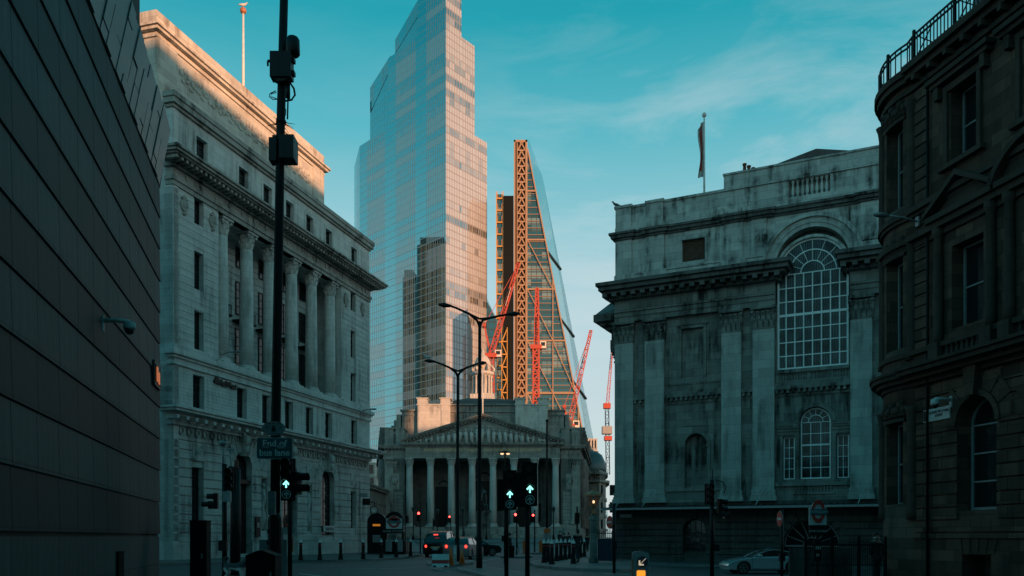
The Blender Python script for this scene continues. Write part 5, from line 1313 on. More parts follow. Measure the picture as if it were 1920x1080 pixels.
# corner building with a leaded dome right of the exchange
dm = thing('domed_corner_building', 'dark corner building with a leaded dome and rounded end right of the exchange', 'building', (PX(1120, 175), 175, 0), 0)
def domed():
    Y = 175; X = lambda px: PX(px, Y) - PX(1120, Y); Z = lambda py: PZ(py, Y)
    m = MB(); m.prism_xy([(X(1094), 0), (X(1122), -2), (X(1138), 2), (X(1146), 10), (X(1150), 25), (X(1094), 25)], 0, Z(905)); m.build('wall', M['re'], dm)
    m = MB()
    for py, p in ((996, .3), (970, .2), (938, .2), (905, .7), (890, .4)):
        m.prism_xy([(X(1094)-p, -p), (X(1122), -2-p), (X(1138)+p, 2-p), (X(1146)+p, 10), (X(1150)+p, 25), (X(1094)-p, 25)], Z(py), Z(py)+.5)
    m.prism_xy([(X(1097), 1), (X(1122), -1), (X(1137), 3), (X(1144), 10), (X(1146), 24), (X(1097), 24)], Z(905), Z(882))
    for k in range(9): m.lathe(X(1099)+k*.45*1.0, -.3-k*.14, [(.16, Z(900)), (.12, Z(888))], 6)
    m.build('cornice', M['re'], dm)
    for k in range(3):
        for (a, b) in ((996, 974), (966, 942), (934, 910)):
            x = X(1100)+k*2.6; f = MB(); y = -.35-k*.45; f.box(x-.6, x+.6, y-.25, y+.3, Z(a)+.5, Z(b)); w = f.build('window', M['frame'], dm); g = MB(); g.box(x-.5, x+.5, y-.28, y-.25, Z(a)+.6, Z(b)-.1); g.build('pane', M['glass'], w)
    m = MB(); cx, cy = X(1113), 7; m.lathe(cx, cy, [(3.4, Z(885)), (3.4, Z(872)), (3.2, Z(862)), (2.5, Z(848)), (1.6, Z(842)), (.7, Z(839)), (.3, Z(835)), (.05, Z(828))], 20)
    m.build('dome', M['lead'], dm)
    m = MB(); cx = X(1134); m.lathe(cx, 8, [(1.2, Z(890)), (1.2, Z(880)), (.9, Z(874)), (.4, Z(869)), (.05, Z(862))], 14); m.box(X(1122), X(1127), 8, 11, Z(885), Z(850)); m.build('turret', M['lead'], dm)
domed()
block_building('office_block', 'pale modern office block catching sun above the domed corner building', PX(1097, 230), PX(1119, 230), 230, 20, PZ(823, 230), 'recl', 9, 4, cornice=False)
tag(MB().box(PX(1112, 226), PX(1122, 226), 226, 240, 0, PZ(846, 226)).build('brick_stair_tower', M['brickdark']), 'narrow brown brick stair tower lit by the sun beside the pale office', 'building')
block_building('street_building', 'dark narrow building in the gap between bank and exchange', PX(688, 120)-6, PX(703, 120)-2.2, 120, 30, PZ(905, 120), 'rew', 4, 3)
block_building('gap_building', 'slim building in the gap left of the exchange with its upper storeys lit orange', PX(686, 210)-4, PX(702, 210), 210, 14, PZ(868, 210), 'nwt', 6, 4, cornice=False)
# unseen blocks added behind the camera, roof heights set to shadow the junction
sh_az = R(SUN_AZ); ps = Vector((math.cos(sh_az), math.sin(sh_az), 0)); qs = Vector((math.sin(sh_az), -math.cos(sh_az), 0))
def off_block(label, p0, p1, q0, q1, h, mat='nwd'):
    t = thing('shade_block', label, 'building', tuple(ps*p0 + qs*q0), sh_az, 'unseen blocks added behind the camera for their shadows')
    m = MB(); W = p1-p0; D = q1-q0; m.box(0, W, -D, 0, -1, h); m.box(-.4, W+.4, -D-.4, .4, h, h+.0+.4)
    m.build('wall', M[mat], t)
    g = MB(); n = int(W/4)
    for f in range(int(h/4)):
        for k in range(n): g.box(W*(k+.3)/n, W*(k+.7)/n, .0, .06, f*4+1.2, f*4+3.2)
    g.build('window', M['glass'], t)
off_block('long unseen block added behind the camera to shade the bank', -75, 39, 60, 85, 43.7)
off_block('taller unseen block added behind the camera to shade the mansion', 39, 62, 60, 85, 48.6)
off_block('mid height unseen shading block added farther right behind the camera', 62, 80.0, 60, 85, 43.8)
off_block('narrow lower unseen block added to let sun onto the left exchange attic', 80.0, 86.8, 60, 85, 38.6)
off_block('unseen block added behind the camera to shade the right exchange attic', 86.8, 104, 60, 85, 46.5)
off_block('last unseen shading block added at the right end of the row behind the camera', 104, 150, 60, 85, 38)
# ================================================================ ground
def sst(t): t = max(0, min(1, t)); return t*t*(3-2*t)
def gz(x, y):
    up = 1.05*sst((y-80)/48.0)
    dn = -.52*sst((x-4.5)/7.0)*(1-sst((y-80)/30.0))*sst((y-22)/14.0)
    return up + dn
def ground_mesh():
    m = MB(); xs = [-3000, -800, -200, -80] + [-50 + 2*k for k in range(51)] + [80, 200, 800, 3000]; ys = [-3000, -600, -150, -40] + [-20 + 2*k for k in range(101)] + [260, 500, 1500, 4000]
    b = 0; nx = len(xs)
    for y in ys:
        for x in xs: m.v.append((x, y, gz(x, y)))
    for j in range(len(ys)-1):
        for i in range(nx-1): m.f.append((j*nx+i, j*nx+i+1, (j+1)*nx+i+1, (j+1)*nx+i)); m.sm.append(True)
    o = m.build('road', M['asphalt']); o['kind'] = 'structure'
ground_mesh()
def in_poly(p, poly):
    r = False; j = len(poly)-1
    for i in range(len(poly)):
        if (poly[i][1] > p[1]) != (poly[j][1] > p[1]) and p[0] < (poly[j][0]-poly[i][0])*(p[1]-poly[i][1])/(poly[j][1]-poly[i][1]) + poly[i][0]: r = not r
        j = i
    return r
def dens(poly, step=1.5, closed=True):
    out = []; n = len(poly)
    for i in range(n if closed else n-1):
        a, b = poly[i], poly[(i+1) % n]; L_ = math.hypot(b[0]-a[0], b[1]-a[1]); k = max(1, int(L_/step))
        for q in range(k): out.append((a[0]+(b[0]-a[0])*q/k, a[1]+(b[1]-a[1])*q/k))
    if not closed: out.append(poly[-1])
    return out
def pavement(name, poly, h=.13, mat='pave', kerb=True):
    poly = dens(poly); bm = bmesh.new()
    vs_ = [bm.verts.new((x, y, 0)) for x, y in poly]; f = bm.faces.new(vs_); bm.normal_update()
    if f.normal.z < 0: f.normal_flip()
    bmesh.ops.triangulate(bm, faces=[f], ngon_method='EAR_CLIP')
    for it in range(2): bmesh.ops.subdivide_edges(bm, edges=[e for e in bm.edges if e.calc_length() > 3], cuts=1)
    for v in bm.verts: v.co.z = gz(v.co.x, v.co.y) + h
    bm.normal_update()
    m = MB(); m.v = [tuple(v.co) for v in bm.verts]; bm.verts.index_update(); m.f = [tuple(v.index for v in f.verts) for f in bm.faces]; m.sm = [False]*len(m.f); bm.free()
    o = m.build(name, M[mat]); o['kind'] = 'structure'
    if kerb:
        k = MB(); n = len(poly)
        area = sum(poly[i][0]*poly[(i+1)%n][1]-poly[(i+1)%n][0]*poly[i][1] for i in range(n))
        s = 1 if area > 0 else -1
        def nrm(i):
            a, b = poly[i-1], poly[(i+1) % n]; dx, dy = b[0]-a[0], b[1]-a[1]; l = math.hypot(dx, dy) or 1; return (dy/l*s, -dx/l*s)
        for i in range(n):
            j = (i+1) % n; p, q = poly[i], poly[j]; a, b = nrm(i), nrm(j); w = .15
            P = lambda c, nn, o_, z: (c[0]+nn[0]*o_, c[1]+nn[1]*o_, gz(c[0], c[1])+z)
            k.face([P(p, a, 0, -.3), P(p, a, 0, h+.004), P(q, b, 0, h+.004), P(q, b, 0, -.3)] if s < 0 else [P(q, b, 0, -.3), P(q, b, 0, h+.004), P(p, a, 0, h+.004), P(p, a, 0, -.3)])
            t = [P(p, a, 0, h+.004), P(q, b, 0, h+.004), P(q, b, -w, h+.004), P(p, a, -w, h+.004)]
            k.face(t if s < 0 else t[::-1])
        ko = k.build('kerb', M['kerb']); ko['kind'] = 'structure'
    return o
pavement('pavement', [(-30, 41), (-19, 43), (-15.6, 47.5), (-14.6, 50), (-11, 50.3), (-8.6, 52.5), (-7.3, 57), (-6.9, 66), (-7.6, 76), (-10, 92), (-13, 112), (-22, 122), (-32, 122), (-32, 60)])
pavement('pavement', [(-40, -8), (-1.9, -8), (-1.9, 2), (-2.7, 7), (-4.3, 15), (-5.8, 22), (-8.2, 25.5), (-11.5, 27.5), (-20, 30), (-40, 33)])
pavement('pavement', [(.95, 45), (1.1, 41.5), (1.9, 38.6), (3.1, 36.8), (4.6, 36), (5.9, 37.2), (6.6, 40.5), (7.1, 46), (7.6, 53), (9.3, 58.2), (13, 57.2), (21, 53.2), (34, 47), (34, 62), (14, 72), (10.8, 82), (6.6, 84), (4.6, 76), (3.2, 64), (1.9, 52), (1.2, 48)])
pavement('pavement', [(9.6, -8), (40, -8), (40, 36), (15.4, 36), (11.6, 32), (10.8, 28), (10.4, 18)])
pavement('traffic_island', [(-2.5, 38.6), (-2.3, 36.4), (-1.5, 33.2), (-.3, 27), (.25, 19), (.9, 17), (1.6, 18.2), (1.7, 24), (.9, 31), (-.6, 37.5), (-1.4, 39.8), (-2.1, 39.8)], .12)
pavement('traffic_island', [(-4.3, 43.6), (-3.6, 42.4), (-2.6, 43), (-2.1, 46), (-2.3, 50), (-3.2, 52), (-4.2, 50), (-4.6, 46)], .12)
pavement('traffic_island', [(-.8, 59), (.4, 58.4), (1.4, 60), (1.3, 66), (.2, 70), (-.8, 66)], .12)
pavement('traffic_island', [(1.6, 72), (2.6, 71.4), (3.4, 73), (3.3, 80), (2.2, 82), (1.5, 78)], .12)
pavement('traffic_island', [(2.2, 18.5), (3.1, 17.6), (3.9, 18.4), (4.1, 22), (3.2, 24), (2.3, 22)], .12)
pavement('plaza', [(-24, 118), (-19, 112), (-8, 107), (6, 108), (12, 113), (14, 120), (14, 170), (-24, 170)], .13)
def stripe(pts, w, mat='mark', name='road_marking'):
    m = MB(); pts = dens(pts, 1.0, False)
    for a, b in zip(pts[:-1], pts[1:]):
        dx, dy = b[0]-a[0], b[1]-a[1]; l = math.hypot(dx, dy); nx, ny = -dy/l*w/2, dx/l*w/2
        m.face([(a[0]-nx, a[1]-ny, gz(*a)+.012), (b[0]-nx, b[1]-ny, gz(*b)+.012), (b[0]+nx, b[1]+ny, gz(*b)+.012), (a[0]+nx, a[1]+ny, gz(*a)+.012)])
    return m
def marks():
    def G(px, py): Y = F*CH/(py-HY); return (PX(px, Y), Y)
    lines = [((650,1055.5),(704,1054.5)), ((745,1056),(798,1055)), ((640,1068),(703,1066.5)), ((712,1066.5),(780,1065)), ((812,1067),(845,1072)), ((903,1052.5),(938,1046)), ((905,1060),(912,1061)), ((870,1046),(905,1044)), ((560,1076),(604,1081)),
             ((905,1034),(960,1033)), ((930,1041),(985,1040)), ((1010,1068),(1030,1069)), ((1130,1076),(1180,1078)), ((590,1062),(640,1061)), ((820,1036),(850,1035.6)), ((1240,1078),(1330,1079))]
    ob = MB()
    for a, b in lines:
        s = stripe([G(*a), G(*b)], .14); base = len(ob.v); ob.v += s.v; ob.f += [tuple(i+base for i in f) for f in s.f]; ob.sm += s.sm
    o = ob.build('road_marking', M['mark']); o['kind'] = 'structure'
    s = stripe([(-14.4, 49.6), (-10.9, 49.9), (-8.3, 52.2), (-7.0, 57), (-6.6, 66)], .08); s2 = stripe([(1.0, 41.0), (1.75, 38.2), (3.0, 36.3), (4.6, 35.5)], .08)
    base = len(s.v); s.v += s2.v; s.f += [tuple(i+base for i in f) for f in s2.f]; s.sm += s2.sm
    o = s.build('yellow_line', M['markt']); o['kind'] = 'structure'
marks()

# ================================================================ street furniture
def G3(x, y, on=.13): return (x, y, gz(x, y)+on)
def from_base(px, py, on=.13):                       # ground point seen at a photo pixel
    Y = F*CH/(py-HY)
    for _ in range(8):
        z = gz(PX(px, Y), Y)+on; Y = F*(CH-z)/(py-HY)
    return (PX(px, Y), Y, z)
# --- bollards
def make_bollard(loc, label, group):
    t = thing('bollard', label, 'bollard', loc, 0, group)
    m = MB(); m.lathe(0, 0, [(.155, 0), (.155, .07), (.13, .10), (.125, .26), (.11, .30), (.10, .34), (.085, .95), (.10, .97), (.10, 1.0)], 8, smooth=False); m.build('post', M['iron'], t)
    m = MB(); m.lathe(0, 0, [(.095, 1.0), (.10, 1.05), (.085, 1.11), (.05, 1.15), (.03, 1.18), (.038, 1.21), (.02, 1.25), (.001, 1.26)], 10); m.build('cap', M['white'], t)
    m = MB(); m.lathe(0, 0, [(.094, .86), (.098, .88), (.092, .90)], 8); m.build('band', M['red'], t)
    return t
gL = 'white capped iron bollards along the kerb by the bank'; gR = 'white capped iron bollards on the right pavement corner'
ordn = ['first', 'second', 'third', 'fourth', 'fifth', 'sixth', 'seventh', 'eighth', 'ninth', 'tenth']
b0 = None
for k, (px, py) in enumerate(((563.9, 1050), (599.6, 1050.5), (638.8, 1049.5), (681, 1048), (714.7, 1046.2), (743, 1044.6), (770, 1043))):
    loc = from_base(px, py)
    lb = 'black bollard with a white cap by the bank, %s from the left' % ordn[k]
    if b0 is None: b0 = make_bollard(loc, lb, gL)
    else: dup(b0, loc, 0, lb)
bR = None
for k, (px, py) in enumerate(((1020.2, 1055), (1027.5, 1053.4), (1034.7, 1058), (1043.8, 1052), (1051.8, 1050.7), (1059.8, 1049.3), (1068, 1047.8), (1075, 1057), (1088.4, 1045.5), (1095.5, 1044))):
    loc = from_base(px, py)
    lb = 'black bollard with a white cap on the right corner pavement, %s from the left' % ordn[k]
    if bR is None: bR = dup(b0, loc, 0, lb); bR['group'] = gR
    else: dup(bR, loc, 0, lb)
bF = None
for k, px in enumerate((1112, 1119, 1062)):
    pass

# --- traffic signals
def arrow_up(mb, cx, y, cz, s, th):
    mb.prism_xz([(cx-s*.2, cz-s), (cx+s*.2, cz-s), (cx+s*.2, cz+s*.1), (cx-s*.2, cz+s*.1)], y-th, y)
    mb.prism_xz([(cx-s*.95, cz-.0), (cx-s*.62, cz-s*.28), (cx, cz+s*.42), (cx, cz+s)], y-th, y)
    mb.prism_xz([(cx+s*.95, cz-.0), (cx, cz+s), (cx, cz+s*.42), (cx+s*.62, cz-s*.28)], y-th, y)
PT = .245
def visor(hd, x, z, y0, y1, r0=.108, r1=.118, n=14):
    for k in range(n):                               # open at the bottom
        a0, a1 = R(-30+240*k/n), R(-30+240*(k+1)/n); b = len(hd.v)
        for a in (a0, a1):
            for rr in (r0, r1):
                for yy in (y0, y1): hd.v.append((x+rr*math.cos(a), yy, z+rr*math.sin(a)))
        hd.idx([(0,1,5,4), (2,6,7,3), (1,3,7,5), (0,4,6,2)], b)
def signal_head(t, x, z, lit=None, box=False):
    # z = centre of the green aspect, amber and red above it, box sign below
    if lit == 'red': z -= 2*PT
    hd = MB(); lo = z-PT-.125 if box else z-.13; hi = z+2*PT+.11
    hd.box(x-.135, x+.135, -.17, .0, lo, hi); hd.box(x-.175, x+.175, -.015, .01, lo-.02, hi+.02)
    for i in range(3): visor(hd, x, z+PT*i, -.17, -.34)
    o = hd.build('signal_head', M['blackp'], t)
    for i in range(3):
        dz = PT*i; l = MB(); l.disc((x, -.175, z+dz), .10, (0,-1,0), 20, .01)
        nm = ('green_lamp', 'amber_lamp', 'red_lamp')[i]
        q = l.build(nm, M['redlit' if (i == 2 and lit == 'red') else 'lens'], o)
        if i == 0 and lit == 'arrow':
            a = MB(); arrow_up(a, x, -.19, z, .088, .012); a.build('lit_arrow', M['grnlit'], q)
    if box:
        r = MB(); r.ring_xz(x, z-PT, .092, .108, -.19, -.175, 0, 360, 24)
        arrow_up(r, x, -.175, z-PT, .075, .015); r.build('arrow_sign', M['white'], o)
    return o
def signal(label, loc, heads, ptop, r=.055, rz=0, group='traffic signals around the junction', extras=None):
    t = thing('traffic_light', label, 'traffic light', loc, rz, group)
    m = MB(); m.tube([(0,0,-.1), (0,0,ptop)], r, 12); m.lathe(0, 0, [(r*2, 0), (r*1.8, .05), (r, .06)], 12); m.build('pole', M['blackp'], t)
    for (x, z, lit, box) in heads: signal_head(t, x, z, lit, box)
    return t
def zAt(py, Y, zb): return PZ(py, Y) - zb
def sig_at(label, px, Y, heads, top_py, r=.055, rz=0, dx=None):
    X_ = PX(px, Y); zb = gz(X_, Y)+.12
    return signal(label, (X_, Y, zb), [((hx-px)*Y/F, PZ(hy, Y)-zb, lit, bx) for hx, hy, lit, bx in heads], PZ(top_py, Y)-zb, r, rz)
s1 = sig_at('traffic light with a lit green arrow beside the bus lane sign', 543.5, 20.5, [(540.5, 908.5, 'arrow', True)], 862)
# second head of the same post turned away to the right
def side_head(t, x, z, ang, n=2, vis=.22):
    hd = MB()
    for k in range(n):
        zz = z + k*.27; hd.box(-.13, .13, -.14, .0, zz-.13, zz+.13); visor(hd, 0, zz, -.14, -.14-vis)
    o = hd.build('signal_head', M['blackp'], t); o.location = (x, 0, 0); o.rotation_euler = (0, 0, ang); return o
side_head(s1, .10, 2.52, R(75), 2)
s2 = sig_at('right hand one of two posts with lit green arrows before the exchange columns', 988.9, 19.8, [(993.3, 917.8, 'arrow', True)], 880)
s3 = sig_at('left hand one of two posts with lit green arrows before the exchange columns', 949.5, 21.6, [(956, 927.5, 'arrow', True)], 882)
for s_, z_, x_ in ((s3, 2.08, -.13), (s2, 2.12, -.15)): m = MB(); m.box(x_-.09, x_-.01, .03, .3, z_, z_+.66); m.box(x_-.10, x_+.05, .02, .04, z_-.05, z_+.75); m.build('side_signal_head', M['blackp'], s_)
m = MB(); m.box(.06, .2, -.12, .08, .85, 1.15); m.box(-.12, -.06, -.05, .05, 1.25, 1.4); m.build('push_button_box', M['blackp'], s3)
sig_at('red traffic light on the kerb left of the black cab', 788, 68, [(785.5, 962.5, 'red', False)], 972, .06)
sig_at('small red traffic light behind the black cab by the exchange steps', 845, 94, [(843, 969, 'red', False)], 974, .06)
sig_at('red traffic light with its head left of the post in mid road', 969, 66, [(966.5, 965, 'red', False)], 956, .06)
sig_at('red traffic light with its head right of the post in mid road', 1002.5, 76, [(999.5, 966, 'red', False)], 956, .06)
k_ = sig_at('unlit traffic light with its back turned at the right bollard corner', 1082, 60, [(1082, 978, None, False)], 950, .06)
sg_b = sig_at('tall unlit traffic light seen from behind before the mansion basement', 1335, 32, [(1330, 938, None, False)], 900, .08)
side_head(sg_b, .22, 2.55, R(100), 2); side_head(sg_b, .30, 2.35, R(60), 1)
m = MB(); m.tube([(.1, -.1, 3.65), (.35, -.1, 3.6), (.5, -.1, 3.4), (.42, -.1, 3.15)], .018, 6); m.bar((.02, 0, 3.5), (.02, 0, 4.05), .03); m.box(.05, .25, -.15, .05, 1.0, 1.25); m.build('cable_and_box', M['blackp'], sg_b)
# cluster by the bank door
s5 = sig_at('traffic light post with camera mast and side facing heads before the bank door', 421, 29, [(433, 912, None, False)], 870, .085)
side_head(s5, -.22, 2.45, R(-80), 2); side_head(s5, -.4, 2.45, R(-80), 1)
m = MB(); m.tube([(-.05, 0, 3.8), (-.05, 0, 4.5)], .03, 8); m.lathe(-.05, -.05, [(.05, 4.45), (.16, 4.52), (.16, 4.6), (.02, 4.62)], 12); m.build('camera_mast', M['grey'], s5)
m = MB(); m.tube([(.22, 0, 3.7), (.22, 0, 4.35)], .02, 8); m.box(.1, .36, -.05, .05, 4.3, 4.36); m.build('aerial', M['grey'], s5); m = MB(); m.box(.03, .3, -.3, -.2, 2.55, 2.9); m.build('sensor_box', M['grey'], s5)
m = MB(); m.box(-.16, .12, -.16, .0, .9, 1.25); m.build('push_button_box', M['blackp'], s5)
s6 = sig_at('second dark post close behind the camera mast before the bank door', 441, 33, [(438, 905, None, False)], 880, .2)
for i, (px, Y, hy) in enumerate(((812, 100, 985), (898, 60, 955), (760, 90, 978))):
    sig_at(['unlit distant traffic light among the exchange columns on the left', 'unlit traffic light head half hidden behind the tall lamp column', 'unlit small traffic light beside the underground sign'][i], px, Y, [(px+3, hy, None, False)], hy-14, .06)

# --- big pole with bus lane sign
PB = 21.0
bp = thing('camera_column', 'tall dark column carrying camera boxes, spikes and cables in the foreground', 'pole', (PX(514, PB), PB, .12))
def bigpole():
    ox = PX(514, PB)
    def P(px, py, dy=0): return (PX(px, PB)-ox, dy, PZ(py, PB)-.12)
    m = MB(); m.tube([(0, 0, -.1), P(515, 1040), P(515, 975), P(516, 962)], [.17, .165, .165, .12], 16); m.tube([P(516, 962), P(517, 800), P(522, 500), P(526, 250), P(534, -60)], [.12, .118, .11, .105, .10], 16)
    m.build('shaft', M['iron'], bp)
    m = MB(); a = P(512, 108); b = P(551, 155); m.box(a[0], b[0], -.3, .0, b[2], a[2]); m.box(b[0], b[0]+.06, -.2, -.05, b[2]+.1, b[2]+.2); m.box(b[0], b[0]+.06, -.2, -.05, a[2]-.2, a[2]-.1); m.bar((a[0], -.1, a[2]-.14), (a[0]-.1, -.1, a[2]-.14), .05); m.bar((a[0]-.1, -.1, a[2]-.14), (a[0]-.1, -.1, a[2]-.26), .04)
    m.prism_xz([(a[0]+.05, b[2]), (b[0]-.05, b[2]), (b[0]-.2, b[2]-.09), (a[0]+.2, b[2]-.09)], -.25, .0); m.build('control_box', M['blackp'], bp)
    c = P(551, 92); m = MB(); m.lathe(c[0], -.1, [(.14, c[2]-.22), (.175, c[2]-.18), (.17, c[2]), (.165, c[2]+.16), (.13, c[2]+.22), (.02, c[2]+.24)], 16); m.bar((c[0], -.1, c[2]-.2), (c[0]-.1, -.1, c[2]-.34), .05); m.build('camera_housing', M['blackp'], bp)
    a = P(508, 264); b = P(557, 307); m = MB(); m.box(a[0], P(522, 0)[0], -.2, .12, b[2], a[2]); m.box(P(530, 0)[0], b[0], -.35, .1, b[2], a[2]); m.box(a[0]+.06, a[0]+.16, -.1, .0, a[2], a[2]+.1); m.build('antenna_box', M['blackp'], bp)
    m = MB(); o = P(527, 229)
    for k in range(12): an = 2*math.pi*k/12+.2; m.tube([o, (o[0]+.34*math.cos(an), o[1]+.34*math.sin(an), o[2]-.02-.22*((k*5)%4)/4)], [.014, .004], 5)
    m.lathe(o[0], o[1], [(.125, o[2]-.04), (.125, o[2]+.04)], 14); m.build('bird_spikes', M['blackp'], bp)
    m = MB(); q = [P(546, 160, -.15), P(554, 172, -.15), P(556, 184, -.15), P(550, 193, -.15), P(538, 195, -.15)]; m.tube(q, .025, 8)
    m.tube([P(542, 160, -.1), P(542, 188, -.1)], .055, 8); m.tube([P(542, 188, -.1), P(541, 227, -.1)], .02, 8)
    m.tube([P(520, 175, -.12), P(510, 181, -.15), P(508, 187, -.15), P(514, 191, -.12), P(522, 190, -.1)], .012, 6); m.tube([P(521, 178, -.12), P(512, 182, -.15), P(511, 187, -.15), P(521, 189, -.1)], .010, 6)
    m.tube([P(536, 205, -.12), P(539, 212, -.14), P(538, 220, -.12), P(534, 224, -.1)], .01, 6); m.build('cable', M['blackp'], bp)
    m = MB(); a = P(509, 922); b = P(522, 966); m.box(a[0]-.02, b[0]-.02, -.24, -.12, b[2], a[2]); m.build('notice', M['grey'], bp)
    m = MB(); a = P(506, 1002); 
    for k in range(3): m.box(-.15+k*.02, -.02+k*.02, -.19, -.16, .9+k*.28, 1.0+k*.28)
    m.build('access_plate', M['frame'], bp)
bigpole()
def sign_plate(name, label, cat, px0, py0, px1, py1, Y, fill, border, rad=.05, th=.02, y=-.16):
    cx, cz = PX((px0+px1)/2, Y), PZ((py0+py1)/2, Y); w, h = (px1-px0)*Y/F, (py1-py0)*Y/F
    t = thing(name, label, cat, (cx, Y+y, cz))
    def rr(w, h, r, y0, y1):
        pts = []
        for sx, sz, a0 in ((1, 1, 0), (-1, 1, 90), (-1, -1, 180), (1, -1, 270)):
            for k in range(5): a = R(a0+90*k/4); pts.append((sx*(w/2-r)+r*math.cos(a), sz*(h/2-r)+r*math.sin(a)))
        return MB().prism_xz(pts, y0, y1)
    rr(w, h, rad, -th, 0).build('border', M[border], t); rr(w*.955, h-.045*w, rad*.7, -th-.006, -th).build('face', M[fill], t)
    return t, w, h
t_, w_, h_ = sign_plate('bus_lane_sign', 'dark blue rounded sign reading End of bus lane on the foreground column', 'sign', 485, 822, 552.5, 862, PB-.2, 'sgreen', 'offwhite')
text_mesh('lettering', 'End of\nbus lane', .225, M['white'], t_, (0, -.035, -.0), extrude=.004, bold=.004)
m = MB(); m.box(-.3, -.14, -.042, -.032, .0, .07); m.box(.06, .24, -.042, -.032, -.01, .08); m.build('sticker', M['grey'], t_)
ov = thing('oval_plaque', 'pale oval plaque with a crest fixed above the bus lane sign', 'sign', (PX(517, PB-.2), PB-.36, PZ(805, PB-.2)))
m = MB(); n = 28; m.prism_xz([(.285*math.cos(2*math.pi*k/n), .175*math.sin(2*math.pi*k/n)) for k in range(n)], -.02, 0); m.build('plate', M['grey'], ov)
m = MB(); m.box(-.05, .05, -.026, -.02, -.06, .02); m.prism_xz([(-.05, -.06), (.05, -.06), (0, -.1)], -.026, -.02); m.ball((0, -.024, .05), .03, 8, (1,.2,1))
for s in (-1, 1): m.prism_xz([(s*.16-.03, .03), (s*.16, -.01), (s*.16+.03, .03)], -.026, -.02)
m.build('crest', M['frame'], ov)
text_mesh('lettering', 'THIS BUS STOP', .05, M['frame'], ov, (0, -.022, .12), extrude=.003); text_mesh('lettering', 'CLOSED IN PART', .04, M['frame'], ov, (0, -.022, -.135), extrude=.003)

# --- double arm street lamps
def lamp2(label, px, Y, joint_py, tipL, tipR, r, r2):
    zb = gz(PX(px, Y), Y)+.12; ox = PX(px, Y); P = lambda x, y, dy=0: (PX(x, Y)-ox, dy, PZ(y, Y)-zb)
    t = thing('street_lamp', label, 'street lamp', (ox, Y, zb), 0, 'twin arm street lamps on the islands')
    m = MB(); j = P(px+1, joint_py); m.tube([(0,0,-.1), (0,0,1.3)], r*1.35, 14); m.tube([(0,0,1.3), (0, 0, 1.36), (j[0]*.5, 0, j[2]*.5), j], [r*1.3, r, r*.85, r*.7], 14); m.build('column', M['iron'], t)
    for tip, s in ((tipL, -1), (tipR, 1)):
        tp = P(*tip); m = MB(); mid = (j[0]+(tp[0]-j[0])*.25, 0, j[2]+(tp[2]-j[2])*.45); m2 = (j[0]+(tp[0]-j[0])*.55, 0, j[2]+(tp[2]-j[2])*.78)
        m.tube([(j[0], 0, j[2]-.25), (j[0]+s*.12, 0, j[2]+.05), mid, m2, (j[0]+(tp[0]-j[0])*.72, 0, j[2]+(tp[2]-j[2])*.93)], [r2, r2, r2, r2*.9, r2*.9], 8)
        m.bar((j[0], 0, j[2]+.12), (mid[0], 0, mid[2]), r2*1.4)
        a = m.build('arm', M['iron'], t)
        h = MB(); hx = j[0]+(tp[0]-j[0])*.86; h.tube([(j[0]+(tp[0]-j[0])*.68, 0, j[2]+(tp[2]-j[2])*.91), (hx, 0, j[2]+(tp[2]-j[2])*.97), tp], [.05, .11, .05], 10); h.build('lantern', M['blackp'], a)
    return t
lamp2('tall twin arm street lamp on the nearest island, its arms crossing the towers', 898.5, 37.5, 603, (822, 571), (975, 588), .10, .055)
lm2 = lamp2('shorter looking twin arm street lamp farther back beside the barrier', 857.5, 47, 700, (796, 676), (912, 680), .10, .06)
bird('seagull', 'small gull standing on the left arm of the farther twin lamp', (PX(801, 47), 47, PZ(677, 47)+.03), .5, M['bird'], R(180))
lp = thing('street_lamp', 'slim lamp post with two lit bulbs under a flat hood before the exchange', 'street lamp', (PX(947, 46), 46, .0), 0)
zt = PZ(849, 46)
m = MB(); m.tube([(0,0,0), (0,0,zt)], [.07, .045], 10); m.build('column', M['iron'], lp)
m = MB(); m.lathe(0, 0, [(.28, zt-.02), (.27, zt+.05), (.1, zt+.1), (.01, zt+.11)], 16); m.build('hood', M['iron'], lp)
for s in (-1, 1): m = MB(); m.ball((s*.16, 0, zt-.05), .085, 10, (1.2, 1.2, .7)); m.build('bulb', M['warmlit'], lp)
def thin_pole(name, label, px, Y, top, r, mat='iron'):
    z = gz(PX(px, Y), Y)+.0; m = MB(); m.tube([(0,0,0), (0,0,PZ(top, Y)-z)], [r, r*.7], 8); m.lathe(0, 0, [(r*2, 0), (r*1.6, .5), (r, .55)], 10); m.lathe(0, 0, [(r*1.0, PZ(top, Y)-z), (r*1.3, PZ(top, Y)-z+.1), (.01, PZ(top, Y)-z+.2)], 8)
    o = m.build(name, M[mat]); o.location = (PX(px, Y), Y, z); return tag(o, label, 'pole')
thin_pole('wire_pole', 'slim dark pole without lamp left of the right exchange wing', 1025.5, 75, 790, .11)
for i, (px, top) in enumerate(((775, 950), (868, 952), (820, 955), (1038, 950), (912, 945))):
    z = 1.1; Y = 112; t = thing('lantern_post', ['old style lantern post before the first exchange column', 'old style lantern post between the third and fourth exchange columns', 'old style lantern post between the second and third exchange columns', 'old style lantern post before the last exchange column', 'old style lantern post near the dark statue'][i], 'street lamp', (PX(px, Y), Y, z), 0, 'lantern posts before the exchange steps')
    H = PZ(top, Y)-z; m = MB(); m.lathe(0, 0, [(.2, 0), (.16, .5), (.08, .7), (.06, H-.8), (.1, H-.7)], 8); m.build('post', M['iron'], t)
    m = MB(); m.lathe(0, 0, [(.12, H-.7), (.25, H-.2), (.28, H-.15), (.05, H), (.01, H+.12)], 6, smooth=False); m.build('lantern', M['bronze'], t)

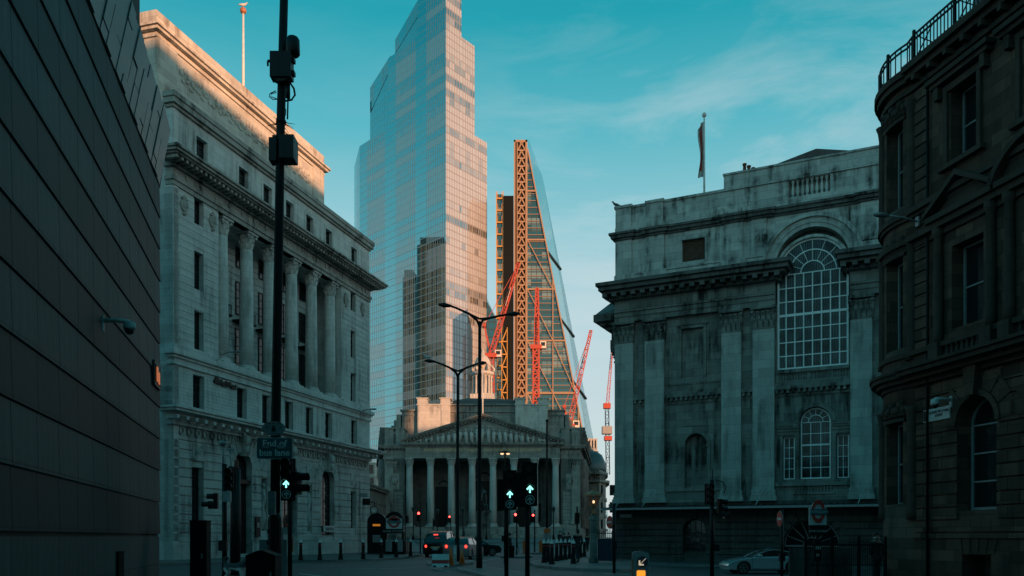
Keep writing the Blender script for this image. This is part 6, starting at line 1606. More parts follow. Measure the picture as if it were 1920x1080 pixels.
# --- no entry signs on posts
def no_entry(label, px, py, Y, ppx, r, topy, ang):
    zb = gz(PX(ppx, Y), Y)+.1; t = thing('no_entry_sign', label, 'road sign', (PX(ppx, Y), Y, zb), 0, 'round no entry signs')
    m = MB(); m.tube([(0,0,-.1), (0,0,PZ(topy, Y)-zb)], .065, 10); m.build('post', M['blackp'], t)
    c = ((px-ppx)*Y/F, 0, PZ(py, Y)-zb); a = R(ang); n = Vector((-math.sin(a), -math.cos(a), 0)); u = Vector((math.cos(a), -math.sin(a), 0))
    m = MB(); m.disc(c, r, n, 24, .015); d = m.build('disc', M['red'], t)
    m = MB(); cc = Vector(c) + n*.02; m.obox(cc, u*r*.72, n*.006, Vector((0,0,r*.17))); m.build('bar', M['offwhite'], d)
    m = MB(); m.disc((c[0]+n.x*-.012, c[1]-n.y*.012, c[2]), r*1.05, n, 24, .01); m.build('rim', M['offwhite'], d)
    m = MB(); m.box(-.1, .1, -.12, .1, .9, 1.2); m.build('control_box', M['blackp'], t)
no_entry('red no entry disc on a leaning black post left of the mansion basement', 1143, 979, 35, 1151.5, .25, 944, 66)
no_entry('red no entry disc on a black post behind the silver coupe', 1462, 973, 34, 1466, .30, 955, 87)

# --- keep left bollard
kb = thing('keep_left_bollard', 'lit grey keep left bollard with a white arrow and amber panel', 'traffic bollard', (PX(1201, 19.75), 19.75, .12))
m = MB(); w = .19
pts = [(-w, 0), (w, 0), (w, .95), (w*.9, 1.0), (0, 1.04), (-w*.95, 1.02), (-w, .98)]
m.prism_xz(pts, -.08, .10); m.build('shell', M['grey'], kb)
m = MB(); m.disc((.03, -.085, .80), .125, (0,-1,0), 24, .008); d = m.build('disc', M['blue'], kb)
m = MB(); c = Vector((.03, -.10, .80)); k0 = c + Vector((-.07, 0, -.07)); k1 = c + Vector((.075, 0, .075))
m.bar(k0 + Vector((.01, 0, .01)), k1, .045, .008); m.obox(k0 + Vector((.045, -.003, .0)), (.055, 0, 0), (0, .004, 0), (0, 0, .018)); m.obox(k0 + Vector((.0, -.006, .045)), (.018, 0, 0), (0, .004, 0), (0, 0, .055))
m.build('arrow', M['cream'], d)
m = MB(); m.box(-.10, .10, -.088, -.08, .2, .58); m.prism_xz([(-.10, .58), (.10, .58), (.08, .60), (-.08, .60)], -.088, -.08); m.build('amber_panel', M['amberlit'], kb)
m = MB(); m.box(-w-.012, -w, -.07, .06, .1, .85); m.build('amber_side', M['orange'], kb)

# --- foreground cabinets
def cabinet(label, px0, px1, top, Y, D, roof=False):
    x0, x1 = PX(px0, Y), PX(px1, Y); t = thing('utility_cabinet', label, 'cabinet', ((x0+x1)/2, Y, 0.12)); w = (x1-x0)/2; h = PZ(top, Y)-.12
    m = MB(); hh = h-.12 if roof else h; m.box(-w, w, 0, D, 0, hh); m.box(-w-.02, w+.02, -.02, D+.02, -.05, .1)
    m.build('body', M['iron'], t)
    d = MB(); d.box(-w+.04, w-.04, -.012, 0, .14, hh-.05); dd = d.build('door', M['blackp'], t); l = MB(); l.box(w-.12, w-.08, -.03, -.012, hh*.5, hh*.5+.12); l.build('handle', M['grey'], dd)
    m = MB()
    if roof: m.prism_xz([(-w-.03, hh), (w+.03, hh), (w*.15, h), (-w*.15, h)], -.04, D+.04)
    else: m.box(-w-.01, w+.01, -.015, D+.01, hh, hh+.03)
    m.build('lid', M['iron'], t); return t
cabinet('tall plain black utility cabinet before the bank pavement', 356, 387, 978, 20.0, .3)
cabinet('black cabinet with a low ridged lid at the foot of the tall column', 461, 516, 1032, 19.0, .5, True)
cabinet('short black box standing against the striped stone wall', 198, 223, 1037, 15.2, .2)
# temporary signs by the column
t = thing('temporary_sign', 'pale temporary board strapped low beside the tall column', 'sign', (PX(531, 22), 22.0, .12)); m = MB(); m.box(-.04, .0, 0, .03, 0, 1.5); m.build('leg', M['grey'], t); m = MB(); m.box(-.1, .32, -.02, 0, 1.45, 1.62); m.build('board', M['offwhite'], t)
m = MB(); m.box(-.05, .1, -.02, 0, .2, 1.3); m.build('lower_board', M['grey'], t); m = MB(); m.box(.18, .26, -.03, .0, 1.0, 1.35); m.build('lamp', M['orange'], t)
t = thing('info_board', 'small grey info board left of the tall column', 'sign', (PX(498, 22.3), 22.3, .12)); m = MB(); m.box(-.02, .02, 0, .04, 0, 1.3); m.build('post', M['grey'], t); m = MB(); m.box(-.16, .16, -.02, 0, .95, 1.3); m.build('board', M['grey'], t)

# --- water barrier, cones, marker post
t = thing('road_barrier', 'red and white plastic road barrier at the foot of the farther twin lamp', 'barrier', from_base(826, 1063, .12), 0)
m = MB(); w = .38; m.prism_yz([(-.2, 0), (.2, 0), (.14, .3), (.10, .58), (-.10, .58), (-.14, .3)], -w, w); m.build('shell', M['white'], t)
m = MB(); m.prism_yz([(-.176, .16), (.176, .16), (.151, .32), (-.151, .32)], -w-.004, w+.004); m.build('red_band', M['red'], t)
m = MB(); m.box(-w+.06, -w+.2, -.205, .2, -.01, .07); m.box(w-.2, w-.06, -.205, .2, -.01, .07); m.build('foot_slot', M['blackp'], t)
def cone(label, loc, h=.75, mat='orange'):
    t = thing('traffic_cone', label, 'traffic cone', loc, 0, 'orange traffic cones')
    m = MB(); m.box(-.19, .19, -.19, .19, 0, .04); m.build('base', M['orange'], t); m = MB(); m.lathe(0, 0, [(.15, .04), (.03, h), (.001, h+.01)], 14); m.build('body', M[mat], t)
    m = MB(); m.lathe(0, 0, [(.109, h*.36), (.082, h*.56)], 14); m.build('reflective_band', M['offwhite'], t)
cone('orange cone just right of the road barrier', from_base(845, 1059, .12), .85); cone('orange cone right of the farther twin lamp, beside the silver estate', from_base(866, 1057, .12), .72)
cone('small orange cone alone on the open road before the exchange', from_base(932, 1022, 0), .85)
t = thing('marker_post', 'pale square marker post beside the farther twin lamp', 'post', from_base(853, 1058, .12)); m = MB(); m.box(-.08, .08, -.05, .05, 0, .95); m.build('post', M['offwhite'], t); m = MB(); m.box(-.06, .06, -.055, -.05, .5, .85); m.build('plate', M['white'], t)

# --- underground signs
def roundel(parent, s, y, z=0, squash=1):
    r = MB(); r.ring_xz(0, z, s*.33, s*.5, y-.02, y, 0, 360, 32); ro = r.build('ring', M['red'], parent)
    b = MB(); b.box(-s*.62, s*.62, y-.04, y-.02, z-s*.11, z+s*.11); b = b.build('bar', M['sgreen'], parent)
    text_mesh('lettering', 'UNDERGROUND', s*.15, M['offwhite'], b, (0, y-.045, z), extrude=.002)
ug = thing('underground_entrance', 'dark arched stair entrance with an underground roundel and BANK STATION plate', 'station entrance', (PX(739, 66), 66, gz(PX(739, 66), 66)+.13))
def ugl():
    s = 66/F; Z = lambda py: PZ(py, 66) - gz(PX(739, 66), 66)-.13
    m = MB(); m.box(-15*s, 15*s, -.06, .02, Z(991.5), Z(972)); m.ring_xz(0, Z(980), 0, 13*s, -.06, .02, 0, 180, 20); m.build('sign_panel', M['white'], ug)
    roundel(ug, 22*s, -.07, Z(978.5))
    m = MB(); m.box(-17*s, 17*s, .04, .2, Z(1000), Z(972)); m.ring_xz(0, Z(976), 0, 17*s, .04, .2, 0, 180, 20); m.box(-14*s, 14*s, -.03, .04, Z(1000), Z(992.5)); m.build('arch_board', M['blackp'], ug)
    text_mesh('station_name', 'BANK STATION', .24, M['offwhite'], ug, (0, -.04, Z(996)), extrude=.003)
    m = MB()
    for k in range(30): x = -19*s + k*.085*1.9; m.bar((x, .5, 0), (x, .5, 1.25), .03); m.bar((x, .5, 1.25), (x, .5, 1.38), .015)
    m.bar((-19*s, .5, 1.15), (46*s, .5, 1.15), .05); m.bar((-19*s, .5, .15), (46*s, .5, .15), .05); m.box(-18*s, 20*s, .6, 3.5, 0, 1.0); m.box(-18*s, -14*s, .2, .5, 0, Z(995)); m.box(14*s, 18*s, .2, .5, 0, Z(995))
    m.build('railing', M['iron'], ug)
    for k, x in enumerate((-10*s, 10*s)): m = MB(); m.box(x-.25, x+.25, -.02, .03, .2, 1.15); m.build('poster', M['grey'], ug)
ugl()
kk = thing('telephone_kiosk', 'dark kiosk with a lit orange strip left of the underground entrance', 'kiosk', (PX(706, 68), 68, .13))
m = MB(); s = 68/F; m.box(-.75, .75, 0, 1.3, 0, 2.5); m.ring_xz(0, 2.5, 0, .75, 0, 1.3, 0, 180, 16); m.build('body', M['blackp'], kk); m = MB(); m.box(-.3, .3, -.03, 0, 2.2, 2.36); m.build('lit_strip', M['kiosklit'], kk); m = MB(); m.box(-.4, .4, -.02, 0, .3, 2.1); m.build('door', M['glass'], kk)
m = MB(); m.box(-.3, .3, -.04, -.02, .9, 1.5); m.build('notice', M['grey'], kk)
u2Y = 30.0
u2 = thing('underground_sign', 'tall underground roundel sign reading BANK STATION before the brown corner building', 'station sign', (PX(1533, u2Y), u2Y, 0))
def ugr():
    s = u2Y/F; Z = lambda py: PZ(py, u2Y)
    m = MB(); m.box(-16*s, 16*s, -.04, .04, Z(984.5), Z(951)); m.ring_xz(0, Z(951), 0, 11*s, -.04, .04, 0, 180, 20) ; m.build('sign_panel', M['offwhite'], u2)
    r = MB(); n = 32                                 # tall oval as seen, roundel ring
    r.ring_xz(0, 0, 9.5*s, 15*s, -.07, -.05, 0, 360, n); ro = r.build('ring', M['red'], u2); ro.location = (0, 0, Z(959)); ro.scale = (.85, 1, 1.45)
    b = MB(); b.box(-15*s, 15*s, -.10, -.07, Z(965), Z(954.5)); b = b.build('bar', M['sgreen'], u2); text_mesh('lettering', 'UNDERGROUND', 6.6*s, M['offwhite'], b, (0, -.105, Z(959.8)), extrude=.002, sx=.72)
    m = MB(); m.box(-16*s, 16*s, -.04, .04, Z(1004), Z(985)); m.box(-2*s, 2*s, .0, .06, .0, Z(1004)); m.build('name_board', M['blackp'], u2); text_mesh('station_name', 'BANK STATION', 5.6*s, M['offwhite'], u2, (0, -.05, Z(996)), extrude=.002, sx=.85)
    m = MB(); m.box(-5*s, 5*s, -.06, -.04+.0, Z(1030), Z(1024)); m.box(-3*s, 3*s, -.06, -.04, Z(1043), Z(1038)); m.build('notice', M['offwhite'], u2)
    m = MB(); m.box(-7*s, 7*s, -.04, .04, Z(1052), Z(1012)); m.build('info_panel', M['blackp'], u2)
ugr()
rl = thing('stair_railing', 'black spiked railing round the station stairs before the brown corner building', 'railing', (PX(1510, 29.5), 29.5, gz(13, 30)))
m = MB(); x1 = PX(1660, 29.5)-PX(1510, 29.5); z1 = PZ(1022, 29.5)-gz(13, 30)
for k in range(46): x = x1*k/45; m.bar((x, 0, 0), (x, 0, z1+.12), .018); m.bar((x, 0, z1+.12), (x, 0, z1+.2), .012)
m.bar((0,0,z1), (x1,0,z1), .05); m.bar((0,0,.12), (x1,0,.12), .05); m.bar((0,0,z1*.55), (x1,0,z1*.55), .035)
for k in range(4): m.bar((x1*k/3, 0, 0), (x1*k/3, 0, z1+.3), .08)
m.build('bars', M['iron'], rl)
m = MB(); m.box(.3, x1-.1, 2.6, 2.7, 0, z1*.9); 
for k in range(5): m.box(.9+.36*k, 1.18+.36*k, 2.57, 2.6, z1*.35, z1*.8)
m.build('back_panel', M['mhb'], rl)

# --- hanging clock, gate pier with lantern, shop board
t = thing('hanging_clock', 'small lit round clock hanging from a bracket in the gap left of the exchange', 'clock', (PX(702, 76), 76, PZ(957, 76)))
m = MB(); m.disc((0, 0, 0), .36, (0,-1,0), 20, .18); m.bar((0, .05, .3), (0, .05, .75), .06); m.bar((0, .05, .75), (-.9, .05, .75), .06); m.build('case', M['blackp'], t)
m = MB(); m.disc((0, -.19, 0), .29, (0,-1,0), 20, .01); f_ = m.build('dial', M['white'], t)
m = MB(); m.bar((0, -.21, 0), (.0, -.21, .2), .03); m.bar((0, -.21, 0), (.14, -.21, .04), .03); m.ring_xz(0, 0, .2, .24, -.208, -.2, 0, 360, 20); m.build('hands', M['blackp'], f_)
for nm, lb, px0, px1, y0, y1, mt, z_ in (('hanging_sign', 'small dark hanging sign at the far end of the bank', 680, 694, 935, 947, 'blackp', 71), ('street_plate', 'small street name plate high at the far corner of the bank', 674, 689, 925, 932, 'grey', 71.5)):
    m = MB(); w = (px1-px0)*z_/F/2; h = (y1-y0)*z_/F/2; m.box(-w, w, -.06, .0, -h, h); o = m.build(nm, M[mt]); o.location = (PX((px0+px1)/2, z_), z_, PZ((y0+y1)/2, z_)); tag(o, lb, 'sign')
gp = thing('gate_pier', 'stone gate pier beside a dark blue iron gate at the mansion corner', 'gate pier', from_base(1112, 1055))
def pier():
    Y = gp.location.y; zb = gp.location.z; Z = lambda py: PZ(py, Y)-zb; s = Y/F
    m = MB(); m.box(-7*s, 9*s, -.3, .5, 0, Z(1046)); m.box(-5*s, 7*s, -.22, .45, Z(1046), Z(975)); m.box(-7*s, 9*s, -.3, .5, Z(975), Z(969)); m.box(-4*s, 6*s, -.15, .35, Z(969), Z(965)); m.build('shaft', M['mh'], gp)
    g = MB()
    for k in range(14): x = 9*s + k*.105; g.bar((x, 0, .05), (x, 0, Z(995)), .03); g.bar((x, 0, Z(995)), (x, 0, Z(991)), .015)
    g.bar((9*s, 0, Z(1000)), (46*s, 0, Z(1000)), .05); g.bar((9*s, 0, .15), (46*s, 0, .15), .05); g.box(9*s, 44*s, .02, .05, .1, Z(1010)); g.build('gate', M['blue'], gp)
    o = thing('gate_lantern', 'copper lantern with a lit bulb standing on the gate pier', 'lantern', (gp.location.x+1*s, Y, zb+Z(965)))
    h = (50)*s; m = MB(); m.lathe(0, 0, [(.2, 0), (.08, .12), (.1, .25), (.05, h*.3), (.12, h*.34)], 10); m.build('stem', M['copperlamp'], o)
    m = MB()
    for k in range(6): a = 2*math.pi*k/6; m.bar((.18*math.cos(a), .18*math.sin(a), h*.36), (.36*math.cos(a), .36*math.sin(a), h*.72), .05)
    m.lathe(0, 0, [(.20, h*.32), (.20, h*.37)], 6, smooth=False); m.lathe(0, 0, [(.48, h*.70), (.46, h*.76), (.20, h*.88), (.05, h*.92), (.06, h*.95), (.01, h*1.04)], 6, smooth=False); m.build('cage', M['copperlamp'], o)
    m = MB(); m.ball((0, 0, h*.48), .065, 10, (1,1,1.3)); m.build('bulb', M['warmlit'], o)
pier()
t = thing('bank_wall_sign', 'small white shop board under the far arched window of the bank', 'sign', bank_w(17.6, -.12, 2.1), math.atan2(1, .2875)); m = MB(); m.box(0, 2.0, -.05, 0, -.25, .25); m.build('board', M['offwhite'], t); text_mesh('lettering', 'NatWest', .34, M['blackp'], t, (1.0, -.06, 0), extrude=.004)
t = thing('cash_machine', 'dark cash machine panel beside the bank door', 'cash machine', bank_w(8.35, -.05, 1.5), math.atan2(1, .2875)); m = MB(); m.box(0, .55, -.08, 0, 0, 1.35); m.build('panel', M['blackp'], t); m = MB(); m.box(.12, .4, -.1, -.08, .6, .95); m.build('screen', M['grey'], t)
t = thing('warning_sign', 'small orange and white works sign on a post before the right exchange wing', 'sign', (PX(1026, 70), 70, 0)); m = MB(); m.box(-.03, .03, 0, .05, 0, 2.2); m.build('post', M['grey'], t); m = MB(); m.box(-.28, .28, -.03, 0, 1.35, 1.75); m.build('board', M['grey'], t); m = MB(); m.box(-.28, .28, -.03, 0, 1.78, 2.15); m.build('orange_board', M['orange'], t)
for i, px in enumerate((984, 1015)):
    Y = 74; t = thing('works_barrier', ['orange works barrier left of the mid road signals', 'orange works barrier right of the mid road signals'][i], 'barrier', (PX(px, Y), Y, 0)); m = MB(); m.box(-.2, .2, -.05, .05, .1, 1.15); m.box(-.25, .25, -.2, .2, 0, .1); m.build('panel', M['orange'], t)

# ================================================================ vehicles
def car(name, label, loc, rz, L_, W, prof, arches, wr, cabin, paint, trim=None, rear=None):
    """prof: upper outline of body (x,z) from front to rear; cabin: outline (x,z) of glasshouse; x along length"""
    t = thing(name, label, 'car', loc, rz); h = W/2
    low = []
    for ax in arches[::-1]:
        low += [(ax + (wr+.07)*math.cos(R(a)), wr + (wr+.07)*math.sin(R(a))) for a in range(-15, 196, 15)]
    low = [(x, max(z, .2)) for x, z in low]
    outl = prof + [(prof[-1][0], .28)] + low + [(prof[0][0], .26)]
    sl = [(-h, .945, .90), (-h*.97, .985, .97), (-h*.8, 1, .995), (0, 1, 1.01), (h*.8, 1, .995), (h*.97, .985, .97), (h, .945, .90)]
    cx = sum(p[0] for p in prof)/len(prof)
    def loft(outline, sl, zc=.55):
        m = MB(); n = len(outline); b = 0
        for (y, sx, sz) in sl:
            for x, z in outline:
                m.v.append((cx+(x-cx)*(1-(1-sx)*.5 if z > .5 else 1-(1-sx)*.4), y, z if z < zc else zc+(z-zc)*sz))
        for i in range(len(sl)-1):
            for k in range(n):
                k2 = (k+1) % n; m.f.append((i*n+k, i*n+k2, (i+1)*n+k2, (i+1)*n+k)); m.sm.append(True)
        m.f.append(tuple(range(n))[::-1]); m.sm.append(False); m.f.append(tuple((len(sl)-1)*n+k for k in range(n))); m.sm.append(False)
        return m
    bm_ = loft(outl, sl); body = bm_.build('body', M[paint], t)
    es = body.modifiers.new('edge', 'EDGE_SPLIT'); es.split_angle = R(35)
    # cabin glass tapering inwards, roof skin on top
    zb = min(z for x, z in cabin); ztop = max(z for x, z in cabin)
    def cabm(outline, grow=0.0, lo=None):
        m = MB(); n = len(outline); ys = (-1, -.9, 0, .9, 1)
        for yy in ys:
            for x, z in outline:
                f = (z-zb)/(ztop-zb); w = (h*.90)*(1-f) + (h*.68)*f + grow
                m.v.append((x, yy*w, z + (0 if abs(yy) < .95 else -.03*f)))
        for i in range(len(ys)-1):
            for k in range(n): k2 = (k+1) % n; m.f.append((i*n+k, i*n+k2, (i+1)*n+k2, (i+1)*n+k)); m.sm.append(True)
        m.f.append(tuple(range(n))[::-1]); m.sm.append(False); m.f.append(tuple((len(ys)-1)*n+k for k in range(n))); m.sm.append(False)
        return m
    gl = cabm(cabin).build('windows', M['carglass'], t); e2 = gl.modifiers.new('edge', 'EDGE_SPLIT'); e2.split_angle = R(35)
    # roof: strip along top outline of the cabin, slightly proud; pillars
    rf = MB(); top = [p for p in cabin if p[1] > zb+(ztop-zb)*.0]
    def edge(p, s, g=.012): f = (p[1]-zb)/(ztop-zb); w = (h*.90)*(1-f) + (h*.68)*f + g; return (p[0], s*w, p[1]-.03*f)
    for s in (-1, 1):
        for a, b in zip(cabin[:-1], cabin[1:]): rf.bar(edge(a, s), edge(b, s), .07, .05)
        rf.bar(edge(cabin[0], s), edge(cabin[-1], s), .05, .04)
        mid = [p for p in cabin if p[1] > ztop-.06]; mx = sum(p[0] for p in mid)/len(mid)+.15; w0 = edge((mx, zb), s); w1 = edge((mx, ztop), s); rf.bar(w0, w1, .06, .03)
    tp = [p for p in cabin if p[1] > ztop-.13]
    for a, b in zip(tp[:-1], tp[1:]):
        w = h*.70; rf.face([(a[0], -w, a[1]+.012), (b[0], -w, b[1]+.012), (b[0], w, b[1]+.012), (a[0], w, a[1]+.012)])
    rf.build('roof', M[paint], t)
    for ax in arches:
        for s in (-1, 1):
            w = MB(); y0 = s*(h-.20); y1 = s*(h-.015)
            b = len(w.v)
            prof_ = [(wr*.62, y1), (wr*.66, y1+s*.0), (wr*.93, y1), (wr, y1-s*.03), (wr, y0), (wr*.6, y0)]
            n = 28
            for r_, yy in prof_:
                for k in range(n): a = 2*math.pi*k/n; w.v.append((ax+r_*math.cos(a), yy, wr+r_*math.sin(a)))
            for i in range(len(prof_)-1):
                for k in range(n): k2 = (k+1) % n; w.f.append((i*n+k, i*n+k2, (i+1)*n+k2, (i+1)*n+k)); w.sm.append(True)
            wh = w.build('wheel', M['rubber'], t); r2 = MB()
            for k in range(5):
                a = 2*math.pi*k/5+.3; r2.obox((ax+wr*.33*math.cos(a), y1-s*.03, wr+wr*.33*math.sin(a)), Vector((math.cos(a)*wr*.3, 0, math.sin(a)*wr*.3)), (0, .015, 0), Vector((-math.sin(a)*wr*.075, 0, math.cos(a)*wr*.075)))
            r2.ring_xz(ax, wr, wr*.56, wr*.66, y1-.02, y1+.02, 0, 360, 24); r2.disc((ax, y1-s*.03, wr), wr*.16, (0, s, 0), 14, .03); r2.build('rim', M['rim'], wh)
            d = MB(); d.disc((ax, y1-s*.09, wr), wr*.64, (0, s, 0), 20, .01); d.build('brake_disc', M['rubber'], wh)
    ar = MB()
    for ax in arches: ar.box(ax-wr-.05, ax+wr+.05, -h+.22, h-.22, .2, wr*2+.08)
    ar.box(arches[0], arches[1], -h+.25, h-.25, .18, .4); ar.build('underside', M['rubber'], t)
    return t
# silver coupe: nose to the left
loc = from_base(1432, 1075.5, 0); L_ = 4.5
sy = loc[1]; hw = 2.24
cp = car('silver_coupe', 'silver two door coupe with a low curved roof parked before the mansion', (PX(1432, sy), sy, gz(PX(1432, sy), sy)), R(2), 4.5, 1.8,
    [(-2.20, .34), (-2.24, .46), (-2.19, .58), (-2.02, .69), (-1.72, .78), (-1.2, .87), (-.75, .92), (0, .93), (.9, .95), (1.5, .96), (1.95, .90), (2.15, .80), (2.24, .62)],
    [-1.38, 1.28], .335, [(-.85, .915), (-.42, 1.14), (-.05, 1.28), (.35, 1.345), (.75, 1.32), (1.15, 1.20), (1.62, .96)], 'silver')
def coupe_extra():
    h = .9
    m = MB(); m.ball((-.52, -h-.07, 1.0), .12, 10, (1.1, .7, .6)); m.ball((-.52, h+.07, 1.0), .12, 10, (1.1, .7, .6)); m.build('mirror', M['silver'], cp)
    m = MB(); m.ball((-2.06, -.66, .68), .14, 10, (1.0, .8, .4)); m.build('headlight', M['rim'], cp)
    m = MB(); m.box(-.92, -.905, -h-.004, -h+.01, .3, .9); m.box(.55, .565, -h-.004, -h+.01, .3, .93); m.box(-.9, .55, -h-.003, -h+.01, .30, .312); d = m.build('door_line', M['blackp'], cp)
    m = MB(); m.box(.25, .45, -h-.03, -h, .74, .77); m.build('door_handle', M['silver'], cp)
    m = MB(); m.bar((-1.0, -h-.01, .27), (.85, -h-.01, .27), .05, .07); m.build('sill', M['rim'], cp)
coupe_extra()
# black cab seen from behind
tx = thing
Yc = 61.5; cb = car('black_cab', 'black london taxi seen from behind with red tail lamps lit', (PX(829, Yc+2.3), Yc+2.3, 0), R(82), 4.6, 1.85,
    [(-2.28, .5), (-2.28, .85), (-2.2, 1.06), (-1.9, 1.12), (-.9, 1.1), (.3, 1.06), (1.1, 1.02), (1.9, .95), (2.25, .8), (2.28, .5)],
    [-1.45, 1.45], .34, [(-2.12, 1.1), (-1.9, 1.58), (-1.55, 1.80), (-.6, 1.90), (.4, 1.86), (.75, 1.72), (1.2, 1.03)], 'cab')
def rear_bits(t, xr, h, zl, plate='amberlit', hi=None, sp=.74):
    for s in (-1, 1): m = MB(); m.ball((xr, s*sp*h, zl), .085, 10, (.5, 1, 1.3)); m.build('tail_lamp', M['tail'], t)
    m = MB(); m.box(xr-.03, xr-.0, -.2, .2, zl-.28, zl-.12); m.build('number_plate', M['offwhite'], t)
    if hi: m = MB(); m.box(hi[0]-.03, hi[0], -.16, .16, hi[1]-.03, hi[1]+.04); m.build('brake_lamp', M['tail'], t)
rear_bits(cb, -2.30, .925, .80, hi=(-2.06, 1.63))
m = MB(); m.box(-2.31, -2.27, -.33, .33, .66, .78); m.build('plate_strip', M['gold'], cb)
Yc = 55; es = car('silver_estate', 'silver estate car seen from behind on the right of the black cab', (PX(870, Yc+2.2), Yc+2.2, 0), R(80), 4.5, 1.76,
    [(-2.22, .5), (-2.22, .8), (-2.15, .98), (-1.6, 1.02), (-.6, 1.0), (.5, .97), (1.2, .92), (1.9, .84), (2.2, .7), (2.24, .45)],
    [-1.4, 1.4], .33, [(-2.08, 1.0), (-1.75, 1.34), (-1.3, 1.44), (-.3, 1.48), (.3, 1.44), (.6, 1.32), (1.1, .95)], 'silver2')
rear_bits(es, -2.24, .88, .86, hi=None)
dk = car('dark_car', 'dark saloon car beyond the silver estate by the tall lamp', (PX(886, 66), 66, 0), R(20), 4.3, 1.75,
    [(-2.1, .5), (-2.1, .85), (-1.7, .95), (-.6, .95), (.5, .92), (1.2, .88), (1.9, .8), (2.1, .6)],
    [-1.35, 1.35], .32, [(-1.75, .94), (-1.2, 1.28), (-.6, 1.42), (.2, 1.4), (1.05, .9)], 'cab')
for s in (-1, 1): m = MB(); m.ball((-2.12, s*.62, .84), .07, 8); m.build('tail_lamp', M['tail'], dk)

# ================================================================ people, dog, statue
def skin_obj(name, verts, edges, rad, mat, parent=None, loc=(0,0,0), rz=0, sub=2, scale=1):
    me = bpy.data.meshes.new(name); me.from_pydata([tuple(v) for v in verts], edges, [])
    o = bpy.data.objects.new(name, me); SC.collection.objects.link(o)
    bm = bmesh.new(); bm.from_mesh(me); lay = bm.verts.layers.skin.verify()
    for i, v in enumerate(bm.verts):
        r = rad[i]; v[lay].radius = r if isinstance(r, tuple) else (r, r); v[lay].use_root = (i == 0)
    bm.to_mesh(me); bm.free()
    sk = o.modifiers.new('skin', 'SKIN'); sk.use_smooth_shade = True; sb = o.modifiers.new('sub', 'SUBSURF'); sb.levels = sub; sb.render_levels = sub
    dg = bpy.context.evaluated_depsgraph_get(); nm = bpy.data.meshes.new_from_object(o.evaluated_get(dg)); o.modifiers.clear(); o.data = nm
    nm.materials.clear(); nm.materials.append(mat)
    for p in nm.polygons: p.use_smooth = True
    if parent: o.parent = parent
    o.location = loc; o.rotation_euler = (0, 0, rz); o.scale = (scale,)*3
    return o
def person(label, loc, rz, stride=.22, coat='cloth', h=1.72, bag=False, hatw=False, hold=False):
    t = thing('person', label, 'person', loc, rz); k = h/1.72; s = stride
    V = [(0,0,.95), (.0,0,1.12), (0,.0,1.32), (0,.01,1.45), (0,-.01,1.53), (0,-.02,1.63), (0,-.02,1.72),
         (-.09,0,.92), (-.10,-s*.45,.50), (-.10,-s*.4+.02,.10), (-.10,-s*.4-.12,.04),
         (.09,0,.92), (.10,s*.30,.50), (.10,s*.95,.12), (.10,s*.95-.12,.05),
         (-.19,.01,1.40), (-.24,s*.25,1.13), (-.24,s*.1,.88), (.19,.01,1.40), (.24,-s*.25,1.13), (.23,-s*.6,.90)]
    E = [(0,1),(1,2),(2,3),(3,4),(4,5),(5,6),(0,7),(7,8),(8,9),(9,10),(0,11),(11,12),(12,13),(13,14),(3,15),(15,16),(16,17),(3,18),(18,19),(19,20)]
    Rr = [(.15,.11),(.14,.10),(.17,.11),(.12,.08),.055,(.085,.10),(.06,.07),.09,.065,.045,(.045,.03),.09,.065,.045,(.045,.03),.06,.045,.035,.06,.045,.035]
    b = skin_obj('body', V, E, Rr, M['skin'], t, scale=k, sub=2)
    # coat and trousers follow the body
    ids = [0,1,2,3,15,16,18,19]; mp = {a: i for i, a in enumerate(ids)}
    skin_obj('coat', [V[i] for i in ids] + [(-.235, s*.15, .95), (.232,-s*.5,.96), (0,0,.80)], [(mp[a], mp[c]) for a, c in E if a in mp and c in mp] + [(mp[16], 8), (mp[19], 9), (0, 10)], [(.185,.145),(.17,.13),(.20,.135),(.14,.10),.078,.062,.078,.062,.05,.05,(.20,.16)], M[coat], t, scale=k)
    skin_obj('trousers', [V[0], V[7], V[8], V[9], V[11], V[12], V[13]], [(0,1),(1,2),(2,3),(0,4),(4,5),(5,6)], [(.16,.12),.105,.082,.066,.105,.082,.066], M['cloth2'], t, scale=k)
    m = MB(); m.ball((0, .005, 1.69), .112, 12, (.88, 1.0, .98)); m.ball((0, .05, 1.63), .10, 10, (.9,.8,1.1)); hr = m.build('hair', M['hair'], t); hc = MB(); hc.lathe(0, 0, [(.118, 1.715), (.11, 1.75), (.07, 1.79), (.01, 1.80)], 14); hc = hc.build('cap', M['grey'], t) if hatw else None; hr.scale = (k,)*3
    m = MB(); m.ball((-.03,-.112,1.64), .012, 6); m.ball((.03,-.112,1.64), .012, 6); m.ball((0,-.125,1.605), .016, 6, (.7,1,1.3)); f = m.build('face', M['skin'], t); f.scale = (k,)*3
    m = MB()
    for s_, (hx, hy, hz) in ((-1, V[17]), (1, V[20])):
        for q in range(4): m.tube([(hx-.02*s_*0+(-.024+.016*q), hy-.01, hz-.03), (hx-.024+.016*q, hy-.02, hz-.085), (hx-.024+.015*q, hy-.01, hz-.115+.006*abs(q-1.5))], [.009,.008,.006], 6)
        m.tube([(hx-s_*.03, hy-.02, hz-.01), (hx-s_*.045, hy-.045, hz-.05)], [.010,.008], 6)
    f = m.build('hands', M['skin'], t); f.scale = (k,)*3
    m = MB()
    for i in (9, 13): x, y, z = V[i]; m.ball((x, y-.06, .05), .06, 10, (.85, 2.1, .75))
    f = m.build('shoes', M['rubber'], t); f.scale = (k,)*3
    return t
c = from_base(1083, 1054); person('person in a long dark coat walking away among the right bollards', c, R(200), .25)
c = from_base(1643, 1075, 0); c = (PX(1643, 32), 32, gz(PX(1643, 32), 32)+.13-.0); person('person in black with a white cap behind the stair railing', c, R(20), .05, hatw=True, h=1.9)
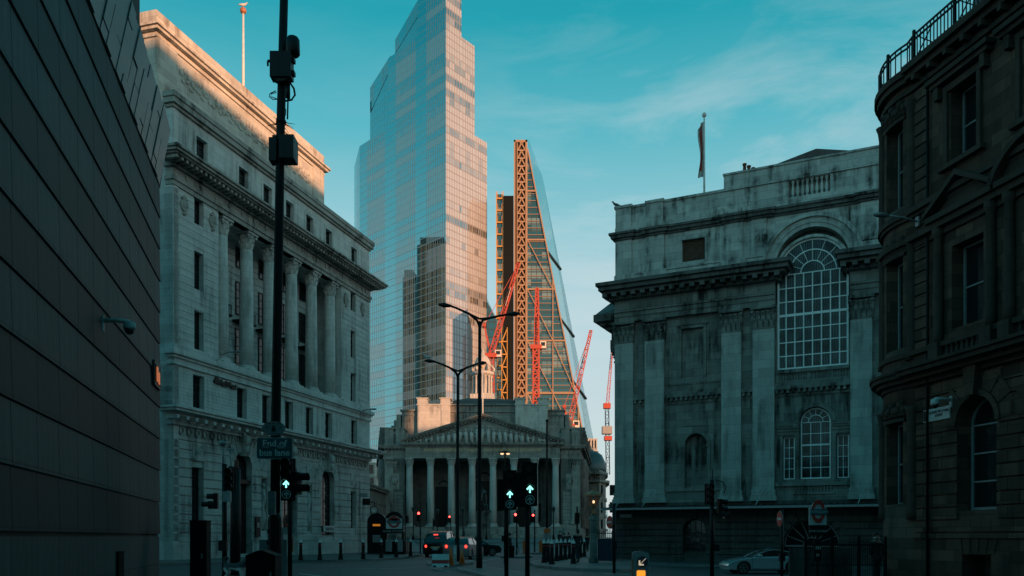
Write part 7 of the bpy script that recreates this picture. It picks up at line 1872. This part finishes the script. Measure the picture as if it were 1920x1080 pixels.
for i, (px, Y, rz) in enumerate(((1058, 90, 170), (1066, 92, 150), (1050, 96, 30), (870, 112, 90), (1101, 85, 190))):
    person(['person in dark clothes left of a pair crossing before the exchange wing', 'person in dark clothes right of a pair crossing before the exchange wing', 'lone person in dark clothes farther off near the exchange wing', 'person in dark clothes at the exchange steps', 'person in dark clothes on the pavement by the gate pier'][i], G3(PX(px, Y), Y, .02 if i < 3 else .13), R(rz), .2, 'cloth2' if i % 2 else 'cloth', 1.7+.04*(i % 3))
def dog():
    Y = 28.6; t = thing('dog', 'grey and white husky like dog standing by the black cabinet', 'dog', (PX(440, Y), Y, .0), R(-12))
    V = [(-.30,0,.50), (-.12,0,.49), (.10,0,.48), (.26,0,.52), (.38,0,.64), (.46,0,.72), (.56,0,.70), (.64,0,.675),
         (-.36,0,.60), (-.40,0,.74), (-.30,0,.80), (-.22,0,.77),
         (-.30,.08,.40), (-.24,.09,.27), (-.36,.09,.15), (-.33,.09,.02), (-.30,-.08,.40), (-.20,-.09,.27), (-.32,-.09,.15), (-.28,-.09,.02),
         (.26,.08,.36), (.25,.08,.18), (.26,.08,.02), (.26,-.08,.36), (.28,-.08,.18), (.29,-.08,.02)]
    E = [(0,1),(1,2),(2,3),(3,4),(4,5),(5,6),(6,7),(0,8),(8,9),(9,10),(10,11),(0,12),(12,13),(13,14),(14,15),(0,16),(16,17),(17,18),(18,19),(3,20),(20,21),(21,22),(3,23),(23,24),(24,25)]
    Rr = [.115,.11,.135,.14,.10,.085,.05,.03,.05,.06,.06,.04,.075,.05,.026,.03,.075,.05,.026,.03,.055,.035,.032,.055,.035,.032]
    nt = NT('husky_fur'); tc = nt.n('ShaderNodeTexCoord'); sp = nt.n('ShaderNodeSeparateXYZ'); nt.lk(tc.outputs['Object'], sp.inputs[0])
    z = nt.math('ADD', sp.outputs[2], nt.math('MULTIPLY', nt.noise(tc.outputs['Object'], 7, 3), .16)); c_ = nt.ramp(z, .50, .56, (.50,.50,.48,1), (.05,.05,.05,1)); nt.lk(c_, nt.p.inputs['Base Color']); nt.p.inputs['Roughness'].default_value = .9
    skin_obj('body', V, E, Rr, nt.m, t)
    m = MB()
    for s in (-1, 1): m.lathe(.45, s*.055, [(.035, .78), (.028, .82), (.004, .88)], 8); m.ball((.535, s*.04, .735), .012, 6)
    m.ball((.665, 0, .68), .02, 8); m.build('ears_and_nose', M['hair'], t)
dog()
def statue():
    Y = 122; zb = gz(PX(906, Y), Y)+.13; t = thing('equestrian_statue', 'dark bronze rider on horseback on a stone plinth before the exchange', 'statue', (PX(906, Y), Y, zb), R(-80))
    z0 = PZ(958, Y)-zb; m = MB(); m.box(-1.8, 1.8, -1.0, 1.0, 0, .5); m.box(-1.5, 1.5, -.8, .8, .5, z0-.25); m.box(-1.65, 1.65, -.95, .95, z0-.25, z0); m.build('plinth', M['mhd'], t)
    V = [(-.9,0,1.75),(-.3,0,1.7),(.4,0,1.7),(.95,0,1.95),(1.3,0,2.5),(1.5,0,2.75),(1.85,0,2.55),(2.1,0,2.4),(-1.2,0,1.6),(-1.35,0,.9),
         (-.95,.25,1.2),(-.8,.25,.75),(-1.0,.25,.1),(-.95,-.25,1.2),(-.75,-.25,.75),(-.95,-.25,.1),(.9,.22,1.2),(.92,.22,.6),(.9,.22,.1),(1.0,-.22,1.3),(1.3,-.22,.95),(1.15,-.22,.5)]
    E = [(0,1),(1,2),(2,3),(3,4),(4,5),(5,6),(6,7),(0,8),(8,9),(0,10),(10,11),(11,12),(0,13),(13,14),(14,15),(3,16),(16,17),(17,18),(3,19),(19,20),(20,21)]
    skin_obj('horse', V, E, [.45,.42,.42,.42,.28,.22,.16,.12,.12,.08,.2,.12,.1,.2,.12,.1,.18,.12,.1,.18,.12,.1], M['bronze'], t, (0,0,z0))
    V = [(0,0,2.1),(0,0,2.5),(.05,0,2.95),(.05,0,3.12),(.07,0,3.35),(.2,.35,1.75),(.1,.42,1.3),(.2,-.35,1.75),(.1,-.42,1.3),(.05,.26,2.85),(.3,.3,2.45),(.6,.12,2.4),(.05,-.26,2.85),(.3,-.3,2.45),(.6,-.12,2.4)]
    skin_obj('rider', V, [(0,1),(1,2),(2,3),(3,4),(0,5),(5,6),(0,7),(7,8),(2,9),(9,10),(10,11),(2,12),(12,13),(13,14)], [.24,.2,.22,.08,.14,.14,.1,.14,.1,.1,.08,.06,.1,.08,.06], M['bronze'], t, (0,0,z0))
statue()
def bicycle():
    Y = 62; t = thing('bicycle', 'bicycle with pale wheels in the middle of the road behind the signals', 'bicycle', (PX(961, Y), Y, 0), R(10))
    for x in (-.52, .52): m = MB(); m.ring_xz(x, .34, .30, .345, -.02, .02, 0, 360, 24); w = m.build('wheel', M['grey'], t); s = MB(); [s.bar((x, 0, .34), (x+.3*math.cos(a*math.pi/5), 0, .34+.3*math.sin(a*math.pi/5)), .006) for a in range(10)]; s.build('spokes', M['grey'], w)
    m = MB(); A, B, C, D, H_ = (-.52,0,.34), (-.05,0,.30), (-.2,0,.82), (.38,0,.85), (.52,0,.34)
    for a, b in ((A,B),(A,C),(B,C),(B,D),(C,D),(D,H_)): m.tube([a, b], .018, 6)
    m.tube([C, (-.22,0,.95)], .014, 6); m.tube([D, (.36,0,1.0)], .014, 6); m.tube([(.36,-.25,1.02), (.36,.25,1.02)], .014, 6); m.build('frame', M['iron'], t)
    m = MB(); m.ball((-.24, 0, .97), .12, 8, (1, .5, .3)); m.build('saddle', M['rubber'], t)
    person('cyclist in dark clothes standing behind the mid road signals with the bicycle', (PX(956, 62.8), 62.8, 0), R(80), .05)
bicycle()
